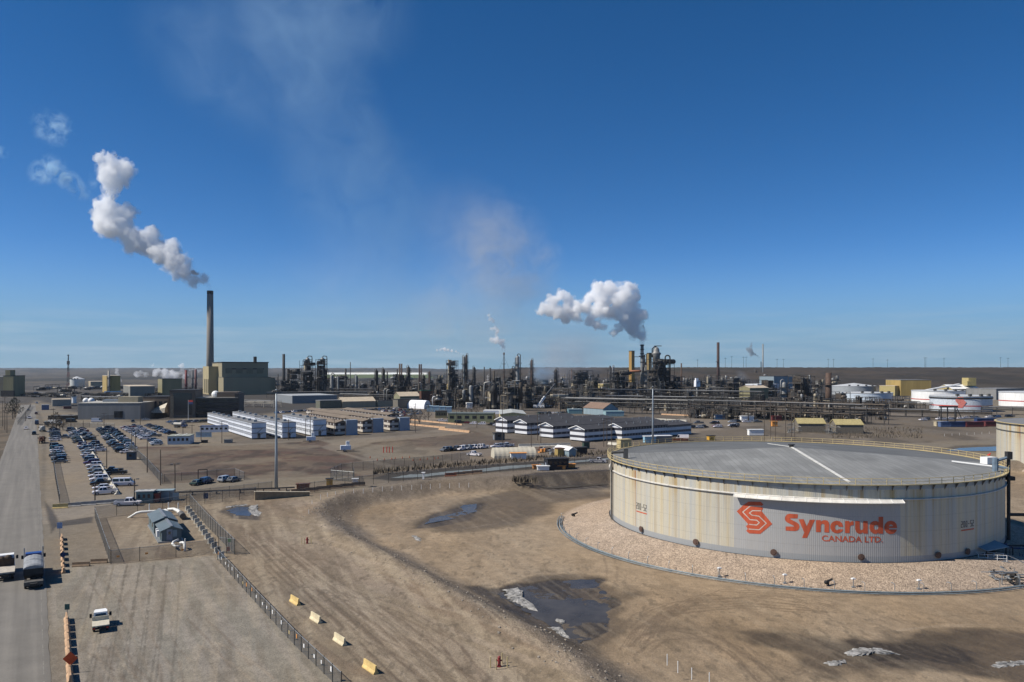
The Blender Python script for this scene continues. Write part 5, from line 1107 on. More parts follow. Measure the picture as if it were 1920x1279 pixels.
cabin('equipment_box', 'grey blue trailer behind the dull red container', 'trailer', 294, 940, 3.4, 2.2, 2.2, bluegrey, bluegrey, R(12), 0)
one('pickup', 'white', 240, 948, R(10), 'white pickup truck tucked behind the barriers left of the guard cabin')
cabin('ticket_cabin', 'dark blue ticket cabin at the end of the dense parking row', 'cabin', 237, 863, 2.8, 2.4, 2.4, mat('navy_cladding', (.03, .06, .09), .6), steel_d, R(15), 1)
cabin('gatehouse', 'black gatehouse with bright windows on the dirt road', 'cabin', 1027, 882, 7.0, 3.4, 3.2, mat('black_cladding', (.018, .02, .026), .5), steel_d, R(18), 4)
cabin('equipment_box', 'white low tank box at the left foot of the black gatehouse', 'tank', 1008, 883, 3.6, 1.6, 1.2, white_p, white_p, R(5), 0, False)
for px, py, lb in ((1000, 880, 'orange box left of the black gatehouse'), (1065, 878, 'orange box right of the black gatehouse'), (1046, 881, 'small orange box before the black gatehouse')): cabin('equipment_box', lb, 'box', px, py, 2.4, 1.4, 1.0, orange_p, orange_p, R(10), 0, False)
cabin('pump_skid', 'yellow pump unit beside the verge barriers', 'pump', 612, 911, 1.6, 1.3, 1.6, mat('cat_yellow', (.6, .33, .04), .5), steel_d, R(10), 0, False)
cabin('equipment_box', 'white box before the grey fence panel', 'box', 661, 906, 1.4, 1.0, .9, white_p, white_p, R(10), 0, False)
cabin('equipment_box', 'small white post box on the ditch bank', 'box', 792, 900, .5, .5, 1.8, white_p, white_p, 0, 0, False)
cabin('equipment_box', 'orange brown crate on the verge by the light mast', 'crate', 556, 917, 3.2, 1.4, 1.0, mat('orange_brown', (.33, .12, .05), .7), rustm, R(12), 0, False)
X, Y = G(478, 938); g = thing('retaining_wall', 'long low tan retaining wall below the tall light mast', 'wall', X, Y, 0, R(29)); MB().add([(0, 0, 0), (13, 0, 0), (13, .5, 0), (0, .5, 0), (0, 0, 2.0), (13, 0, .9), (13, .5, .9), (0, .5, 2.0)], [(3, 2, 1, 0), (4, 5, 6, 7), (0, 1, 5, 4), (1, 2, 6, 5), (2, 3, 7, 6), (3, 0, 4, 7)]).build('wall_panel', mat('tan_wall', (.27, .21, .13), .85), g); MB().bar((-.1, .2, 2.05), (13.1, .2, .95), .7, .12).build('coping', mat('pale_coping', (.5, .44, .33), .8), g)
# light towers on the brown field
for px, py, lb in ((583, 829, 'white mobile light tower on the brown field edge, farther one'), (648, 847, 'white mobile light tower on the brown field edge, nearer one')):
    X, Y = G(px, py); g = thing('light_tower', lb, 'light tower', X, Y, 0, .3); s = 1.6
    MB().box(0, 0, .5 * s, 2.4 * s, 1.2 * s, 1.0 * s).build('engine_box', white_c, g); MB().box(.5 * s, 0, 1.5 * s, .8 * s, .7 * s, 1.0 * s).build('lamp_head', white_p, g); MB().box(0, 0, .25 * s, 4.2 * s, .16, .2).box(0, 0, .25 * s, .16, 3 * s, .2).build('outrigger', steel_d, g); wheels(g, (-.4,), (-.9, .9), .45)
X, Y = G(727, 849); g = thing('red_posts', 'cluster of red guard posts on the bare field', 'posts', X, Y)
for k in range(4): MB().cyl(k * 1.1 - 1.6, (k % 2) * .8, 0, .16, 2.2, 6).build('post', red_p, g)
cone = MB().box(0, 0, 0, .5, .5, .06).cyl(0, 0, .06, .2, .75, 8, .05).mesh('traffic_cone'); cone.materials.append(mat('cone_orange', (.36, .10, .04), .7))
for i, (x, y) in enumerate([(694 + 11.5 * k + (k * 37 % 7), 859 + (k * 53 % 6)) for k in range(12)]): X, Y = G(x, y); o = link('traffic_cone', cone); o.location = (X, Y, 0); tag(o, f'orange cone along the track on the brown field, {ORD[i]} from the left', 'cone', 'cones along the brown field track')
# ------------------------------------------------------------------ dormitories, offices, halls
def len_to(Cx, Cy, dx, dy, px): u = (px - 960) / F; return (u * Cy - Cx) / (dx - u * dy)
def frame(xl, xc, xr, yb, rot=SITE, L=None, Wd=None, z=0.0):
    X, Y = G(xc, yb, z); d = (-math.sin(rot), math.cos(rot)); e = (math.cos(rot), math.sin(rot))
    if L is None: L = len_to(X, Y, d[0], d[1], xl)
    if Wd is None: Wd = len_to(X, Y, e[0], e[1], xr)
    return X, Y, abs(L), abs(Wd), mpp(yb, z)
WMC = {}
def wmesh(w_, h_, axis, m=None):
    m = m or dark_w; k = (round(w_, 2), round(h_, 2), axis, m.name)
    if k not in WMC:
        WMC[k] = (MB().box(0, 0, 0, .08, w_, h_) if axis == 'x' else MB().box(0, 0, 0, w_, .08, h_)).mesh('window'); WMC[k].materials.append(m)
    return WMC[k]
def dorm(label, xl, xc, xr, yt, yb, wall, roof, storeys, rot=SITE, L=None, Wd=None, bands=None, gable=None, winL=14, winF=4, grp=None, wc=None, skirt=True):
    X, Y, L, Wd, mp = frame(xl, xc, xr, yb, rot, L, Wd); hz = (yb - yt) * mp
    g = thing('dormitory', label, 'dormitory', X, Y, 0, rot, grp); z0 = .5 if skirt else 0
    if gable == 'x':       # ridge along local x (front is the long side)
        rz = hz; ez = hz * .8
        MB().prism([(0, z0), (L, z0), (L, ez), (L / 2, rz), (0, ez)], 0, Wd, 'x').build('wall', wall, g)
        MB().add([(-.4, -.5, ez - .15), (-.4, L / 2, rz + .08), (-.4, L + .5, ez - .15), (Wd + .4, -.5, ez - .15), (Wd + .4, L / 2, rz + .08), (Wd + .4, L + .5, ez - .15), (-.4, -.5, ez + .08), (-.4, L / 2, rz + .3), (-.4, L + .5, ez + .08), (Wd + .4, -.5, ez + .08), (Wd + .4, L / 2, rz + .3), (Wd + .4, L + .5, ez + .08)],
                 [(0, 1, 4, 3), (1, 2, 5, 4), (6, 9, 10, 7), (7, 10, 11, 8), (0, 3, 9, 6), (2, 8, 11, 5), (0, 6, 7, 1), (1, 7, 8, 2), (3, 4, 10, 9), (4, 5, 11, 10)]).build('roof', roof, g)
    else:
        ez = hz; MB().box(Wd / 2, L / 2, z0, Wd, L, hz - z0).build('wall', wall, g)
        if gable == 'y':
            MB().prism([(-.4, hz), (Wd + .4, hz), (Wd / 2, hz + Wd * .16)], -.4, L + .4, 'y').build('roof', roof, g)
        else: MB().box(Wd / 2, L / 2, hz, Wd + .3, L + .3, .25).build('roof', roof, g)
    if skirt: MB().box(Wd / 2, L / 2, 0, Wd - .8, L - .8, z0).build('skirt', steel_d, g)
    sh = (ez - z0) / storeys
    for s in range(storeys):
        zb = z0 + s * sh
        if bands:      # dark window bands alternating with pale bands
            MB().box(-.04, L / 2, zb + sh * .48, .07, L - .06, sh * .5).build('wall_band', bands, g); MB().box(Wd / 2, -.04, zb + sh * .48, Wd - .06, .07, sh * .5).build('wall_band', bands, g)
        elif s: MB().box(-.03, L / 2, zb - .12, .07, L + .1, .24).build('floor_band', steel_d, g); MB().box(Wd / 2, -.03, zb - .12, Wd + .1, .07, .24).build('floor_band', steel_d, g)
        off = .1 if bands else .05
        kids(wmesh(min(1.1, L / winL * .45), sh * .34, 'x', wc), 'window', g, [(-off, L * (k + .5) / winL, zb + sh * .52) for k in range(winL)])
        if winF: kids(wmesh(min(1.2, Wd / winF * .4), sh * .34, 'y', wc), 'window', g, [(Wd * (k + .5) / winF, -off, zb + sh * .52) for k in range(winF)])
    if not bands:
        MB().box(Wd * .5, -.06, z0, 1.2, .1, 2.0).build('door', steel, g); st = MB()
        for s in range(1, storeys): st.box(Wd * .5, -.7, z0 + s * sh, 2.6, 1.3, .12).bar((Wd * .5 + 1.2, -1.3, z0 + s * sh), (Wd * .5 - 1.2, -1.3, z0 + (s - 1) * sh), .15, .15)
        st.build('fire_stair', steel, g)
        for k in range(4): MB().box(Wd * .5, L * (.15 + .23 * k), hz + .25, 1.4, 1.8, .9).build('roof_unit', galv, g)
    return g, Wd, L, hz
WD = 'white three storey dormitory '
for lb, a in ((WD + 'nearest to the dark office block', (428, 472, 499, 794, 824)), (WD + 'behind the tall light mast', (478, 529, 555, 793, 823)), (WD + 'beside the brown dormitories', (530, 587, 612, 788, 819)), (WD + 'behind the leftmost one', (389, 428, 442, 784, 806)), (WD + 'at the back, half hidden by the others', (436, 478, 494, 781, 802))):
    dorm(lb, a[0], a[1], a[2], a[3], a[4], white_c, grey_roof, 3, L=None, Wd=None, winL=22, winF=0, grp='white three storey dormitories', wc=mat('dull_window', (.10, .115, .14), .3))
bw = mat('cream_brown_wall', (.50, .46, .40), .7, 0, .1, .5); bb = mat('brown_band', (.055, .042, .038), .7)
for k, (xl, xc, xr, yt, yb) in enumerate(((560, 633, 648, 790, 817), (617, 684, 699, 787, 812), (666, 735, 751, 785, 808.5))):
    g, Wd, L, hz = dorm(f'brown banded two storey dormitory with grey stair block, {ORD[k]} from the white dormitories', xl, xc - 4, xr - 12, yt + 3, yb, bw, brown_roof, 2, bands=bb, gable='y', winL=18, winF=2, grp='brown banded dormitories', Wd=7.0, L=78 + 8 * k, wc=mat('pale_pane', (.45, .44, .43), .4))
    MB().box(Wd * .5 + 4.2, .3, 0, 5.6, 3.0, hz + 1.2).build('stair_block', mat('grey_blue_panel', (.27, .32, .38), .6, 0, .1, .5), g)
for k, (xl, xr, yt, yb) in enumerate(((590, 668, 777, 800), (650, 742, 776, 795))):
    dorm(('brown roofed dormitory in the back row, left', 'brown roofed dormitory in the back row, right')[k], xl, xr - 14, xr, yt + 2, yb - 4, bw, brown_roof, 2, bands=bb, gable='y', winL=14, winF=2, grp='brown banded dormitories', Wd=7, L=80, wc=mat('pale_pane', (.45, .44, .43), .4))
ww = mat('white_siding', (.62, .63, .65), .65, 0, .1, .4); db = mat('black_band', (.035, .035, .045), .6)
for k, (xl, xc, xr, yt, yb) in enumerate(((936, 951, 990, 783, 813), (977, 988, 1036, 788, 816), (1026, 1037, 1094, 794, 822.5), (1084, 1096, 1166, 800, 829), (1156, 1166, 1250, 796, 826))):
    X, Y, L, Wd, mp = frame(xl, xc, xr, yb, R(39.5), Wd=None if k == 4 else 46 + 4 * k); hz = (yb - yt) * mp
    L = min(max(L, 9), 14); g = thing('dormitory', f'white and black banded dormitory wing with dark shingle roof, {ORD[k]} from the left', 'dormitory', X, Y, 0, R(39.5), 'dark roofed dormitory wings')
    ez = hz * .80
    MB().prism([(0, .5), (L, .5), (L, ez), (L / 2, hz), (0, ez)], 0, Wd, 'x').build('wall', ww, g); MB().box(Wd / 2, L / 2, 0, Wd - .8, L - .8, .5).build('skirt', steel_d, g)
    MB().add([(-.5, -.6, ez - .2), (-.5, L / 2, hz + .08), (-.5, L + .6, ez - .2), (Wd + .4, -.6, ez - .2), (Wd + .4, L / 2, hz + .08), (Wd + .4, L + .6, ez - .2), (-.5, -.6, ez + .08), (-.5, L / 2, hz + .34), (-.5, L + .6, ez + .08), (Wd + .4, -.6, ez + .08), (Wd + .4, L / 2, hz + .34), (Wd + .4, L + .6, ez + .08)],
             [(0, 1, 4, 3), (1, 2, 5, 4), (6, 9, 10, 7), (7, 10, 11, 8), (0, 3, 9, 6), (2, 8, 11, 5), (0, 6, 7, 1), (1, 7, 8, 2), (3, 4, 10, 9), (4, 5, 11, 10)]).build('roof', dark_roof, g)
    MB().bar((-.58, -.6, ez - .05), (-.58, L / 2, hz + .2), .2, .3).bar((-.58, L + .6, ez - .05), (-.58, L / 2, hz + .2), .2, .3).build('fascia', white_p, g)
    sh = (ez - .5) / 2
    for s in range(2):
        zb = .5 + s * sh; MB().box(Wd / 2, -.04, zb + sh * .5, Wd - .06, .07, sh * .42).build('wall_band', db, g); MB().box(-.04, L / 2, zb + sh * .5, .07, L - .06, sh * .42).build('wall_band', db, g)
        nw = 16; kids(wmesh(1.0, sh * .36, 'y', mat('grey_pane', (.13, .14, .15), .3)), 'window', g, [(Wd * (j + .5) / nw, -.1, zb + sh * .53) for j in range(nw)])
    for j in range(5): MB().cyl(Wd * (.2 + .15 * j), L * .3, hz - 1.2, .16, 1.9, 6).build('roof_vent', galv, g)
for k, (xl, xc, xr, yt, yb) in enumerate(((1000, 1052, 1150, 785, 806), (1090, 1150, 1236, 789, 809), (1235, 1250, 1296, 793, 818))):
    X, Y, L, Wd, mp = frame(xl, xc, xr, yb, R(39.5), L=16); hz = (yb - yt) * mp; g = thing('dormitory', ('low dark roofed link block behind the left dormitory wings', 'low dark roofed link block behind the right dormitory wings', 'dark roofed dormitory end block stepping down to the right')[k], 'dormitory', X, Y, 0, R(39.5), 'dark roofed dormitory wings')
    MB().prism([(0, .3), (L, .3), (L, hz * .8), (L / 2, hz), (0, hz * .8)], 0, Wd, 'x').build('wall', ww, g)
    MB().add([(-.5, -.6, hz * .8 - .2), (-.5, L / 2, hz + .08), (-.5, L + .6, hz * .8 - .2), (Wd + .4, -.6, hz * .8 - .2), (Wd + .4, L / 2, hz + .08), (Wd + .4, L + .6, hz * .8 - .2), (-.5, -.6, hz * .8 + .08), (-.5, L / 2, hz + .34), (-.5, L + .6, hz * .8 + .08), (Wd + .4, -.6, hz * .8 + .08), (Wd + .4, L / 2, hz + .34), (Wd + .4, L + .6, hz * .8 + .08)],
             [(0, 1, 4, 3), (1, 2, 5, 4), (6, 9, 10, 7), (7, 10, 11, 8), (0, 3, 9, 6), (2, 8, 11, 5), (0, 6, 7, 1), (1, 7, 8, 2), (3, 4, 10, 9), (4, 5, 11, 10)]).build('roof', dark_roof, g)
    for s in range(2):
        MB().box(Wd / 2, -.04, .3 + s * hz * .4 + hz * .2, Wd - .06, .07, hz * .17).build('wall_band', db, g); kids(wmesh(1.0, hz * .13, 'y', mat('grey_pane', (.13, .14, .15), .3)), 'window', g, [(Wd * (j + .5) / 14, -.1, .3 + s * hz * .4 + hz * .22) for j in range(14)])
    for j in range(6): MB().cyl(Wd * (.1 + .15 * j), L * .3, hz - 1.2, .16, 2.0, 6).build('roof_vent', galv, g)
def block(name, label, cat, xl, xc, xr, yt, yb, wall, roof, L=None, Wd=None, rot=SITE, gable=None, win=0, winL=0, rows=1, par=.3, grp=None, rise=.3, door=False, z=0.0, wc=None):
    X, Y, L, Wd, mp = frame(xl, xc, xr, yb, rot, L, Wd, z); hz = (yb - yt) * mp; g = thing(name, label, cat, X, Y, z, rot, grp)
    if gable == 'y':
        e = hz - Wd * rise / 2 * (1 if Wd * rise / 2 < hz * .6 else 0); e = max(e, hz * .5)
        MB().prism([(0, 0), (Wd, 0), (Wd, e), (Wd / 2, hz), (0, e)], 0, L, 'y').build('wall', wall, g)
        MB().prism([(-.3, e - .1), (Wd / 2, hz + .05), (Wd + .3, e - .1), (Wd + .3, e + .15), (Wd / 2, hz + .3), (-.3, e + .15)], -.3, L + .3, 'y').build('roof', roof, g)
    elif gable == 'x':
        e = max(hz - L * rise / 2, hz * .55)
        MB().prism([(0, 0), (L, 0), (L, e), (L / 2, hz), (0, e)], 0, Wd, 'x').build('wall', wall, g)
        MB().prism([(-.3, e - .1), (L / 2, hz + .05), (L + .3, e - .1), (L + .3, e + .15), (L / 2, hz + .3), (-.3, e + .15)], -.3, Wd + .3, 'x').build('roof', roof, g)
    else:
        e = hz; MB().box(Wd / 2, L / 2, 0, Wd, L, hz).build('wall', wall, g); MB().box(Wd / 2, L / 2, hz, Wd + par, L + par, min(.5, hz * .08)).build('roof', roof, g)
    for s in range(rows):
        zz = e * (s + .45) / rows; hh = e / rows * .34
        if win: kids(wmesh(Wd / win * .55, hh, 'y', wc), 'window', g, [(Wd * (k + .5) / win, -.05, zz) for k in range(win)])
        if winL: kids(wmesh(L / winL * .55, hh, 'x', wc), 'window', g, [(-.05, L * (k + .5) / winL, zz) for k in range(winL)])
    if door: MB().box(Wd * .7, -.05, 0, min(4, Wd * .2), .1, hz * .55).build('door', steel_d, g)
    return g, Wd, L, hz
# offices and halls on the left
g, Wd, L, hz = block('warehouse', 'long grey warehouse with pale roof edge behind the parking lot', 'warehouse', 144, 146, 264, 757, 787, grey_clad, mat('pale_roof_edge', (.40, .38, .33), .7), L=30, rot=R(6), door=False)
MB().box(Wd * .64, -.06, hz * .1, 5, .12, hz * .42).build('door', dark_w, g); MB().box(Wd * .69, -.06, hz * .1, 2, .12, hz * .42).build('door', dark_w, g); MB().box(Wd * .72, L * .4, hz, 12, 9, 4).build('roof_unit', tan_clad, g); MB().box(Wd * .5, L * .5, hz, 18, 6, 2).build('roof_unit', galv, g)
g, Wd, L, hz = block('hall', 'low brown concrete hall with a pale sloped entrance canopy', 'hall', 262, 265, 316, 745, 782, brown_brick, steel_d, L=24, rot=R(4), win=5)
MB().add([(Wd * .2, -1, 3.2), (Wd * .98, -1, 3.2), (Wd * .98, -1, 9.5), (Wd * .2, -6, 3.0), (Wd * .98, -6, 3.0), (Wd * .98, -5, 6.4)], [(0, 1, 4, 3), (3, 4, 5), (0, 3, 5, 2), (0, 2, 1), (1, 2, 5, 4)]).build('canopy', mat('pale_canopy', (.50, .45, .36), .7), g)
g, Wd, L, hz = block('office_tower', 'dark brown office block with a tall blank end and shaded glass front', 'office block', 312, 318, 366, 733, 784, brown_brick, steel_d, rot=R(10), L=22)
MB().box(Wd * .5, -.06, 2, Wd * .72, .12, hz * .8).build('window_wall', dark_w, g); MB().box(Wd * .1, -.15, 0, Wd * .12, .3, hz * .8).build('pier', mat('tan_precast', (.2, .16, .11), .8), g)
g, Wd, L, hz = block('office_wing', 'wide dark glass office wing with a brown rooftop penthouse', 'office block', 364, 366, 446, 747, 783, mat('dark_precast', (.045, .042, .042), .7), mat('pale_parapet', (.3, .28, .24), .8), L=24, rot=R(10))
for s in range(3): kids(wmesh(2.0, 2.6, 'y'), 'window', g, [(Wd * (k + .5) / 20, -.05, 2 + s * hz * .3) for k in range(20)])
MB().box(Wd * .72, L * .5, hz, Wd * .5, L * .6, 11 * mpp(783)).build('penthouse', brown_brick, g); MB().sph((Wd * .42, L * .3, hz + 2.2), 2.6, 12, 7).build('radome', white_p, g); MB().box(Wd * .98, L * .4, 0, Wd * .1, L * .8, hz + 3).build('stair_tower', mat('dark_precast', (.045, .042, .042), .7), g)
g, Wd, L, hz = block('office_trailer', 'long pale blue office trailer with three roof sections beside the parking lot', 'trailer', 303, 314, 355, 819, 834, mat('pale_blue_cladding', (.40, .47, .53), .6, 0, .1, .5), mat('olive_grey_roof', (.26, .27, .22), .8), rot=R(12), win=5)
for k in (1, 2): MB().box(Wd * k / 3, L / 2, hz + .3, .35, L + .3, .08).build('roof_joint', white_p, g)
block('office_trailer', 'long white single storey trailer before the white dormitories', 'trailer', 373, 375, 428, 800, 811, white_c, dark_blue, L=5, rot=R(12), win=6)
g, Wd, L, hz = block('billboard', 'pale blue notice hoarding on legs below the long white trailer', 'hoarding', 366, 367, 396, 811, 820, mat('hoarding_blue', (.33, .42, .47), .6), galv, L=1, rot=R(8))
block('equipment_box', 'dark grey skip on the verge left of the grey generator', 'skip', 376, 377, 388, 826, 831, steel_d, steel_d, L=2, rot=R(10)); block('equipment_box', 'grey generator at the foot of the pole by the white dormitory', 'generator', 418, 420, 434, 825, 831, grey_clad, steel, L=3, rot=R(10))
block('hall', 'olive green cube shaped hall with lit left side behind the brown hall', 'hall', 296, 304, 341, 711, 744, olive_clad, steel_d)
block('hall', 'flat grey plant hall with pale left side left of the olive cube', 'plant hall', 231, 244, 290, 725, 745, mat('grey_olive_cladding', (.19, .185, .16), .7, 0, .15, .1), tan_roof)
block('hall', 'yellow walled hall with tall left side behind a pale stack', 'hall', 192, 200, 226, 705, 737, ochre_clad, tan_roof); block('hall', 'low yellow shed left of the yellow walled hall', 'shed', 166, 170, 194, 716, 728, tan_clad, tan_roof)
block('hall', 'low beige flat building by the far road', 'building', 97, 98, 133, 750, 762, mat('beige_grey_wall', (.26, .25, .22), .7), tan_roof, L=20)
block('shelter', 'long low dark shelter beside the roadside trees', 'shelter', 88, 90, 138, 780, 787, steel_d, steel, L=8, rot=R(4)); block('container', 'blue container stack by the far road', 'container', 76, 78, 92, 760, 769, mat('container_blue', (.08, .12, .22), .6), galv, L=6); block('container', 'dark red container right of the blue container stack', 'container', 118, 119, 134, 762, 767, mat('container_red', (.13, .03, .03), .6), steel, L=5)
block('hall', 'low blue plant roof left of the grey plant hall', 'plant hall', 196, 198, 228, 735, 742, mat('blue_cladding', (.04, .10, .20), .6), mat('blue_cladding', (.04, .10, .20), .6), L=20)
# the power station
pw = mat('power_station_cladding', (.27, .235, .15), .7, 0, .08, .06, streak=.1)
g, Wd, L, hz = block('power_station', 'massive stepped olive power station beside the tall chimney', 'power station', 396, 419, 508, 708, 741, pw, mat('dark_roof_edge', (.1, .095, .08), .8))
MB().box(Wd * .5, L * .55, hz, Wd * .98, L * .8, 28 * mpp(741)).build('boiler_house', pw, g); MB().box(Wd * .5, L * .55, hz + 28 * mpp(741), Wd * 1.0, L * .83, 1.2).build('roof', steel_d, g); MB().box(-4, L * .7, 0, 14, L * .5, hz + 14).build('annex', mat('lit_tan_cladding', (.36, .30, .17), .7, 0, .1, .1), g); MB().box(Wd + 4, L * .5, 0, 9, L * .7, hz * .95).build('annex', pw, g)  # left annex colour is lightened to stand for its sunlit side
MB().box(Wd * .5, L * .15 - .2, hz + 28 * mpp(741) * .55, Wd * .8, .4, 1.4).build('duct', steel_d, g); MB().cyl(Wd * .85, L * .6, hz + 28 * mpp(741), 2.2, 13 * mpp(741), 10).build('roof_stack', steel_d, g)
for k in range(4): MB().box(Wd * (.15 + .22 * k), L * .15 - .3, hz + 5, 8, .3, 28 * mpp(741) * .35).build('louvre', mat('louvre_brown', (.17, .15, .10), .8), g)
for k in range(3): MB().box(-11.2, L * (.5 + .15 * k), 2, .4, 6, hz * .8).build('louvre', mat('louvre_brown', (.17, .15, .10), .8), g)
X, Y = G(394, 737); mp = mpp(737); hz = (737 - 546) * mp; g = thing('chimney', 'very tall tapering concrete chimney trailing a white plume', 'chimney', X, Y); cm = mat('chimney_concrete', (.22, .20, .175), .85, 0, .12, .05, streak=.2)
MB().rings([(7.2 * mp, 0), (6.4 * mp, hz * .4), (5.6 * mp, hz)], 32).build('shaft', cm, g, True); MB().rings([(5.7 * mp, hz - 4), (5.75 * mp, hz - 3.9), (5.75 * mp, hz + .5), (5.0 * mp, hz + .5), (4.8 * mp, hz - 3)], 32, cap0=False).build('rim', steel_d, g)
# halls in the middle
block('warehouse', 'white ended blue grey warehouse behind the brown dormitories', 'warehouse', 518, 548, 632, 743, 757, mat('blue_grey_wall', (.185, .20, .212), .7), mat('grey_blue_roof', (.33, .34, .34), .7), rot=R(32))
block('warehouse', 'dark olive warehouse between the blue grey and tan roofed halls', 'warehouse', 592, 600, 640, 752, 766, mat('dark_olive', (.12, .12, .09), .7), grey_roof); block('warehouse', 'tan roofed hall behind the distant parking lot', 'hall', 632, 642, 704, 746, 765, tan_clad, tan_roof, gable='x', rise=.5)
block('hall', 'beige low hall right of the tan roofed hall', 'hall', 704, 708, 746, 752, 763, mat('beige_wall', (.33, .30, .22), .7), steel_d); block('warehouse', 'beige roofed warehouse behind the white arch shelter', 'warehouse', 738, 750, 788, 736, 758, mat('olive_beige', (.22, .21, .13), .7), tan_roof, gable='x', rise=.5); block('hall', 'wide brown wall building before the beige roofed warehouse', 'hall', 744, 746, 792, 750, 766, mat('brown_grey_wall', (.14, .125, .1), .7), steel_d, L=10)
block('plant_hall', 'green topped rusty plant building right of the beige warehouse', 'plant building', 786, 790, 812, 733, 760, rustm, mat('green_roof', (.03, .11, .07), .6)); block('process_hall', 'ochre box on the brown process building', 'plant building', 838, 841, 852, 720, 742, ochre_clad, rustm, z=0)
def arch_tent(label, xl, xc, xr, yt, yb, m, rot, L=None, Wd=None):
    X, Y, L, Wd, mp = frame(xl, xc, xr, yb, rot, L, Wd); hz = (yb - yt) * mp; g = thing('arch_shelter', label, 'shelter', X, Y, 0, rot)
    nseg = 14; prof = [(Wd / 2 - Wd / 2 * math.cos(math.pi * k / nseg), hz * math.sin(math.pi * k / nseg) ** .8) for k in range(nseg + 1)]; V = []; K = 9
    for i in range(K * 2 + 1):
        f = 1.0 if i % 2 == 0 else .985
        V += [(Wd / 2 + (u - Wd / 2) * f, L * i / (K * 2), v * f) for u, v in prof]
    Fc = [(i * (nseg + 1) + k, i * (nseg + 1) + k + 1, (i + 1) * (nseg + 1) + k + 1, (i + 1) * (nseg + 1) + k) for i in range(K * 2) for k in range(nseg)]
    MB().add(V, Fc).build('fabric_cover', m, g); MB().prism(prof, .05, .25, 'y').build('end_wall', m, g); MB().prism(prof, L - .25, L - .05, 'y').build('end_wall', m, g); MB().box(Wd / 2, 0, 0, Wd * .35, .12, hz * .55).build('door', mat('tent_door', (.4, .4, .38), .7), g)
arch_tent('bright white arch shelter behind the distant parking lot', 775, 795, 808, 751, 767, mat('white_fabric', (.8, .8, .8), .7, 0, .05, .5), R(50), L=24)
arch_tent('cream ribbed arch tent beside the ditch', 942, 1006, 1008, 840, 859, mat('cream_fabric', (.46, .42, .33), .8, 0, .1, .5), R(101), L=15, Wd=8)
cabin('container', 'beige container at the left end of the cream arch tent', 'container', 927, 857, 4.2, 2.6, 2.6, mat('beige_box', (.42, .36, .25), .7), steel, R(5), 0, False); cabin('container', 'white and orange striped cabin before the cream arch tent', 'cabin', 958, 862, 5.4, 2.4, 2.0, white_p, orange_p, R(6), 0, False)
cabin('container', 'ochre container left of the white fabric stall', 'container', 1046, 856, 4.4, 3.0, 2.6, ochre_clad, rustm, R(20), 0, False); block('stall', 'white gabled fabric roof stall right of the ochre container', 'stall', 1052, 1067, 1080, 840, 857, bluegrey, white_p, rot=R(32), gable='y', rise=.6, L=9); cabin('container', 'dark container right of the white fabric stall', 'container', 1082, 853, 4.0, 2.6, 2.4, steel_d, steel_d, R(15), 0, False)
r_ = random.Random(4)
for k in range(14): X, Y = G(1012 + k * 2.3 + r_.uniform(-2, 2), 848 + r_.uniform(-5, 6)); o = MB().box(0, 0, 0, r_.uniform(1, 3), r_.uniform(.8, 2), r_.uniform(.4, 1.2), r_.uniform(0, 3)).box(.6, .3, 0, .7, 1.4, r_.uniform(.5, 1.5), r_.uniform(0, 3)).build('scrap_pile', r_.choice([rustm, steel_d, orange_p, wood, galv])); o.location = (X, Y, 0); tag(o, 'small heap of scrap between the cream arch tent and the ochre container', 'scrap', 'scrap heaps beside the cream arch tent')
cabin('shed', 'grey shed on the bare ground above the work trucks', 'shed', 928, 826, 4.6, 3.2, 3.0, steel, steel_d, R(20), 1); cabin('container', 'dark green bin beside the right dormitory wing', 'bin', 1095, 842, 2.4, 2.0, 2.4, mat('dark_green_bin', (.03, .06, .045), .6), steel_d, R(15), 0, False)
cabin('container', 'yellow tank box beside the tank rim', 'container', 1164, 842, 5.0, 3.0, 3.4, yellow_p, yellow_p, R(25), 0, False); cabin('container', 'light blue container behind the tank rim at the light mast', 'container', 1209, 831, 5.0, 2.5, 2.6, mat('light_blue_box', (.25, .42, .52), .6), white_p, R(8), 0, False); cabin('container', 'long white roofed grey container right of the light mast', 'container', 1226, 830, 8.0, 3, 2.6, grey_clad, white_p, R(8), 0, False)
one('box_van', 'white', 1279, 826, R(170), 'white cab truck behind the tank rim'); cabin('trailer', 'low red flat trailer behind the tank rim', 'trailer', 1256, 827, 8.5, 2.4, .8, red_p, rustm, R(8), 0, False); cabin('equipment_box', 'yellow excavator like machine behind the tank rim', 'machine', 1330, 826, 3.0, 2, 1.8, mat('cat_yellow', (.6, .33, .04), .5), black, R(20), 1, False)
block('hall', 'olive hall with a row of tall dark windows', 'hall', 814, 816, 838, 772, 784, olive_clad, steel_d, L=12, win=7, rot=R(4)); block('hall', 'low olive building with a rounded green roof beside the yellow gable', 'hall', 838, 840, 925, 776, 792, mat('olive_low', (.18, .19, .11), .7), mat('grey_green_roof', (.11, .13, .12), .7), L=12, rot=R(-4), win=6)
for k in range(4): block('container', f'pale blue site container above the olive hall, {ORD[k]} from the left', 'container', 799 + 12 * k, 800 + 12 * k, 811 + 12 * k, 762 + k * .6, 772 + k * .6, mat('pale_blue_box', (.26, .36, .43), .6), mat('pale_blue_box', (.26, .36, .43), .6), L=8, rot=R(5), grp='pale blue site containers')
block('hall', 'yellow gabled hall with wide grey roof behind the dark roofed dormitories', 'hall', 936, 938, 986, 774, 793, mat('pale_yellow', (.48, .40, .19), .7), mat('wide_grey_roof', (.36, .37, .35), .7), L=40, gable='y', rise=.12, rot=R(2)); block('hall', 'long white flat roof left of the yellow gabled hall', 'roof', 904, 906, 960, 770, 776, white_c, white_p, L=10, rot=R(-6))
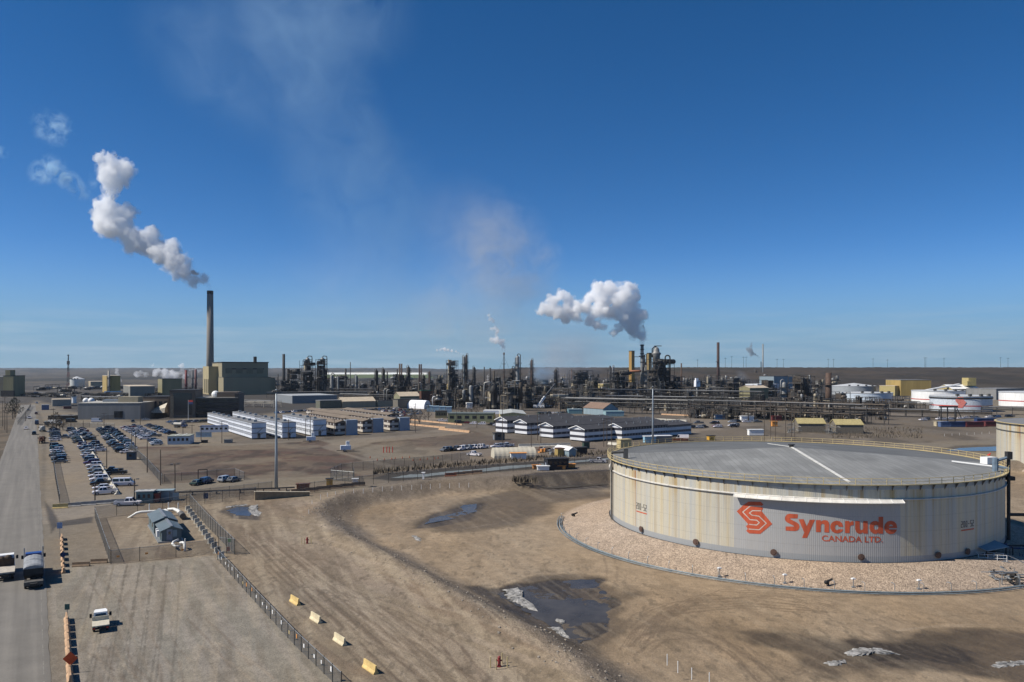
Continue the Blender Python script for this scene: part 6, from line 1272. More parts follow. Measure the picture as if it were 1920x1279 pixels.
block('shed', 'blue grey gabled shed with a rusty brown roof behind the dormitories', 'shed', 1094, 1131, 1159, 757, 779, bluegrey, mat('rusty_roof', (.19, .125, .09), .8), gable='y', rise=.55); block('container', 'teal container left of the rusty roofed shed', 'container', 1064, 1066, 1092, 768, 776, mat('teal_box', (.13, .24, .27), .6), bluegrey, L=8, rot=R(3)); block('container', 'pale teal container right of the rusty roofed shed', 'container', 1134, 1136, 1170, 772, 781, mat('pale_teal_box', (.24, .36, .38), .6), mat('pale_teal_box', (.24, .36, .38), .6), L=8, rot=R(6))
block('tank_box', 'white square tank before the brown process tower', 'tank', 873, 875, 886, 756, 766, white_p, white_p, L=6, rot=R(10)); block('hall', 'beige plant building behind the crane', 'plant building', 1046, 1048, 1070, 741, 757, mat('beige_olive', (.29, .27, .19), .7), tan_roof, L=14); block('hall', 'low orange tan pump house by the pipe rack', 'pump house', 1061, 1063, 1102, 755, 766, mat('tan_pump', (.3, .25, .17), .7), galv, L=8)
# halls on the right
block('hall', 'yellow box building with a tan round tank in the pipe racks', 'plant building', 1128, 1131, 1144, 720, 733, mat('clean_yellow', (.38, .31, .135), .7), tan_roof, L=12); block('hall', 'olive gabled plant hall in the right hand pipe racks', 'plant hall', 1386, 1406, 1441, 724, 750, olive_clad, tan_roof, gable='x', rise=.3); block('hall', 'tall grey blue plant hall with a black roof strip', 'plant hall', 1424, 1451, 1486, 706, 735, mat('grey_teal', (.2, .25, .28), .7), dark_roof)
block('hall', 'white flat roofed hall between the olive and grey blue halls', 'hall', 1416, 1420, 1460, 721, 738, white_c, white_p, L=20)
block('hall', 'ochre stained yellow block building on the right', 'building', 1677, 1689, 1746, 713, 742, ochre_clad, grey_roof, L=40, rot=R(-2)); block('hall', 'low yellow annex left of the ochre stained block', 'building', 1676, 1678, 1692, 724, 742, mat('clean_yellow', (.38, .31, .135), .7), tan_roof, L=20)
g, Wd, L, hz = block('hall', 'yellow conveyor house with a long sloped roof on the right', 'building', 1783, 1786, 1838, 722, 746, mat('clean_yellow', (.38, .31, .135), .7), white_p, L=30, gable='x', rise=.3, rot=R(2)); MB().box(Wd * .9, L * .5, hz * .8, Wd * .28, L * .4, hz * .75).build('roof_tower', mat('clean_yellow', (.38, .31, .135), .7), g); MB().bar((-28, 8, hz * .55), (Wd * .4, 8, hz * 1.05), 4, 1.5).build('conveyor', white_p, g); MB().box(Wd * .72, L * .2, hz * .95, 9, 8, 5).build('roof_house', mat('clean_yellow', (.38, .31, .135), .7), g)
block('hall', 'grey flat hall behind the rightmost white tank', 'hall', 1866, 1868, 1920, 730, 750, grey_clad, grey_roof, L=30)
for k, (xl, xr, yt, yb) in enumerate(((1495, 1548, 786, 811), (1566, 1619, 788, 813))): block('shed', ('low shed with yellow roof behind the big tank, left one', 'low shed with yellow roof behind the big tank, right one')[k], 'shed', xl, xl + 2, xr, yt, yb, mat('brown_grey_shed', (.16, .14, .11), .7), mat('yellow_roof', (.36, .30, .14), .7), L=9, gable='x', rise=.5, rot=R(-4)); junk_pipes('air_handler', ('silver ducts at the end of the left yellow roofed shed', 'silver ducts at the end of the right yellow roofed shed')[k], 'duct', xl - 6, yb + 1, 0, 3, 3, 4.6, 9, 60 + k, (galv, insul, steel))
for i, (px, py, m_, lb, w_) in enumerate(((1764, 801, 'container_blue', 'blue container below the white tanks, left', 9), (1782, 801, 'dark_blue_paint', 'long dark blue trailer below the white tanks', 12), (1812, 801, 'container_red', 'dark red container below the white tanks', 10), (1848, 800, 'container_red', 'second dark red container beside the pale tank', 9), (1832, 794, 'dark_blue_paint', 'long blue trailer beside the pale tank', 14), (1390, 789, 'white_paint', 'white container on the open dirt below the pipe rack', 8), (1342, 787, 'blue_cladding', 'blue container on the open dirt below the pipe rack', 10), (1448, 789, 'container_red', 'dark red container near the slim steel poles', 6), (1448, 800, 'orange_paint', 'orange box near the slim steel poles', 3), (1756, 800, 'beige_box', 'beige block left of the blue container', 4), (1405, 817, 'white_paint', 'low white trough behind the tank rim', 7))): cabin('container', lb, 'container', px, py, w_, 2.6, 2.6, _M[m_], _M[m_], R(4), 0, False)
# white storage tanks
def tank_small(label, xl, xr, yt, yb, stripe=False, emblem=False, m=white_p, dome=.02):
    mp = mpp(yb); r = (xr - xl) / 2 * mp; X, Y = G((xl + xr) / 2, yb); Y += r; X *= Y / (Y - r); hz = (yb - yt) * mp
    g = thing('storage_tank', label, 'storage tank', X, Y, 0); MB().rings([(r, 0), (r, hz)], 64, cap0=False, cap1=False).build('shell', m, g, True); MB().rings([(r + .3, hz - .6), (r + .3, hz), (.2, hz + r * dome + .3)], 64).build('roof', mat('tank_roof_grey', (.45, .46, .46), .6), g)
    if stripe: MB().rings([(r + .05, hz * .35), (r + .05, hz * .41)], 64, cap0=False, cap1=False).build('stripe', red_p, g)
    if emblem:
        a = -math.pi / 2 - .52; MB().prism([(-3.2, 3), (-1, 4.6), (1.6, 4.6), (1.2, 2.6), (3.4, .2), (1, -4), (-2.2, -4), (-1.6, -1.5), (-3.6, 1)], 0, .2, 'y').xform(Matrix.Translation((r * math.cos(a) * 1.004, r * math.sin(a) * 1.004 - .1, hz * .6)) @ Matrix.Rotation(a + math.pi / 2, 4, 'Z')).build('painted_emblem', mat('faded_red', (.5, .16, .13), .6), g); MB().rings([(r + .4, hz - 2.2), (r + .6, hz - 1.4), (r + .4, hz - 1.2)], 64, cap0=False, cap1=False).build('rim_band', steel_d, g)
    for k in range(4): b = -2.2 + k * .4; MB().box(r * .97 * math.cos(b), r * .97 * math.sin(b), hz, 2, 2, 1.6).build('roof_fitting', steel, g)
tank_small('pale blue white tank left of the striped tanks', 1581, 1671, 737, 760, m=mat('bluish_white', (.46, .52, .58), .5)); tank_small('white tank with a red stripe behind the emblem tank', 1713, 1805, 733, 760, True); tank_small('blue white tank with a faded red emblem and dark rim', 1748, 1854, 743, 773, True, True, mat('bluish_white2', (.50, .54, .58), .5)); tank_small('white tank with a red stripe cut off by the right edge', 1880, 1990, 736, 764, True); tank_small('wide flat grey tank behind the fat dark stack', 1562, 1640, 724, 741, m=mat('flat_grey_tank', (.30, .32, .33), .6), dome=.12)
tank_small('white domed tank left of the yellow walled hall', 132, 157, 711, 727, dome=.4, m=mat('cream_white', (.55, .56, .52), .6)); tank_small('upright white tank beside the two white spheres', 135, 143, 743, 756, m=white_p); tank_small('pale cylindrical silo at the left edge', -14, 9, 706, 743, m=concrete)
for px, py, lb in ((154, 757, 'left white sphere behind the long grey warehouse'), (164, 757, 'right white sphere behind the long grey warehouse')):
    X, Y = G(px, 762); g = thing('sphere_tank', lb, 'sphere tank', X, Y + 6, 0); MB().sph((0, 0, 4.5), 2.6, 16, 10).build('sphere', white_p, g, True)
    for k in range(5): MB().cyl(2.2 * math.cos(k * 1.256), 2.2 * math.sin(k * 1.256), 0, .2, 4.2, 6).build('leg', steel, g)
g, Wd, L, hz = block('silo_tower', 'olive tower on the grey silo block at the left edge', 'tower', 5, 6, 25, 705, 744, olive_clad, steel_d, L=24, rot=R(4)); MB().box(Wd * .3, 8, hz, Wd * .5, 10, 11 * mpp(744)).build('headhouse', olive_clad, g); MB().box(Wd * .5, -1, 0, Wd * 1.25, 2, hz * .3).build('lower_block', steel_d, g)
# bare roadside trees
leaf = mat('bare_twigs', (.09, .07, .05), .9, 0, .3, 1); trunkm = wood
def tree(px, py, hz, label, m, name='bare_tree', n_=260, seed=1, wd=.45):
    r_ = random.Random(seed); X, Y = G(px, py); g = thing(name, label, 'tree', X, Y, 0); t = MB(); c = MB(); t.tube((0, 0, 0), (0, 0, hz * .6), hz * .03, 6, r2=hz * .012)
    for k in range(9): a = r_.uniform(0, 6.28); z0 = hz * r_.uniform(.15, .5); t.tube((0, 0, z0), (hz * wd * .6 * math.cos(a), hz * wd * .6 * math.sin(a), z0 + hz * r_.uniform(.2, .45)), hz * .012, 4, r2=hz * .004)
    for k in range(n_):
        a = r_.uniform(0, 6.28); z0 = hz * r_.uniform(.2, 1); rr = hz * wd * math.sqrt(r_.random()) * math.sin(math.pi * min(.95, (z0 / hz) ** .9)) ; p = Vector((rr * math.cos(a), rr * math.sin(a), z0)); q = p + Vector((r_.uniform(-.5, .5), r_.uniform(-.5, .5), r_.uniform(.1, .9)) ) * hz * .13; sd_ = Vector((r_.uniform(-1, 1), r_.uniform(-1, 1), .2)).normalized() * hz * .018
        c.add([p - sd_, p + sd_, q], [(0, 1, 2)])
    t.build('trunk', trunkm, g); c.build('crown', m, g)
for i, (px, py, hz) in enumerate(((98, 808, 8), (106, 806, 9), (112, 806, 7), (24, 785, 12), (28, 783, 13), (118, 806, 6))): tree(px, py, hz, ('bare tree on the road shoulder before the parking rows', 'tallest bare tree at the corner of the parking lot', 'bare tree right of the tallest corner tree', 'dark tree left of the far road', 'taller dark tree left of the far road', 'smallest bare tree at the corner of the parking lot')[i], leaf if i not in (3, 4) else mat('dark_needles', (.035, .04, .028), .9), seed=i)
for i, (px, py) in enumerate(((770, 794), (787, 797), (803, 788), (866, 783), (875, 785), (884, 784), (893, 786))): tree(px, py, 9, f'leafless street tree by the olive hall, {ORD[i]} from the left', leaf, seed=20 + i, n_=140)
# dry scrub along ditches
sc_ = MB(); r_ = random.Random(9)
for k in range(2600):
    q = r_.random()
    if q < .06: px, py = r_.uniform(962, 1006), r_.gauss(900, 2)
    elif q < .7: px, py = r_.uniform(700, 1140), 0; py = 894 - (px - 700) * .083 + r_.gauss(-8, 2.5)
    else: px, py = r_.uniform(1560, 1730), r_.uniform(802, 822)
    X, Y = G(px, py); h_ = r_.uniform(.5, 1.5); a = r_.uniform(0, 6.28); w_ = r_.uniform(.1, .35); sc_.add([(X - w_ * math.cos(a), Y - w_ * math.sin(a), -.3), (X + w_ * math.cos(a), Y + w_ * math.sin(a), -.3), (X + r_.uniform(-.4, .4), Y + r_.uniform(-.4, .4), h_)], [(0, 1, 2)])
setting(sc_.build('scrub', mat('dry_scrub', (.11, .09, .065), .95, 0, .3, 1)), 'stuff')
# ------------------------------------------------------------------ the refinery
pal = [steel, steel_d, steel_b, mat('grey_vessel', (.20, .20, .19), .55, .2, .25, .3), mat('brown_vessel', (.12, .095, .07), .65, .1, .3, .3), mat('tan_vessel', (.27, .235, .17), .6, .1, .2, .3)]
silver = mat('silver_lagging', (.25, .25, .25), .5, .35, .15, .4)
def column(label, px, yt, yb, wpx, m, plats=4, top='dome', name='distillation_tower', wide=1.9, pipe=True):
    X, Y = G(px, yb); mp = mpp(yb); r = wpx * mp / 2; hz = (yb - yt) * mp; r_ = random.Random(int(px * 7)); g = thing(name, label, 'process tower', X, Y)
    if top == 'open': prof = [(r * 1.1, 0), (r, hz * .3), (r * .95, hz), (r * .75, hz), (r * .7, hz - r)]
    elif top == 'flare': prof = [(r * 1.3, 0), (r, hz * .5), (r * .8, hz * .93), (r * 1.7, hz * .95), (r * 1.5, hz)]
    else: prof = [(r * 1.12, 0), (r * 1.12, hz * .12), (r, hz * .14), (r, hz * .6), (r * .93, hz * .62), (r * .93, hz - r), (r * .75, hz - r * .45), (r * .35, hz - r * .08), (.05, hz)]
    MB().rings(prof, 20).build('vessel' if name != 'flue_stack' else 'shaft', m, g, True)
    for k in range(plats):
        z = hz * (.25 + .7 * (k + r_.uniform(-.2, .2)) / max(1, plats)) if top != 'flare' else hz * (.3 + .6 * k / plats); a0_ = r_.uniform(0, 6); o = MB(); rr = r * wide * r_.uniform(.85, 1.1) + .6; sp_ = r_.uniform(3.5, 6.2); n_ = 12
        V = [(q * math.cos(a0_ + sp_ * i / n_), q * math.sin(a0_ + sp_ * i / n_), z + dz) for i in range(n_ + 1) for q, dz in ((r * .98, 0), (rr, 0), (rr, .35), (r * .98, .35))]
        Fc = [(i * 4 + j, i * 4 + (j + 1) % 4, i * 4 + 4 + (j + 1) % 4, i * 4 + 4 + j) for i in range(n_) for j in range(4)] + [(3, 2, 1, 0), tuple(n_ * 4 + j for j in range(4))]
        o.add(V, Fc); o.path([(rr * math.cos(a0_ + sp_ * i / n_), rr * math.sin(a0_ + sp_ * i / n_), z + 1.5) for i in range(n_ + 1)], .14, 4)
        for i in range(0, n_ + 1, 2): o.tube((rr * math.cos(a0_ + sp_ * i / n_), rr * math.sin(a0_ + sp_ * i / n_), z), (rr * math.cos(a0_ + sp_ * i / n_), rr * math.sin(a0_ + sp_ * i / n_), z + 1.5), .1, 4)
        o.build('platform', steel_d, g)
    if pipe and top in ('dome', 'loop'):
        q = max(.35, r * .22); s = r_.choice((-1, 1)); MB().path([(0, 0, hz - .2), (0, 0, hz + q * 3), (s * (r + q) * .5, -.2, hz + q * 4.4), (s * (r + q * 1.6), -.4, hz + q * 2), (s * (r + q * 1.6), -.4, hz * .1)], q, 8).build('overhead_pipe', r_.choice((steel, silver, steel_d)), g, True)
        MB().box(-s * (r + .35), -.3, 0, .7, .25, hz * .95).build('ladder', steel_d, g)
    if top == 'flare':
        o = MB()
        for k in range(3): a = 2.1 * k + .4; o.tube((0, 0, hz * .9), (hz * .42 * math.cos(a), hz * .42 * math.sin(a), 0), .14, 4)
        o.build('guy_wire', steel_d, g)
    return g
def unit(label, xl, xr, yt, yb, seed, m=steel_b, fill=.75, depth=.8, name='process_unit', vm=None, ragged=True, storey=6.0, fat=1.0, mass=.0):
    """open steel structure full of decks, vessels and pipes"""
    r_ = random.Random(seed); X, Y = G((xl + xr) / 2, yb); mp = mpp(yb); wd = (xr - xl) * mp * .92; dp = wd * depth; hz = (yb - yt) * mp; g = thing(name, label, 'process unit', X, Y + dp * .3, 0, SITE)
    nx = max(2, min(6, round(wd / 9))); ny = max(2, min(3, round(dp / 9))); nz_ = max(1, min(8, round(hz / storey))); fr = MB(); bw_ = max(.35, .3 * mp * 1.4) * fat
    xs = [-wd / 2 + wd * i / nx for i in range(nx + 1)]; ys = [-dp / 2 + dp * j / ny for j in range(ny + 1)]; zs = [hz * k / nz_ for k in range(nz_ + 1)]
    tops = {(i, j): (nz_ if not ragged else max(1, nz_ - r_.choice((0, 0, 0, 1, 1, 2)))) for i in range(nx + 1) for j in range(ny + 1)}
    for i, x in enumerate(xs):
        for j, y in enumerate(ys): fr.box(x, y, 0, bw_, bw_, zs[tops[i, j]])
    for k in range(1, nz_ + 1):
        for j, y in enumerate(ys):
            for i in range(nx):
                if tops[i, j] >= k and tops[i + 1, j] >= k:
                    fr.bar((xs[i], y, zs[k]), (xs[i + 1], y, zs[k]), bw_ * .8, bw_)
                    if r_.random() < .3: fr.bar((xs[i], y, zs[k - 1]), (xs[i + 1], y, zs[k]), bw_ * .5, bw_ * .5)
        for i, x in enumerate(xs):
            for j in range(ny):
                if tops[i, j] >= k and tops[i, j + 1] >= k: fr.bar((x, ys[j], zs[k]), (x, ys[j + 1], zs[k]), bw_ * .8, bw_)
    fr.build('steel_frame', m, g)
    for k in range(1, nz_):
        if r_.random() < .85: a, b = sorted(r_.sample(range(nx + 1), 2)); MB().box((xs[a] + xs[b]) / 2, 0, zs[k] + bw_ * .5, xs[b] - xs[a], dp * .96, .3).build('deck', r_.choice((steel_d, steel, steel_b)), g)
    for k in range(max(2, int(nx * nz_ * fill * .5))):
        x, y = r_.uniform(-wd * .42, wd * .42), r_.uniform(-dp * .5, dp * .3); rr = min(wd, dp) * r_.uniform(.05, .12) + .5; z0 = r_.choice(zs[:-1]); mm = vm or r_.choice(pal + [silver, insul])
        if r_.random() < .55: h_ = min(hz * r_.uniform(.25, .7), hz * 1.02 - z0); MB().rings([(rr, z0), (rr, z0 + h_ - rr * .5), (rr * .6, z0 + h_ - rr * .1), (.05, z0 + h_)], 14, x, y).build('vessel', mm, g, True)
        else: L_ = wd * r_.uniform(.12, .3); MB().tube((x - L_, y, z0 + rr * 1.3), (x + L_, y, z0 + rr * 1.3), rr, 12).sph((x - L_, y, z0 + rr * 1.3), rr, 10, 6).sph((x + L_, y, z0 + rr * 1.3), rr, 10, 6).build('drum', mm, g, True)
    for k in range(nz_):
        if r_.random() < mass: sh_ = hz / nz_; f_ = r_.uniform(.6, .92) if k < nz_ - 2 else r_.uniform(.3, .6); MB().box(wd * r_.uniform(-.05, .05), dp * .05, zs[k] + .1, wd * f_, dp * r_.uniform(.5, .8), sh_ * r_.uniform(.6, .95)).build('equipment_block', r_.choice((steel_d, steel_d, steel_b)), g)
    for k in range(max(2, nx)):
        w2, h2 = wd * r_.uniform(.15, .4), min(hz * .6, storey * r_.uniform(.6, 1.6)); x = r_.uniform(-wd / 2 + w2 / 2, wd / 2 - w2 / 2); z0 = zs[0] if r_.random() < .6 else r_.choice(zs[:-1])
        if z0 + h2 <= hz: MB().box(x, dp * r_.uniform(-.1, .3), z0 + .05, w2, dp * r_.uniform(.3, .5), h2).build('equipment_block', r_.choice((steel_d, steel_d, steel_b, steel, pal[4], tan_clad if r_.random() < .3 else steel_d)), g)
    for q in range(2):
        o = MB()
        for k in range(int(6 + nx * nz_ * fill)):
            x, y, z = r_.uniform(-wd / 2, wd / 2), r_.uniform(-dp * .58, dp * .4), r_.uniform(1, hz); pr_ = max(.18, .16 * mp * 1.3) * r_.uniform(.6, 1.6); c = r_.random()
            if c < .45: o.tube((x, y, max(0, z - hz * r_.uniform(.1, .4))), (x, y, z), pr_, 6)
            elif c < .85: L_ = wd * r_.uniform(.1, .35); o.tube((max(-wd * .55, x - L_), y, z), (min(wd * .55, x + L_), y, z), pr_, 6)
            else: o.tube((x, -dp * .55, z), (x, dp * .4, z), pr_, 6)
        o.build('pipework', (r_.choice((steel, steel_b, pal[4])), r_.choice((silver, pal[5], insul, galv)))[q], g)
    return g
def rack(label, a, b, hpx, levels=2, npipe=6, m=steel_d, white=True, wd=9.0, seed=1, name='pipe_rack'):
    r_ = random.Random(seed); A = Vector(G(*a)); B = Vector(G(*b)); L = (B - A).length; rot = math.atan2(B.y - A.y, B.x - A.x); mp = (mpp(a[1]) + mpp(b[1])) / 2; hz = hpx * mp; g = thing(name, label, 'pipe rack', A.x, A.y, 0, rot)
    bw_ = max(.32, .4 * mp); bt = MB()
    for y in (-wd / 2, wd / 2): bt.box(0, y, 0, bw_, bw_, hz)
    for k in range(levels): bt.box(0, 0, hz * (1 - .26 * k) - bw_ * 1.2, bw_, wd, bw_)
    bt.bar((0, -wd / 2, hz * .1), (0, wd / 2, hz * .55), bw_ * .5, bw_ * .5); bme = bt.mesh('bent'); bme.materials.append(m)
    nb = max(3, min(60, int(L / 9))); kids(bme, 'bent', g, [(L * k / nb, 0, 0) for k in range(nb + 1)])
    st_ = MB()
    for k in range(levels):
        for y in (-wd / 2, wd / 2): st_.bar((0, y, hz * (1 - .26 * k) - bw_ * 2.2), (L, y, hz * (1 - .26 * k) - bw_ * 2.2), bw_ * .6, bw_ * .8)
    st_.build('stringer', m, g)
    for k in range(levels):
        for q in range(npipe):
            pr_ = r_.uniform(.15, .36) * max(1, mp * 1.4); z = hz * (1 - .26 * k) - bw_ * .2 + pr_; y = -wd / 2 + wd * (q + .5) / npipe; x0 = L * r_.choice((0, 0, .1, .3)); x1 = L * r_.choice((1, 1, .9, .6))
            MB().tube((x0, y, z), (x1, y, z), pr_, 7).build('pipe', (silver if white and q == 0 and k == 0 else r_.choice((steel, steel_d, steel_b, steel_d, pal[4], steel_d, insul))), g)
    return g
ds, dr = steel_d, mat('dark_red_stack', (.05, .028, .024), .75, 0, .25, .3)
rs, gy, tn = mat('rusty_stack', (.078, .048, .034), .75, 0, .3, .3), pal[3], pal[5]
for px, yt, yb, w_, m_, lb in ((349, 694, 730, 4.6, mat('maroon_stack', (.16, .03, .03), .7), 'maroon stack, leftmost of the trio left of the tall chimney'), (361, 694, 731, 3.6, mat('slate_stack', (.10, .105, .11), .7), 'slate stack in the middle of the trio left of the tall chimney'), (367, 692.5, 730, 4.2, mat('plum_stack', (.13, .05, .05), .7), 'plum coloured stack, rightmost of the trio left of the tall chimney'), (204, 695, 737, 3.6, concrete, 'pale stack with dark tip before the yellow walled hall'), (521, 702, 727, 2.4, ds, 'short dark stack right of the power station'), (532, 664, 730, 5.2, ds, 'tall dark stack between power station and twin coker towers'), (726, 697, 742, 2.4, ds, 'thin dark stack left of the rusty twin stacks'), (745, 692, 738, 2.4, ds, 'thin dark stack touching the rusty twin stacks'), (749.4, 682, 738, 3.0, rs, 'left one of the rusty twin stacks'), (753, 682, 738, 3.0, rs, 'right one of the rusty twin stacks'), (786.3, 683, 730, 3.0, dr, 'left one of the maroon twin stacks right of the lone column'), (789.8, 683, 730, 3.0, dr, 'right one of the maroon twin stacks right of the lone column'), (841, 674, 742, 2.6, tn, 'pale slim stack before the dark lattice tower'), (908, 688, 728, 2.2, ds, 'thin dark stack left of the hooded vessel'), (919, 690, 745, 3.2, ds, 'dark stack rising over the hooded vessel'), (926, 695.5, 745, 4.0, steel_b, 'brown stack over the hooded vessel, right one'), (1063, 692, 726, 2.0, ds, 'thin dark stack left of the dark frame block'), (1072, 692, 730, 2.0, rs, 'thin rusty stack on the left of the dark frame block'), (1144, 686, 728, 3.2, ds, 'dark stack on the left end of the plant by the yellow tower'),
      (1277.5, 681, 740, 2.6, rs, 'thin rusty stack right of the big coker block'), (1267, 703, 738, 2.4, ds, 'short dark stack beside the big coker block'), (1297, 703, 738, 2.2, ds, 'short dark stack before the green hill'), (1346.5, 642, 726, 5.2, dr, 'tall dark red stack right of the coker block'), (1427, 678, 716, 1.6, ds, 'short thin black stack trailing grey smoke'), (1430.5, 645, 716, 2.4, gy, 'tall pale slim stack with dark tip by the hilltop'), (1553.5, 699, 758, 11, rs, 'fat dark rusty stack before the grey tank'), (657, 679, 728, 1.4, ds, 'needle thin mast right of the twin coker towers'), (648, 691, 735, 3.6, ds, 'dark stack near the needle thin mast')): column(lb, px, yt, yb, w_, m_, 2 if w_ > 3 else 0, 'open', 'flue_stack', 1.35)
for px, yt, yb, w_, m_, pl, lb in ((622, 703, 738, 7, gy, 2, 'stout grey silo right of the twin coker towers'), (634, 706, 738, 4, gy, 1, 'short grey column beside the stout silo'), (668, 704, 735, 4.5, gy, 2, 'short grey column left of the big headed column'), (705.5, 693, 748, 5.2, ds, 3, 'dark column with a wide head'), (719, 691, 742, 3.6, steel_b, 5, 'brown column right of the wide headed column'), (766, 687, 740, 5.2, steel_b, 7, 'lone column with many platforms between the twin stacks'), (794, 703, 735, 5, steel_b, 4, 'squat column touching the maroon twin stacks'), (805.5, 696, 730, 3.4, rs, 2, 'small rusty column right of the maroon twin stacks'), (870, 668, 740, 4.2, gy, 4, 'tall pale column trailing white steam, left half'), (874.5, 665, 740, 4.4, steel_b, 4, 'tall brown column trailing white steam, right half'), (889, 688, 732, 4.2, ds, 6, 'dark column right of the tall steaming pair'), (960.5, 690, 742, 7, steel_b, 5, 'brown column standing inside the beige steel tower'), (970.5, 667, 745, 7.6, gy, 5, 'tall thick grey column above the beige steel tower'), (997, 674, 736, 4.2, rs, 6, 'rusty column right of the thick grey column'), (1042.5, 692, 736, 5.6, steel_b, 6, 'brown column alone left of the dark frame block'), (1149, 687, 738, 3.4, silver, 2, 'silver column on the plant by the yellow tower'),
      (883, 722, 764, 8.5, pal[3], 2, 'grey silo beside the brown furnace'), (1211, 683, 740, 9.5, pal[3], 4, 'ribbed grey vessel left of the big coker block'), (1307, 722, 752, 5, gy, 1, 'grey column carrying the white wrapped head'), (1470, 716, 760, 9.5, gy, 3, 'lumpy grey column in the right hand plant'), (1512, 724, 757, 8, rs, 2, 'rust brown vessel in the dark right hand plant'), (1327, 706, 738, 5, tn, 2, 'tan column left of the tall dark red stack'), (1417, 694, 716, 4, steel_b, 2, 'small brown column at the foot of the hilltop stacks'), (786, 720, 755, 5, steel_b, 2, 'brown vessel behind the green topped building'), (1153, 717, 734, 6, tan_clad, 0, 'tan round tank beside the yellow box building')): column(lb, px, yt, yb, w_, m_, pl, 'dome')
column('slender guyed flare stack with a steaming tip', 945, 661, 735, 2.0, rs, 3, 'flare', 'flare_stack')
U = [('left hand coker tower of the twin pair', 562, 587, 676, 742, 1, ds, 1.3, .9), ('right hand coker tower of the twin pair', 592, 613, 674, 742, 2, ds, 1.3, .9), ('dark round topped process block left of the twin coker towers', 536, 562, 692, 738, 3, ds, 1.4, .8), ('dark lattice tower behind the pale slim stack', 838, 857, 676, 742, 4, ds, 1.2, .8), ('beige steel process tower in the middle of the refinery', 941, 977, 713, 770, 5, mat('beige_steel', (.21, .175, .125), .7, .1, .25, .4), .8, .7), ('dark process block right of the beige steel tower', 976, 1003, 720, 766, 6, ds, 1.3, .8), ('dark frame block with a bristling top', 1070, 1110, 695, 740, 7, ds, 1.4, .7), ('pale scaffold frame before the dark frame block', 1096, 1112, 713, 748, 8, tn, .3, .6), ('dark plant between the thin stacks and the yellow tower', 1142, 1192, 694, 742, 9, ds, 1.3, .6), ('big black coker block with domed vessel on top', 1216, 1262, 674, 745, 10, ds, 1.6, .8), ('lower right shoulder of the big coker block', 1258, 1282, 706, 745, 11, ds, 1.2, .8), ('brown furnace with upright tubes right of the green topped building', 830, 852, 734, 768, 12, steel_b, .9, .7), ('dark structure behind the brown furnace', 852, 882, 728, 764, 13, ds, .9, .7), ('plant frame right of the tall dark red stack', 1362, 1396, 708, 746, 14, steel_b, .9, .7), ('dark plant complex beside the grey blue hall', 1484, 1528, 706, 757, 15, steel_b, 1.4, .7), ('open dark frame left of the fat rusty stack', 1526, 1546, 726, 760, 16, ds, .5, .7), ('pipe clad plant under the rusty twin stacks', 738, 762, 702, 748, 17, ds, 1.2, .8), ('plant with white bend pipes below the thin stacks', 714, 742, 722, 754, 18, steel, 1.0, .8), ('rusty plant front at the green topped building', 808, 834, 728, 764, 19, rs, .9, .7), ('black hooded vessel structure left of the beige steel tower', 908, 940, 722, 768, 20, ds, 1.2, .8)]
for lb, xl, xr, yt, yb, sd_, m_, fl, dp in U: unit(lb, xl, xr, yt, yb, sd_, m_, fl, dp, ragged=fl < 1.4, vm=steel_d if fl > 1.15 and sd_ != 6 else None, mass=.95 if fl > 1.15 else .3 if fl > .6 else 0)
# special shapes
def at(px, yb): X, Y = G(px, yb); return X, Y, mpp(yb)
for px, lb, top in ((575, 'domed head and loop pipe on the left coker tower', 668), (603, 'domed head and loop pipe on the right coker tower', 667)):
    X, Y, mp = at(px, 742); z = lambda y: (742 - y) * mp; g = thing('tower_head', lb, 'tower head', X, Y + 4, z(676))
    MB().rings([(4.5 * mp, -8 * mp), (4.5 * mp, 1 * mp), (3 * mp, 4 * mp), (1 * mp, 6 * mp)], 16).build('vessel', gy, g, True); MB().path([(0, 0, 6 * mp), (2 * mp, 0, 8.5 * mp), (8 * mp, 0, 8 * mp), (8.5 * mp, 0, 4 * mp), (8.5 * mp, 0, -40 * mp)], .8 * mp, 8).build('overhead_pipe', ds, g, True)
    for k in range(3): MB().box(0, 0, -7 * mp + 4 * k * mp, 13 * mp, 13 * mp, .6).build('platform', ds, g)
X, Y, mp = at(1233, 745); zb = (745 - 676) * mp; g = thing('coker_drum', 'domed vessel with flared collar on top of the big coker block', 'vessel', X, Y + 8, zb)
MB().rings([(7 * mp, -3 * mp), (7 * mp, 9 * mp), (9 * mp, 13 * mp), (9 * mp, 14 * mp), (6 * mp, 16 * mp), (6 * mp, 20 * mp), (4 * mp, 24 * mp), (1.5 * mp, 26 * mp)], 20).build('vessel', gy, g, True); MB().path([(0, 0, 26 * mp), (-3 * mp, -1, 27 * mp), (-8 * mp, -1, 22 * mp), (-8 * mp, -1, 6 * mp)], 1.1 * mp, 8).build('overhead_pipe', ds, g, True); MB().box(3 * mp, 0, 27 * mp, 14 * mp, 2 * mp, .8).build('jib', ds, g)
X, Y, mp = at(1251, 745); g = thing('loop_pipe', 'thick dark inverted U pipe on the right of the coker block', 'pipe', X, Y - 2, 0); q = (745 - 667) * mp; MB().path([(-4.5 * mp, 0, q * .62), (-4.5 * mp, 0, q * .95)] + [(-4.5 * mp * math.cos(math.pi * k / 8), 0, q * .95 + 4.5 * mp * math.sin(math.pi * k / 8)) for k in range(1, 8)] + [(4.5 * mp, 0, q * .95), (4.5 * mp, 0, q * .3)], 1.3 * mp, 10).build('pipe', ds, g, True)
X, Y, mp = at(1204, 740); hz = (740 - 646) * mp; g = thing('flue_stack', 'grey banded stack pouring out the big white cloud', 'stack', X, Y)
MB().rings([(3.6 * mp, 0), (3.4 * mp, hz * .5), (3.0 * mp, hz), (2.5 * mp, hz), (2.4 * mp, hz - 5)], 24).build('shaft', gy, g, True)
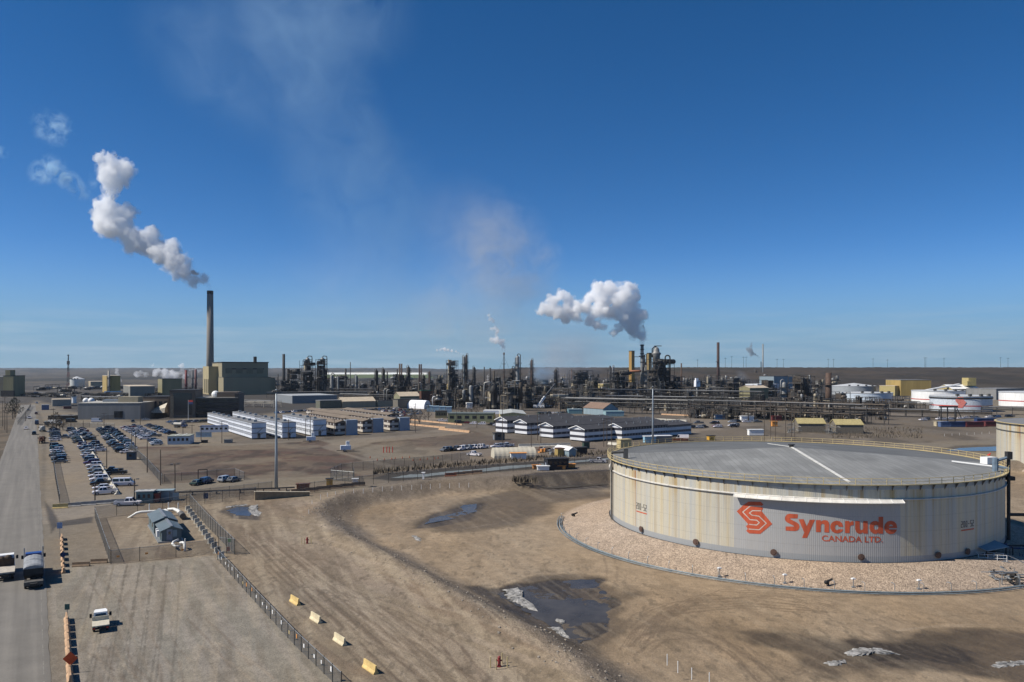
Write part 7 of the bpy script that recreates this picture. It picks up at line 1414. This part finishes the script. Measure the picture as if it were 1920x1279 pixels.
for y_, rr in ((648, 4.2), (656, 3.8), (664, 3.8), (669, 6), (680, 3.9)): MB().rings([(3.1 * mp, (740 - y_) * mp), (rr * mp, (740 - y_) * mp), (rr * mp, (740 - y_) * mp + 1.6 * mp), (3.1 * mp, (740 - y_) * mp + 1.6 * mp)], 20, cap0=False, cap1=False).build('band', ds, g)
MB().path([(-3 * mp, -4, 44 * mp), (-8 * mp, -4, 44 * mp), (-24 * mp, -4, 44 * mp)], 2 * mp, 10).build('duct', mat('rust_orange_duct', (.26, .10, .05), .7), g, True); MB().path([(1 * mp, -5, 46 * mp), (3 * mp, -5, 56 * mp), (3 * mp, -5, 74 * mp), (7 * mp, -5, 76 * mp), (7 * mp, -5, 55 * mp)], 1.2 * mp, 8).build('side_pipe', ds, g, True)
X, Y, mp = at(1184.5, 736); g = thing('lift_tower', 'yellow rectangular tower beside the banded stack', 'tower', X, Y, 0, R(38)); hz = (736 - 659) * mp; MB().box(0, 0, 0, 8 * mp, 7 * mp, hz).build('wall', mat('amber_cladding', (.33, .20, .055), .7, 0, .12, .15), g); MB().box(0, 0, hz, 8.4 * mp, 7.4 * mp, 1).build('roof', ds, g); MB().box(4.2 * mp, 0, 0, .8 * mp, 1.5 * mp, hz * .97).build('ladder', ds, g); MB().bar((4 * mp, 0, hz * .87), (22 * mp, -6, hz * .87), .8, .8).build('walkway', ds, g)
X, Y, mp = at(1219, 742); g = thing('lift_tower', 'short yellow tower left of the domed vessel', 'tower', X, Y + 6, 0, R(30)); hz = (742 - 663) * mp; MB().box(0, 0, hz * .6, 7 * mp, 6 * mp, hz * .4).build('wall', mat('dull_amber', (.20, .145, .06), .7, 0, .2, .15), g); MB().box(0, 0, 0, 6.6 * mp, 5.6 * mp, hz * .6).build('base', steel_d, g); MB().box(0, 0, hz, 7.4 * mp, 6.4 * mp, 1).build('roof', ds, g)
X, Y, mp = at(1307, 752); g = thing('wrapped_head', 'white plastic wrapped scaffold head on the grey column', 'scaffold', X, Y, 27 * mp); MB().box(0, 0, 0, 9 * mp, 8 * mp, 12 * mp, .3, top=(8.4 * mp, 7.4 * mp)).box(-.8 * mp, 0, 12 * mp, 5 * mp, 5 * mp, 4 * mp, .2).build('wrap', mat('white_wrap', (.72, .72, .74), .5, 0, .12, .4, .4, 1), g)
for k in range(3): MB().box(-2 * mp + 2.4 * k * mp, -4.1 * mp, 3 * mp + 3 * k * mp, 1.6 * mp, .3, 2.2 * mp).build('opening', ds, g)
X, Y, mp = at(926, 769); g = thing('hooded_vessel', 'big dark vessel with domed hood and pale down pipes', 'vessel', X, Y, 0); MB().rings([(4.6 * mp, 0), (4.6 * mp, 4 * mp), (4 * mp, 6 * mp), (4.2 * mp, 28 * mp), (8 * mp, 33 * mp), (8 * mp, 40 * mp), (5 * mp, 48 * mp), (2 * mp, 51 * mp)], 22).build('vessel', ds, g, True); MB().rings([(4.8 * mp, 5 * mp), (4.9 * mp, 9 * mp)], 22).build('skirt', tn, g)
for s in (-1, 1): MB().path([(s * 4 * mp, -2, 50 * mp), (s * 10 * mp, -2, 53 * mp), (s * 17 * mp if s < 0 else s * 11 * mp, -2, 51 * mp), (s * 18 * mp if s < 0 else s * 11.5 * mp, -2, 45 * mp), (s * 18 * mp if s < 0 else s * 11.5 * mp, -2, 12 * mp)], 1.4 * mp if s < 0 else .9 * mp, 10).build('down_pipe', insul if s < 0 else steel, g, True)
for px, pb, h_, lb in ((720, 756, 27, 'left one of three pale bend pipes left of the beige warehouse'), (725, 757, 26, 'middle one of three pale bend pipes left of the beige warehouse'), (811, 766, 22, 'white bend pipe at the rusty plant front')): X, Y, mp = at(px, pb); g = thing('bend_pipe', lb, 'pipe', X, Y); MB().path([(0, 0, 0), (0, 0, h_ * mp * .85), (.6 * mp, 0, h_ * mp * .96), (2.4 * mp, 0, h_ * mp), (6 * mp, 0, h_ * mp)], .9 * mp, 8).build('pipe', insul if px < 800 else white_p, g, True); MB().cyl(0, 0, 0, 1.3 * mp, 1.5, 8).build('flange', steel, g)
X, Y, mp = at(1010, 766); g = thing('mobile_crane', 'mobile crane with a white lattice boom leaning right', 'crane', X, Y); MB().box(0, 0, .8, 9, 3, 2.2).build('carrier', white_p, g); wheels(g, (-3, 0, 3), (-1.4, 1.4), .9, .6); MB().bar((0, 0, 3), (12 * mp, 3, 22 * mp), 1.6, 1.6).build('boom', white_p, g); MB().bar((12 * mp, 3, 22 * mp), (32 * mp, 6, 46 * mp), 1.0, 1.0).build('fly_boom', mat('dark_boom', (.1, .1, .1), .6), g)
X, Y, mp = at(1775, 792); g = thing('pipe_bridge', 'dark steel pipe bridge frame with a sloped leg before the emblem tank', 'pipe bridge', X, Y - 2, 0)
for px in (-14, -2, 12): MB().box(px * mp, 0, 0, 1.6 * mp, 1.6 * mp, 30 * mp).build('leg', ds, g)
MB().box(0, 0, 28 * mp, 34 * mp, 3 * mp, 3 * mp).build('beam', ds, g); MB().bar((15 * mp, 0, 28 * mp), (23 * mp, 0, 10 * mp), 1.2 * mp, 1.2 * mp).build('sloped_leg', ds, g)
# pipe racks
for k, (a, b, h_, lv, npz, lb) in enumerate((((1296, 781), (1662, 797), 34, 3, 6, 'long black pipe rack carrying a silver pipe across the right'), ((1056, 771), (1330, 780), 26, 3, 6, 'long pipe rack behind the dark roofed dormitories'), ((1110, 752), (1430, 760), 24, 3, 6, 'pipe rack with a silver top pipe below the coker block'), ((1140, 761), (1400, 768), 20, 2, 6, 'second pipe rack in front of the coker block rack'), ((1580, 778), (1860, 786), 14, 2, 6, 'low pipe rack running before the white tanks'), ((1560, 764), (1760, 770), 14, 2, 5, 'dark pipe rack behind the low right hand rack'), ((1840, 776), (1990, 780), 14, 2, 5, 'pipe rack below the rightmost white tank'), ((640, 752), (735, 756), 14, 2, 5, 'pipe rack behind the tan roofed hall'), ((500, 746), (690, 744), 10, 2, 5, 'far pipe rack behind the blue grey warehouse'), ((1000, 756), (1130, 758), 14, 2, 5, 'pipe rack left of the yellow box building'), ((620, 738), (830, 738), 9, 2, 5, 'far low pipe rack under the slim columns'), ((980, 740), (1140, 741), 12, 2, 5, 'far pipe rack left of the yellow tower'), ((160, 752), (300, 756), 9, 2, 4, 'dark pipe rack behind the long grey warehouse'), ((170, 744), (300, 744), 7, 2, 4, 'far dark pipe rack before the yellow walled hall'), ((448, 762), (520, 764), 12, 2, 4, 'pale frame rack right of the dark office wing'), ((1270, 742), (1470, 745), 16, 2, 5, 'far pipe rack behind the white wrapped head'), ((30, 742), (130, 744), 6, 2, 4, 'far low pipe rack at the end of the road'))): rack(lb, a, b, h_, lv, npz, steel_d if 'pale' not in lb else concrete, seed=k + 3)
# the clutter of low plant between the landmarks
k = 0; r_ = random.Random(21)
for strip, (ya, yb_, x0, x1, stp, hmin, hmax) in {'far': (726, 734, 500, 1560, 21, 12, 30), 'middle': (740, 750, 690, 1520, 18, 14, 32), 'near': (756, 766, 830, 1320, 18, 12, 30), 'left': (728, 738, 60, 400, 22, 4, 10), 'right': (757, 774, 1300, 1700, 19, 12, 26), 'far left': (738, 746, 15, 330, 17, 3, 8), 'road end': (749, 757, 150, 310, 15, 3, 7), 'rack side': (777, 793, 1290, 1660, 21, 12, 24), 'street side': (764, 772, 1000, 1300, 22, 10, 22)}.items():
    x = x0; i = 0
    while x < x1:
        w_ = stp * r_.uniform(.8, 1.5); yb = r_.uniform(ya, yb_)
        if not (strip == 'near' and 905 < x < 1000) and not (strip == 'street side' and 1085 < x < 1165):
            unit(f'low cluttered plant unit in the {strip} strip of the refinery, {ORD[i]} from the left', x, x + w_, yb - r_.uniform(hmin, hmax), yb, 200 + k, r_.choice((steel_d, steel_b, steel_d, steel_b)), 1.1, .9, 'plant_unit', storey=7.0, mass=.6)['group'] = f'low plant units of the {strip} strip'
            i += 1; k += 1
        x += stp
# ------------------------------------------------------------------ steam, smoke and the air itself
def vol_mat(name, col, dens, kind, scale=.05, lo=.35, hi=.65, aniso=.25, step=1.0, pw=1.0, absorb=None):
    m = bpy.data.materials.new(name); m.use_nodes = True; n = m.node_tree.nodes; l = m.node_tree.links; n.remove(n['Principled BSDF']); v = n.new('ShaderNodeVolumePrincipled'); l.new(v.outputs[0], n['Material Output'].inputs['Volume'])
    v.inputs['Color'].default_value = col + (1,); v.inputs['Anisotropy'].default_value = aniso
    if absorb: v.inputs['Absorption Color'].default_value = absorb + (1,)
    if kind == 'even': v.inputs['Density'].default_value = dens; return m
    t = n.new('ShaderNodeTexCoord'); z = n.new('ShaderNodeTexNoise'); z.inputs['Scale'].default_value = scale; z.inputs['Detail'].default_value = 6; z.inputs['Roughness'].default_value = .6; l.new(t.outputs['Object'], z.inputs['Vector'])
    r = n.new('ShaderNodeMapRange'); r.interpolation_type = 'SMOOTHSTEP'; r.inputs[1].default_value = lo; r.inputs[2].default_value = hi; r.inputs[3].default_value = 0 if kind.startswith('wisp') else dens * .08; r.inputs[4].default_value = dens; l.new(z.outputs['Fac'], r.inputs[0]); d = r.outputs[0]
    if kind == 'wisp':        # thins out towards the skin of its ball
        ge = n.new('ShaderNodeNewGeometry'); l.new(ge.outputs['Position'], z.inputs['Vector']); z.inputs['Scale'].default_value = scale
        z.inputs['Distortion'].default_value = .6
        L = n.new('ShaderNodeVectorMath'); L.operation = 'LENGTH'; l.new(t.outputs['Object'], L.inputs[0]); f = n.new('ShaderNodeMapRange'); f.interpolation_type = 'SMOOTHSTEP'; f.inputs[1].default_value = 1.0; f.inputs[2].default_value = .1; l.new(L.outputs['Value'], f.inputs[0])
        k = n.new('ShaderNodeMath'); k.operation = 'MULTIPLY'; l.new(d, k.inputs[0]); l.new(f.outputs[0], k.inputs[1]); d = k.outputs[0]
    l.new(d, v.inputs['Density'])
    try: m.cycles.volume_step_rate = step
    except Exception: pass
    return m
def blob_mesh(P, c, grow, vox, seed, amp, spread):
    r_ = random.Random(seed); b = MB()
    for p in P:
        q0 = (p[0] - c[0], p[1] - c[1], p[2] - c[2]); b.sph(q0, p[3] * grow * .82, 18, 11)
        for q in range(16):
            a, e = r_.uniform(0, 6.28), r_.uniform(-1.2, 1.2); rr = p[3] * r_.uniform(.16, .46) * grow; k = p[3] * spread * r_.uniform(.6, 1.15); b.sph((q0[0] + math.cos(a) * math.cos(e) * k, q0[1] + math.sin(a) * math.cos(e) * k, q0[2] + math.sin(e) * k), rr, 12, 8)
    o = link('plume_source', b.mesh('plume_source')); md = o.modifiers.new('remesh', 'REMESH'); md.mode = 'VOXEL'; md.voxel_size = vox
    dg = bpy.context.evaluated_depsgraph_get(); me = bpy.data.meshes.new_from_object(o.evaluated_get(dg)); bpy.data.objects.remove(o)
    n_ = len(me.vertices); co = np.empty(n_ * 3); me.vertices.foreach_get('co', co); co = co.reshape(-1, 3); nn = np.empty(n_ * 3); me.vertices.foreach_get('normal', nn); nn = nn.reshape(-1, 3)
    av = np.mean([p[3] for p in P]); q = co / (av * .9); s = fbm(q[:, 0] * .8 + q[:, 1] * .5, q[:, 2] * .8 + q[:, 1] * .3, seed, 6) - .5; q2 = co / (av * .28); s2 = np.abs(fbm(q2[:, 0] - q2[:, 1] * .5, q2[:, 2] + q2[:, 1] * .8, seed + 9, 4) - .5)
    best = np.full(n_, 1e9); loc = np.full(n_, av)
    for p in P:
        d_ = np.sqrt(((co - np.array([p[0] - c[0], p[1] - c[1], p[2] - c[2]])) ** 2).sum(1)) - p[3]; w_ = d_ < best; best[w_] = d_[w_]; loc[w_] = p[3]
    loc = np.minimum(loc, av); co = co + nn * ((s * 1.6 - s2 * 1.5) * loc * amp * .8)[:, None]; me.vertices.foreach_set('co', co.ravel()); me.update(); me.materials.clear(); return me
def plume(label, blobs, Y0, m, seed, amp=.35, vox=None, name='steam_plume', crop=None, core=True):
    """billows: a dense core inside a torn, thinner fringe"""
    r_ = random.Random(seed); ox, oy, k = crop; P = []
    for bx, by, br in blobs:
        px, py, r = ox + bx / k, oy + by / k, br / k; P.append(((px - 960) / F * Y0, Y0 + r_.uniform(-.4, .4) * r * Y0 / F, H - (py - YH) * Y0 / F, r * Y0 / F))
    c = P[0]; mc, mf = m
    if not core: me = blob_mesh(P, c, 1.15, vox, seed, amp, .85); me.materials.append(mf); me.name = name; o = link(name, me); o.location = c[:3]; return tag(o, label, 'steam' if 'steam' in name else 'smoke')
    g = thing(name, label, 'steam' if 'steam' in name else 'smoke', *c[:3])
    av_ = np.mean([p[3] for p in P]); me = blob_mesh([p for p in P if p[3] > .6 * av_], c, 1.0, vox, seed, amp, .82); me.materials.append(mc); link('billow', me, g)
    me = blob_mesh(P, c, 1.16, vox, seed + 1, amp, .9); me.materials.append(mf); link('fringe', me, g); return g
def steam(name, col, dc, df, sc_, lo=.42, hi=.62, absorb=None):
    return (vol_mat(name + '_core', col, dc, 'core', sc_ * 1.6, .3, .47, .0, .4, absorb=absorb), vol_mat(name + '_fringe', col, df, 'wisp0', sc_ * 1.5, lo, hi, .0, .35, absorb=absorb))
A_ = [(1456, 1214, 15), (1452, 1192, 20), (1440, 1165, 32), (1405, 1125, 49), (1330, 1120, 67), (1280, 1060, 92), (1200, 1010, 98), (1150, 960, 104), (1080, 930, 98), (1180, 890, 73), (1020, 880, 92), (1015, 785, 76), (940, 860, 98), (860, 830, 104), (800, 760, 98), (720, 740, 98), (640, 690, 98), (590, 640, 79), (680, 620, 104), (780, 620, 85), (840, 600, 61), (620, 570, 61), (660, 510, 61), (700, 450, 67), (720, 390, 85), (690, 310, 92), (640, 240, 73), (620, 190, 55), (690, 190, 61), (740, 240, 85), (800, 290, 79), (760, 340, 73)]
YA = G(394, 737)[1]
plume('white plume leaning left from the tall chimney', A_, YA, steam('chimney_steam', (.997, .997, .998), .12, .06, .07), 3, .8, 1.0, crop=(40, 250, 4.125))
B_ = [(1652, 965, 31), (1650, 920, 47), (1640, 880, 65), (1590, 870, 85), (1560, 820, 69), (1620, 790, 53), (1650, 720, 58), (1700, 745, 23), (1580, 740, 80), (1500, 790, 64), (1450, 840, 48), (1400, 880, 42), (1480, 700, 90), (1560, 650, 74), (1590, 560, 58), (1570, 480, 53), (1520, 455, 48), (1480, 540, 95), (1420, 600, 95), (1360, 490, 80), (1345, 440, 42), (1250, 490, 74), (1230, 440, 37), (1280, 560, 95), (1180, 565, 64), (1350, 690, 95), (1250, 680, 85), (1150, 650, 74), (1080, 670, 74), (1060, 740, 64), (1000, 680, 80), (960, 740, 64), (900, 700, 80), (830, 680, 74), (760, 650, 51), (740, 690, 48), (850, 600, 64), (920, 545, 58), (970, 545, 48), (1000, 600, 64), (1180, 770, 53), (1250, 810, 48), (1300, 840, 42)]
YB = G(1204, 740)[1]
plume('big billowing white cloud over the banded stack', B_, YB, steam('stack_steam', (.997, .997, .998), .16, .08, .06), 5, .8, 1.1, crop=(860, 440, 4.8))
C_ = [(410, 1040, 10), (400, 1010, 25), (385, 970, 35), (340, 950, 35), (300, 950, 28), (340, 905, 18), (350, 870, 25), (330, 840, 22), (300, 850, 22), (310, 780, 22), (285, 760, 20), (270, 725, 18)]
plume('small ragged steam puff above the guyed flare', C_, G(945, 735)[1], steam('flare_steam', (.995, .995, .998), .12, .14, .1, .38, .6), 7, .5, .8, crop=(860, 440, 4.8))
D_ = [(1680, 105, 12), (1640, 100, 14), (1600, 95, 16), (1560, 75, 22), (1500, 65, 26), (1440, 52, 26), (1390, 40, 30), (1330, 45, 28), (1280, 55, 22)]
plume('thin white steam streak blown left from the tall pale column', D_, G(872, 740)[1], steam('column_steam', (.995, .995, .998), .3, .25, .1, .38, .58), 9, .4, .8, crop=(660, 650, 8))
S_ = [(812, 300, 6), (795, 270, 12), (770, 240, 14), (740, 220, 20), (700, 200, 32), (680, 170, 36), (650, 160, 26), (690, 230, 22), (690, 120, 22), (700, 90, 14)]
plume('dark grey smoke drifting from the short black stack', S_, G(1427, 716)[1], steam('grey_smoke', (.30, .33, .38), .05, .2, .05, .32, .58, (.2, .2, .2)), 11, .45, 1.2, 'smoke_plume', crop=(1300, 630, 6.4), core=False)
L_ = [(300, 175, 52), (360, 165, 58), (430, 180, 45), (560, 170, 52), (600, 140, 52), (660, 160, 65), (720, 150, 65), (760, 190, 71), (830, 180, 71), (900, 190, 65), (960, 170, 65), (975, 110, 41), (970, 50, 44), (985, 30, 28), (1000, 200, 52), (520, 30, 31)]
plume('low bank of white steam behind the maroon stacks', L_, 1750.0, steam('cooling_steam', (.995, .995, .998), .03, .09, .03, .4, .6), 13, .5, 1.6, crop=(220, 680, 8), core=False)
plume('short white steam column beside the yellow walled hall', [(1840, 465, 8), (1820, 430, 24), (1790, 395, 28), (1775, 350, 24), (1745, 310, 34), (1760, 270, 30)], 1150.0, steam('hall_steam', (.995, .995, .998), .06, .08, .1), 15, .4, .9, crop=(0, 660, 8))
plume('puffs of steam just left of the tall chimney', [(1090, 110, 22), (1130, 100, 20), (1180, 105, 24), (1220, 130, 24), (1250, 120, 20)], 1730.0, steam('puff_steam', (.995, .995, .998), .03, .06, .05), 17, .4, 1.2, crop=(220, 680, 8))
plume('white vapour beside the dark stack over the hooded vessel', [(600, 490, 22), (595, 450, 22), (605, 415, 14)], G(919, 745)[1] + 6, steam('vessel_steam', (.995, .995, .998), .1, .15, .15), 19, .4, .5, crop=(840, 650, 8))
ball = MB().sph((0, 0, 0), 1.0, 32, 20).mesh('wisp')
def wisp(label, px, py, rx, ry, ang, Y0, dens, col, scale=2.2, lo=.42, hi=.75, dep=.5, step=.5, cat='smoke', absorb=None):
    me = ball.copy(); me.materials.append(vol_mat('thin_smoke', col, dens, 'wisp', scale, lo, hi, .3, step, absorb=absorb)); o = link('smoke_wisp', me); s = Y0 / F
    o.location = ((px - 960) * s, Y0, H - (py - YH) * s); o.scale = (rx * s, min(rx, ry) * s * dep, ry * s); o.rotation_euler = (0, R(ang), 0); return tag(o, label, cat)
W1 = (.62, .84, 1.0)
TAN = (.88, .87, .84)
wisp('broad pale veil of smoke at the top edge of the sky', 590, 20, 230, 150, 10, 600, 0.0158, W1, .03, .2, .78)
wisp('wide faint smoke veil in the upper left sky', 440, 120, 270, 150, 35, 610, 0.0087, W1, .026, .22, .8)
wisp('upper bend of the slanting smoke trail', 600, 150, 140, 110, 30, 620, 0.0128, W1, .034, .24, .78)
wisp('faint slanting smoke trail down the upper sky', 695, 245, 58, 180, -20, 620, 0.0188, W1, .034, .26, .76)
wisp('soft smoke left of the slanting trail', 610, 300, 130, 230, -8, 640, 0.0078, W1, .026, .2, .8)
wisp('broad smoke fading at the lower end of the slanting trail', 715, 400, 150, 200, -12, 650, 0.0093, W1, .026, .2, .8)
wisp('faint grey smoke low in the middle of the sky', 680, 550, 240, 150, 0, 660, 0.0060, (.8, .88, .95), .022, .15, .8)
wisp('brownish smoke cloud drifting above the flare', 945, 480, 115, 150, -25, 700, .028, TAN, .045, .32, .66)
wisp('brownish smoke fringe left of the drifting cloud', 870, 430, 120, 130, -30, 700, 0.0090, TAN, .03, .2, .78)
wisp('small bright tip of the brownish smoke', 1026, 484, 44, 34, -35, 690, .035, (.93, .9, .86), .06, .32, .62)
wisp('dull smoke veil hanging left of the big white cloud', 890, 580, 230, 130, -10, 720, .014, TAN, .034, .26, .7)
wisp('grey smoke veil under the big white cloud', 1050, 650, 180, 80, 0, 740, .016, (.84, .85, .87), .03, .2, .72)
wisp('torn steam shred left of the chimney plume, lower one', 128, 338, 66, 24, 42, YA, .16, W1, .06, .42, .62, cat='steam')
wisp('torn steam shred left of the chimney plume, upper one', 88, 318, 46, 32, -30, YA, .12, W1, .065, .43, .62, cat='steam')
wisp('highest torn steam shred above the chimney plume', 98, 240, 52, 40, 30, YA, .09, W1, .065, .45, .64, cat='steam')
wisp('small steam shred right of the chimney plume neck', 176, 335, 14, 26, 10, YA, .06, W1, .06, .38, .6, cat='steam')
wisp('steam shred cut off by the left edge of the sky', 2, 285, 22, 14, 20, YA, .09, W1, .06, .38, .6, cat='steam')
wisp('grey smoke rising behind the dark frame block', 1060, 680, 95, 75, -25, 1300, .024, (.82, .82, .84), .02, .3, .64)
wisp('white vapour drifting before the lone brown column', 1018, 700, 34, 26, 0, 1150, .08, W1, .04, .32, .62, cat='steam')
wisp('thin blue grey smoke over the plant frame', 1392, 706, 20, 12, 40, 1000, .06, (.6, .65, .7), .06, .3, .6)
wisp('dark thread of smoke beside the thick grey column', 955, 656, 16, 5, 38, G(970, 745)[1], .06, (.5, .52, .55), .08, .25, .6)
hz_ = MB().box(0, 7250, -8, 54000, 14620, 470).mesh('haze'); hz_.materials.append(vol_mat('pale_air', (.72, .85, 1.0), 0.000026, 'even', aniso=.2)); setting(link('haze', hz_), 'stuff')
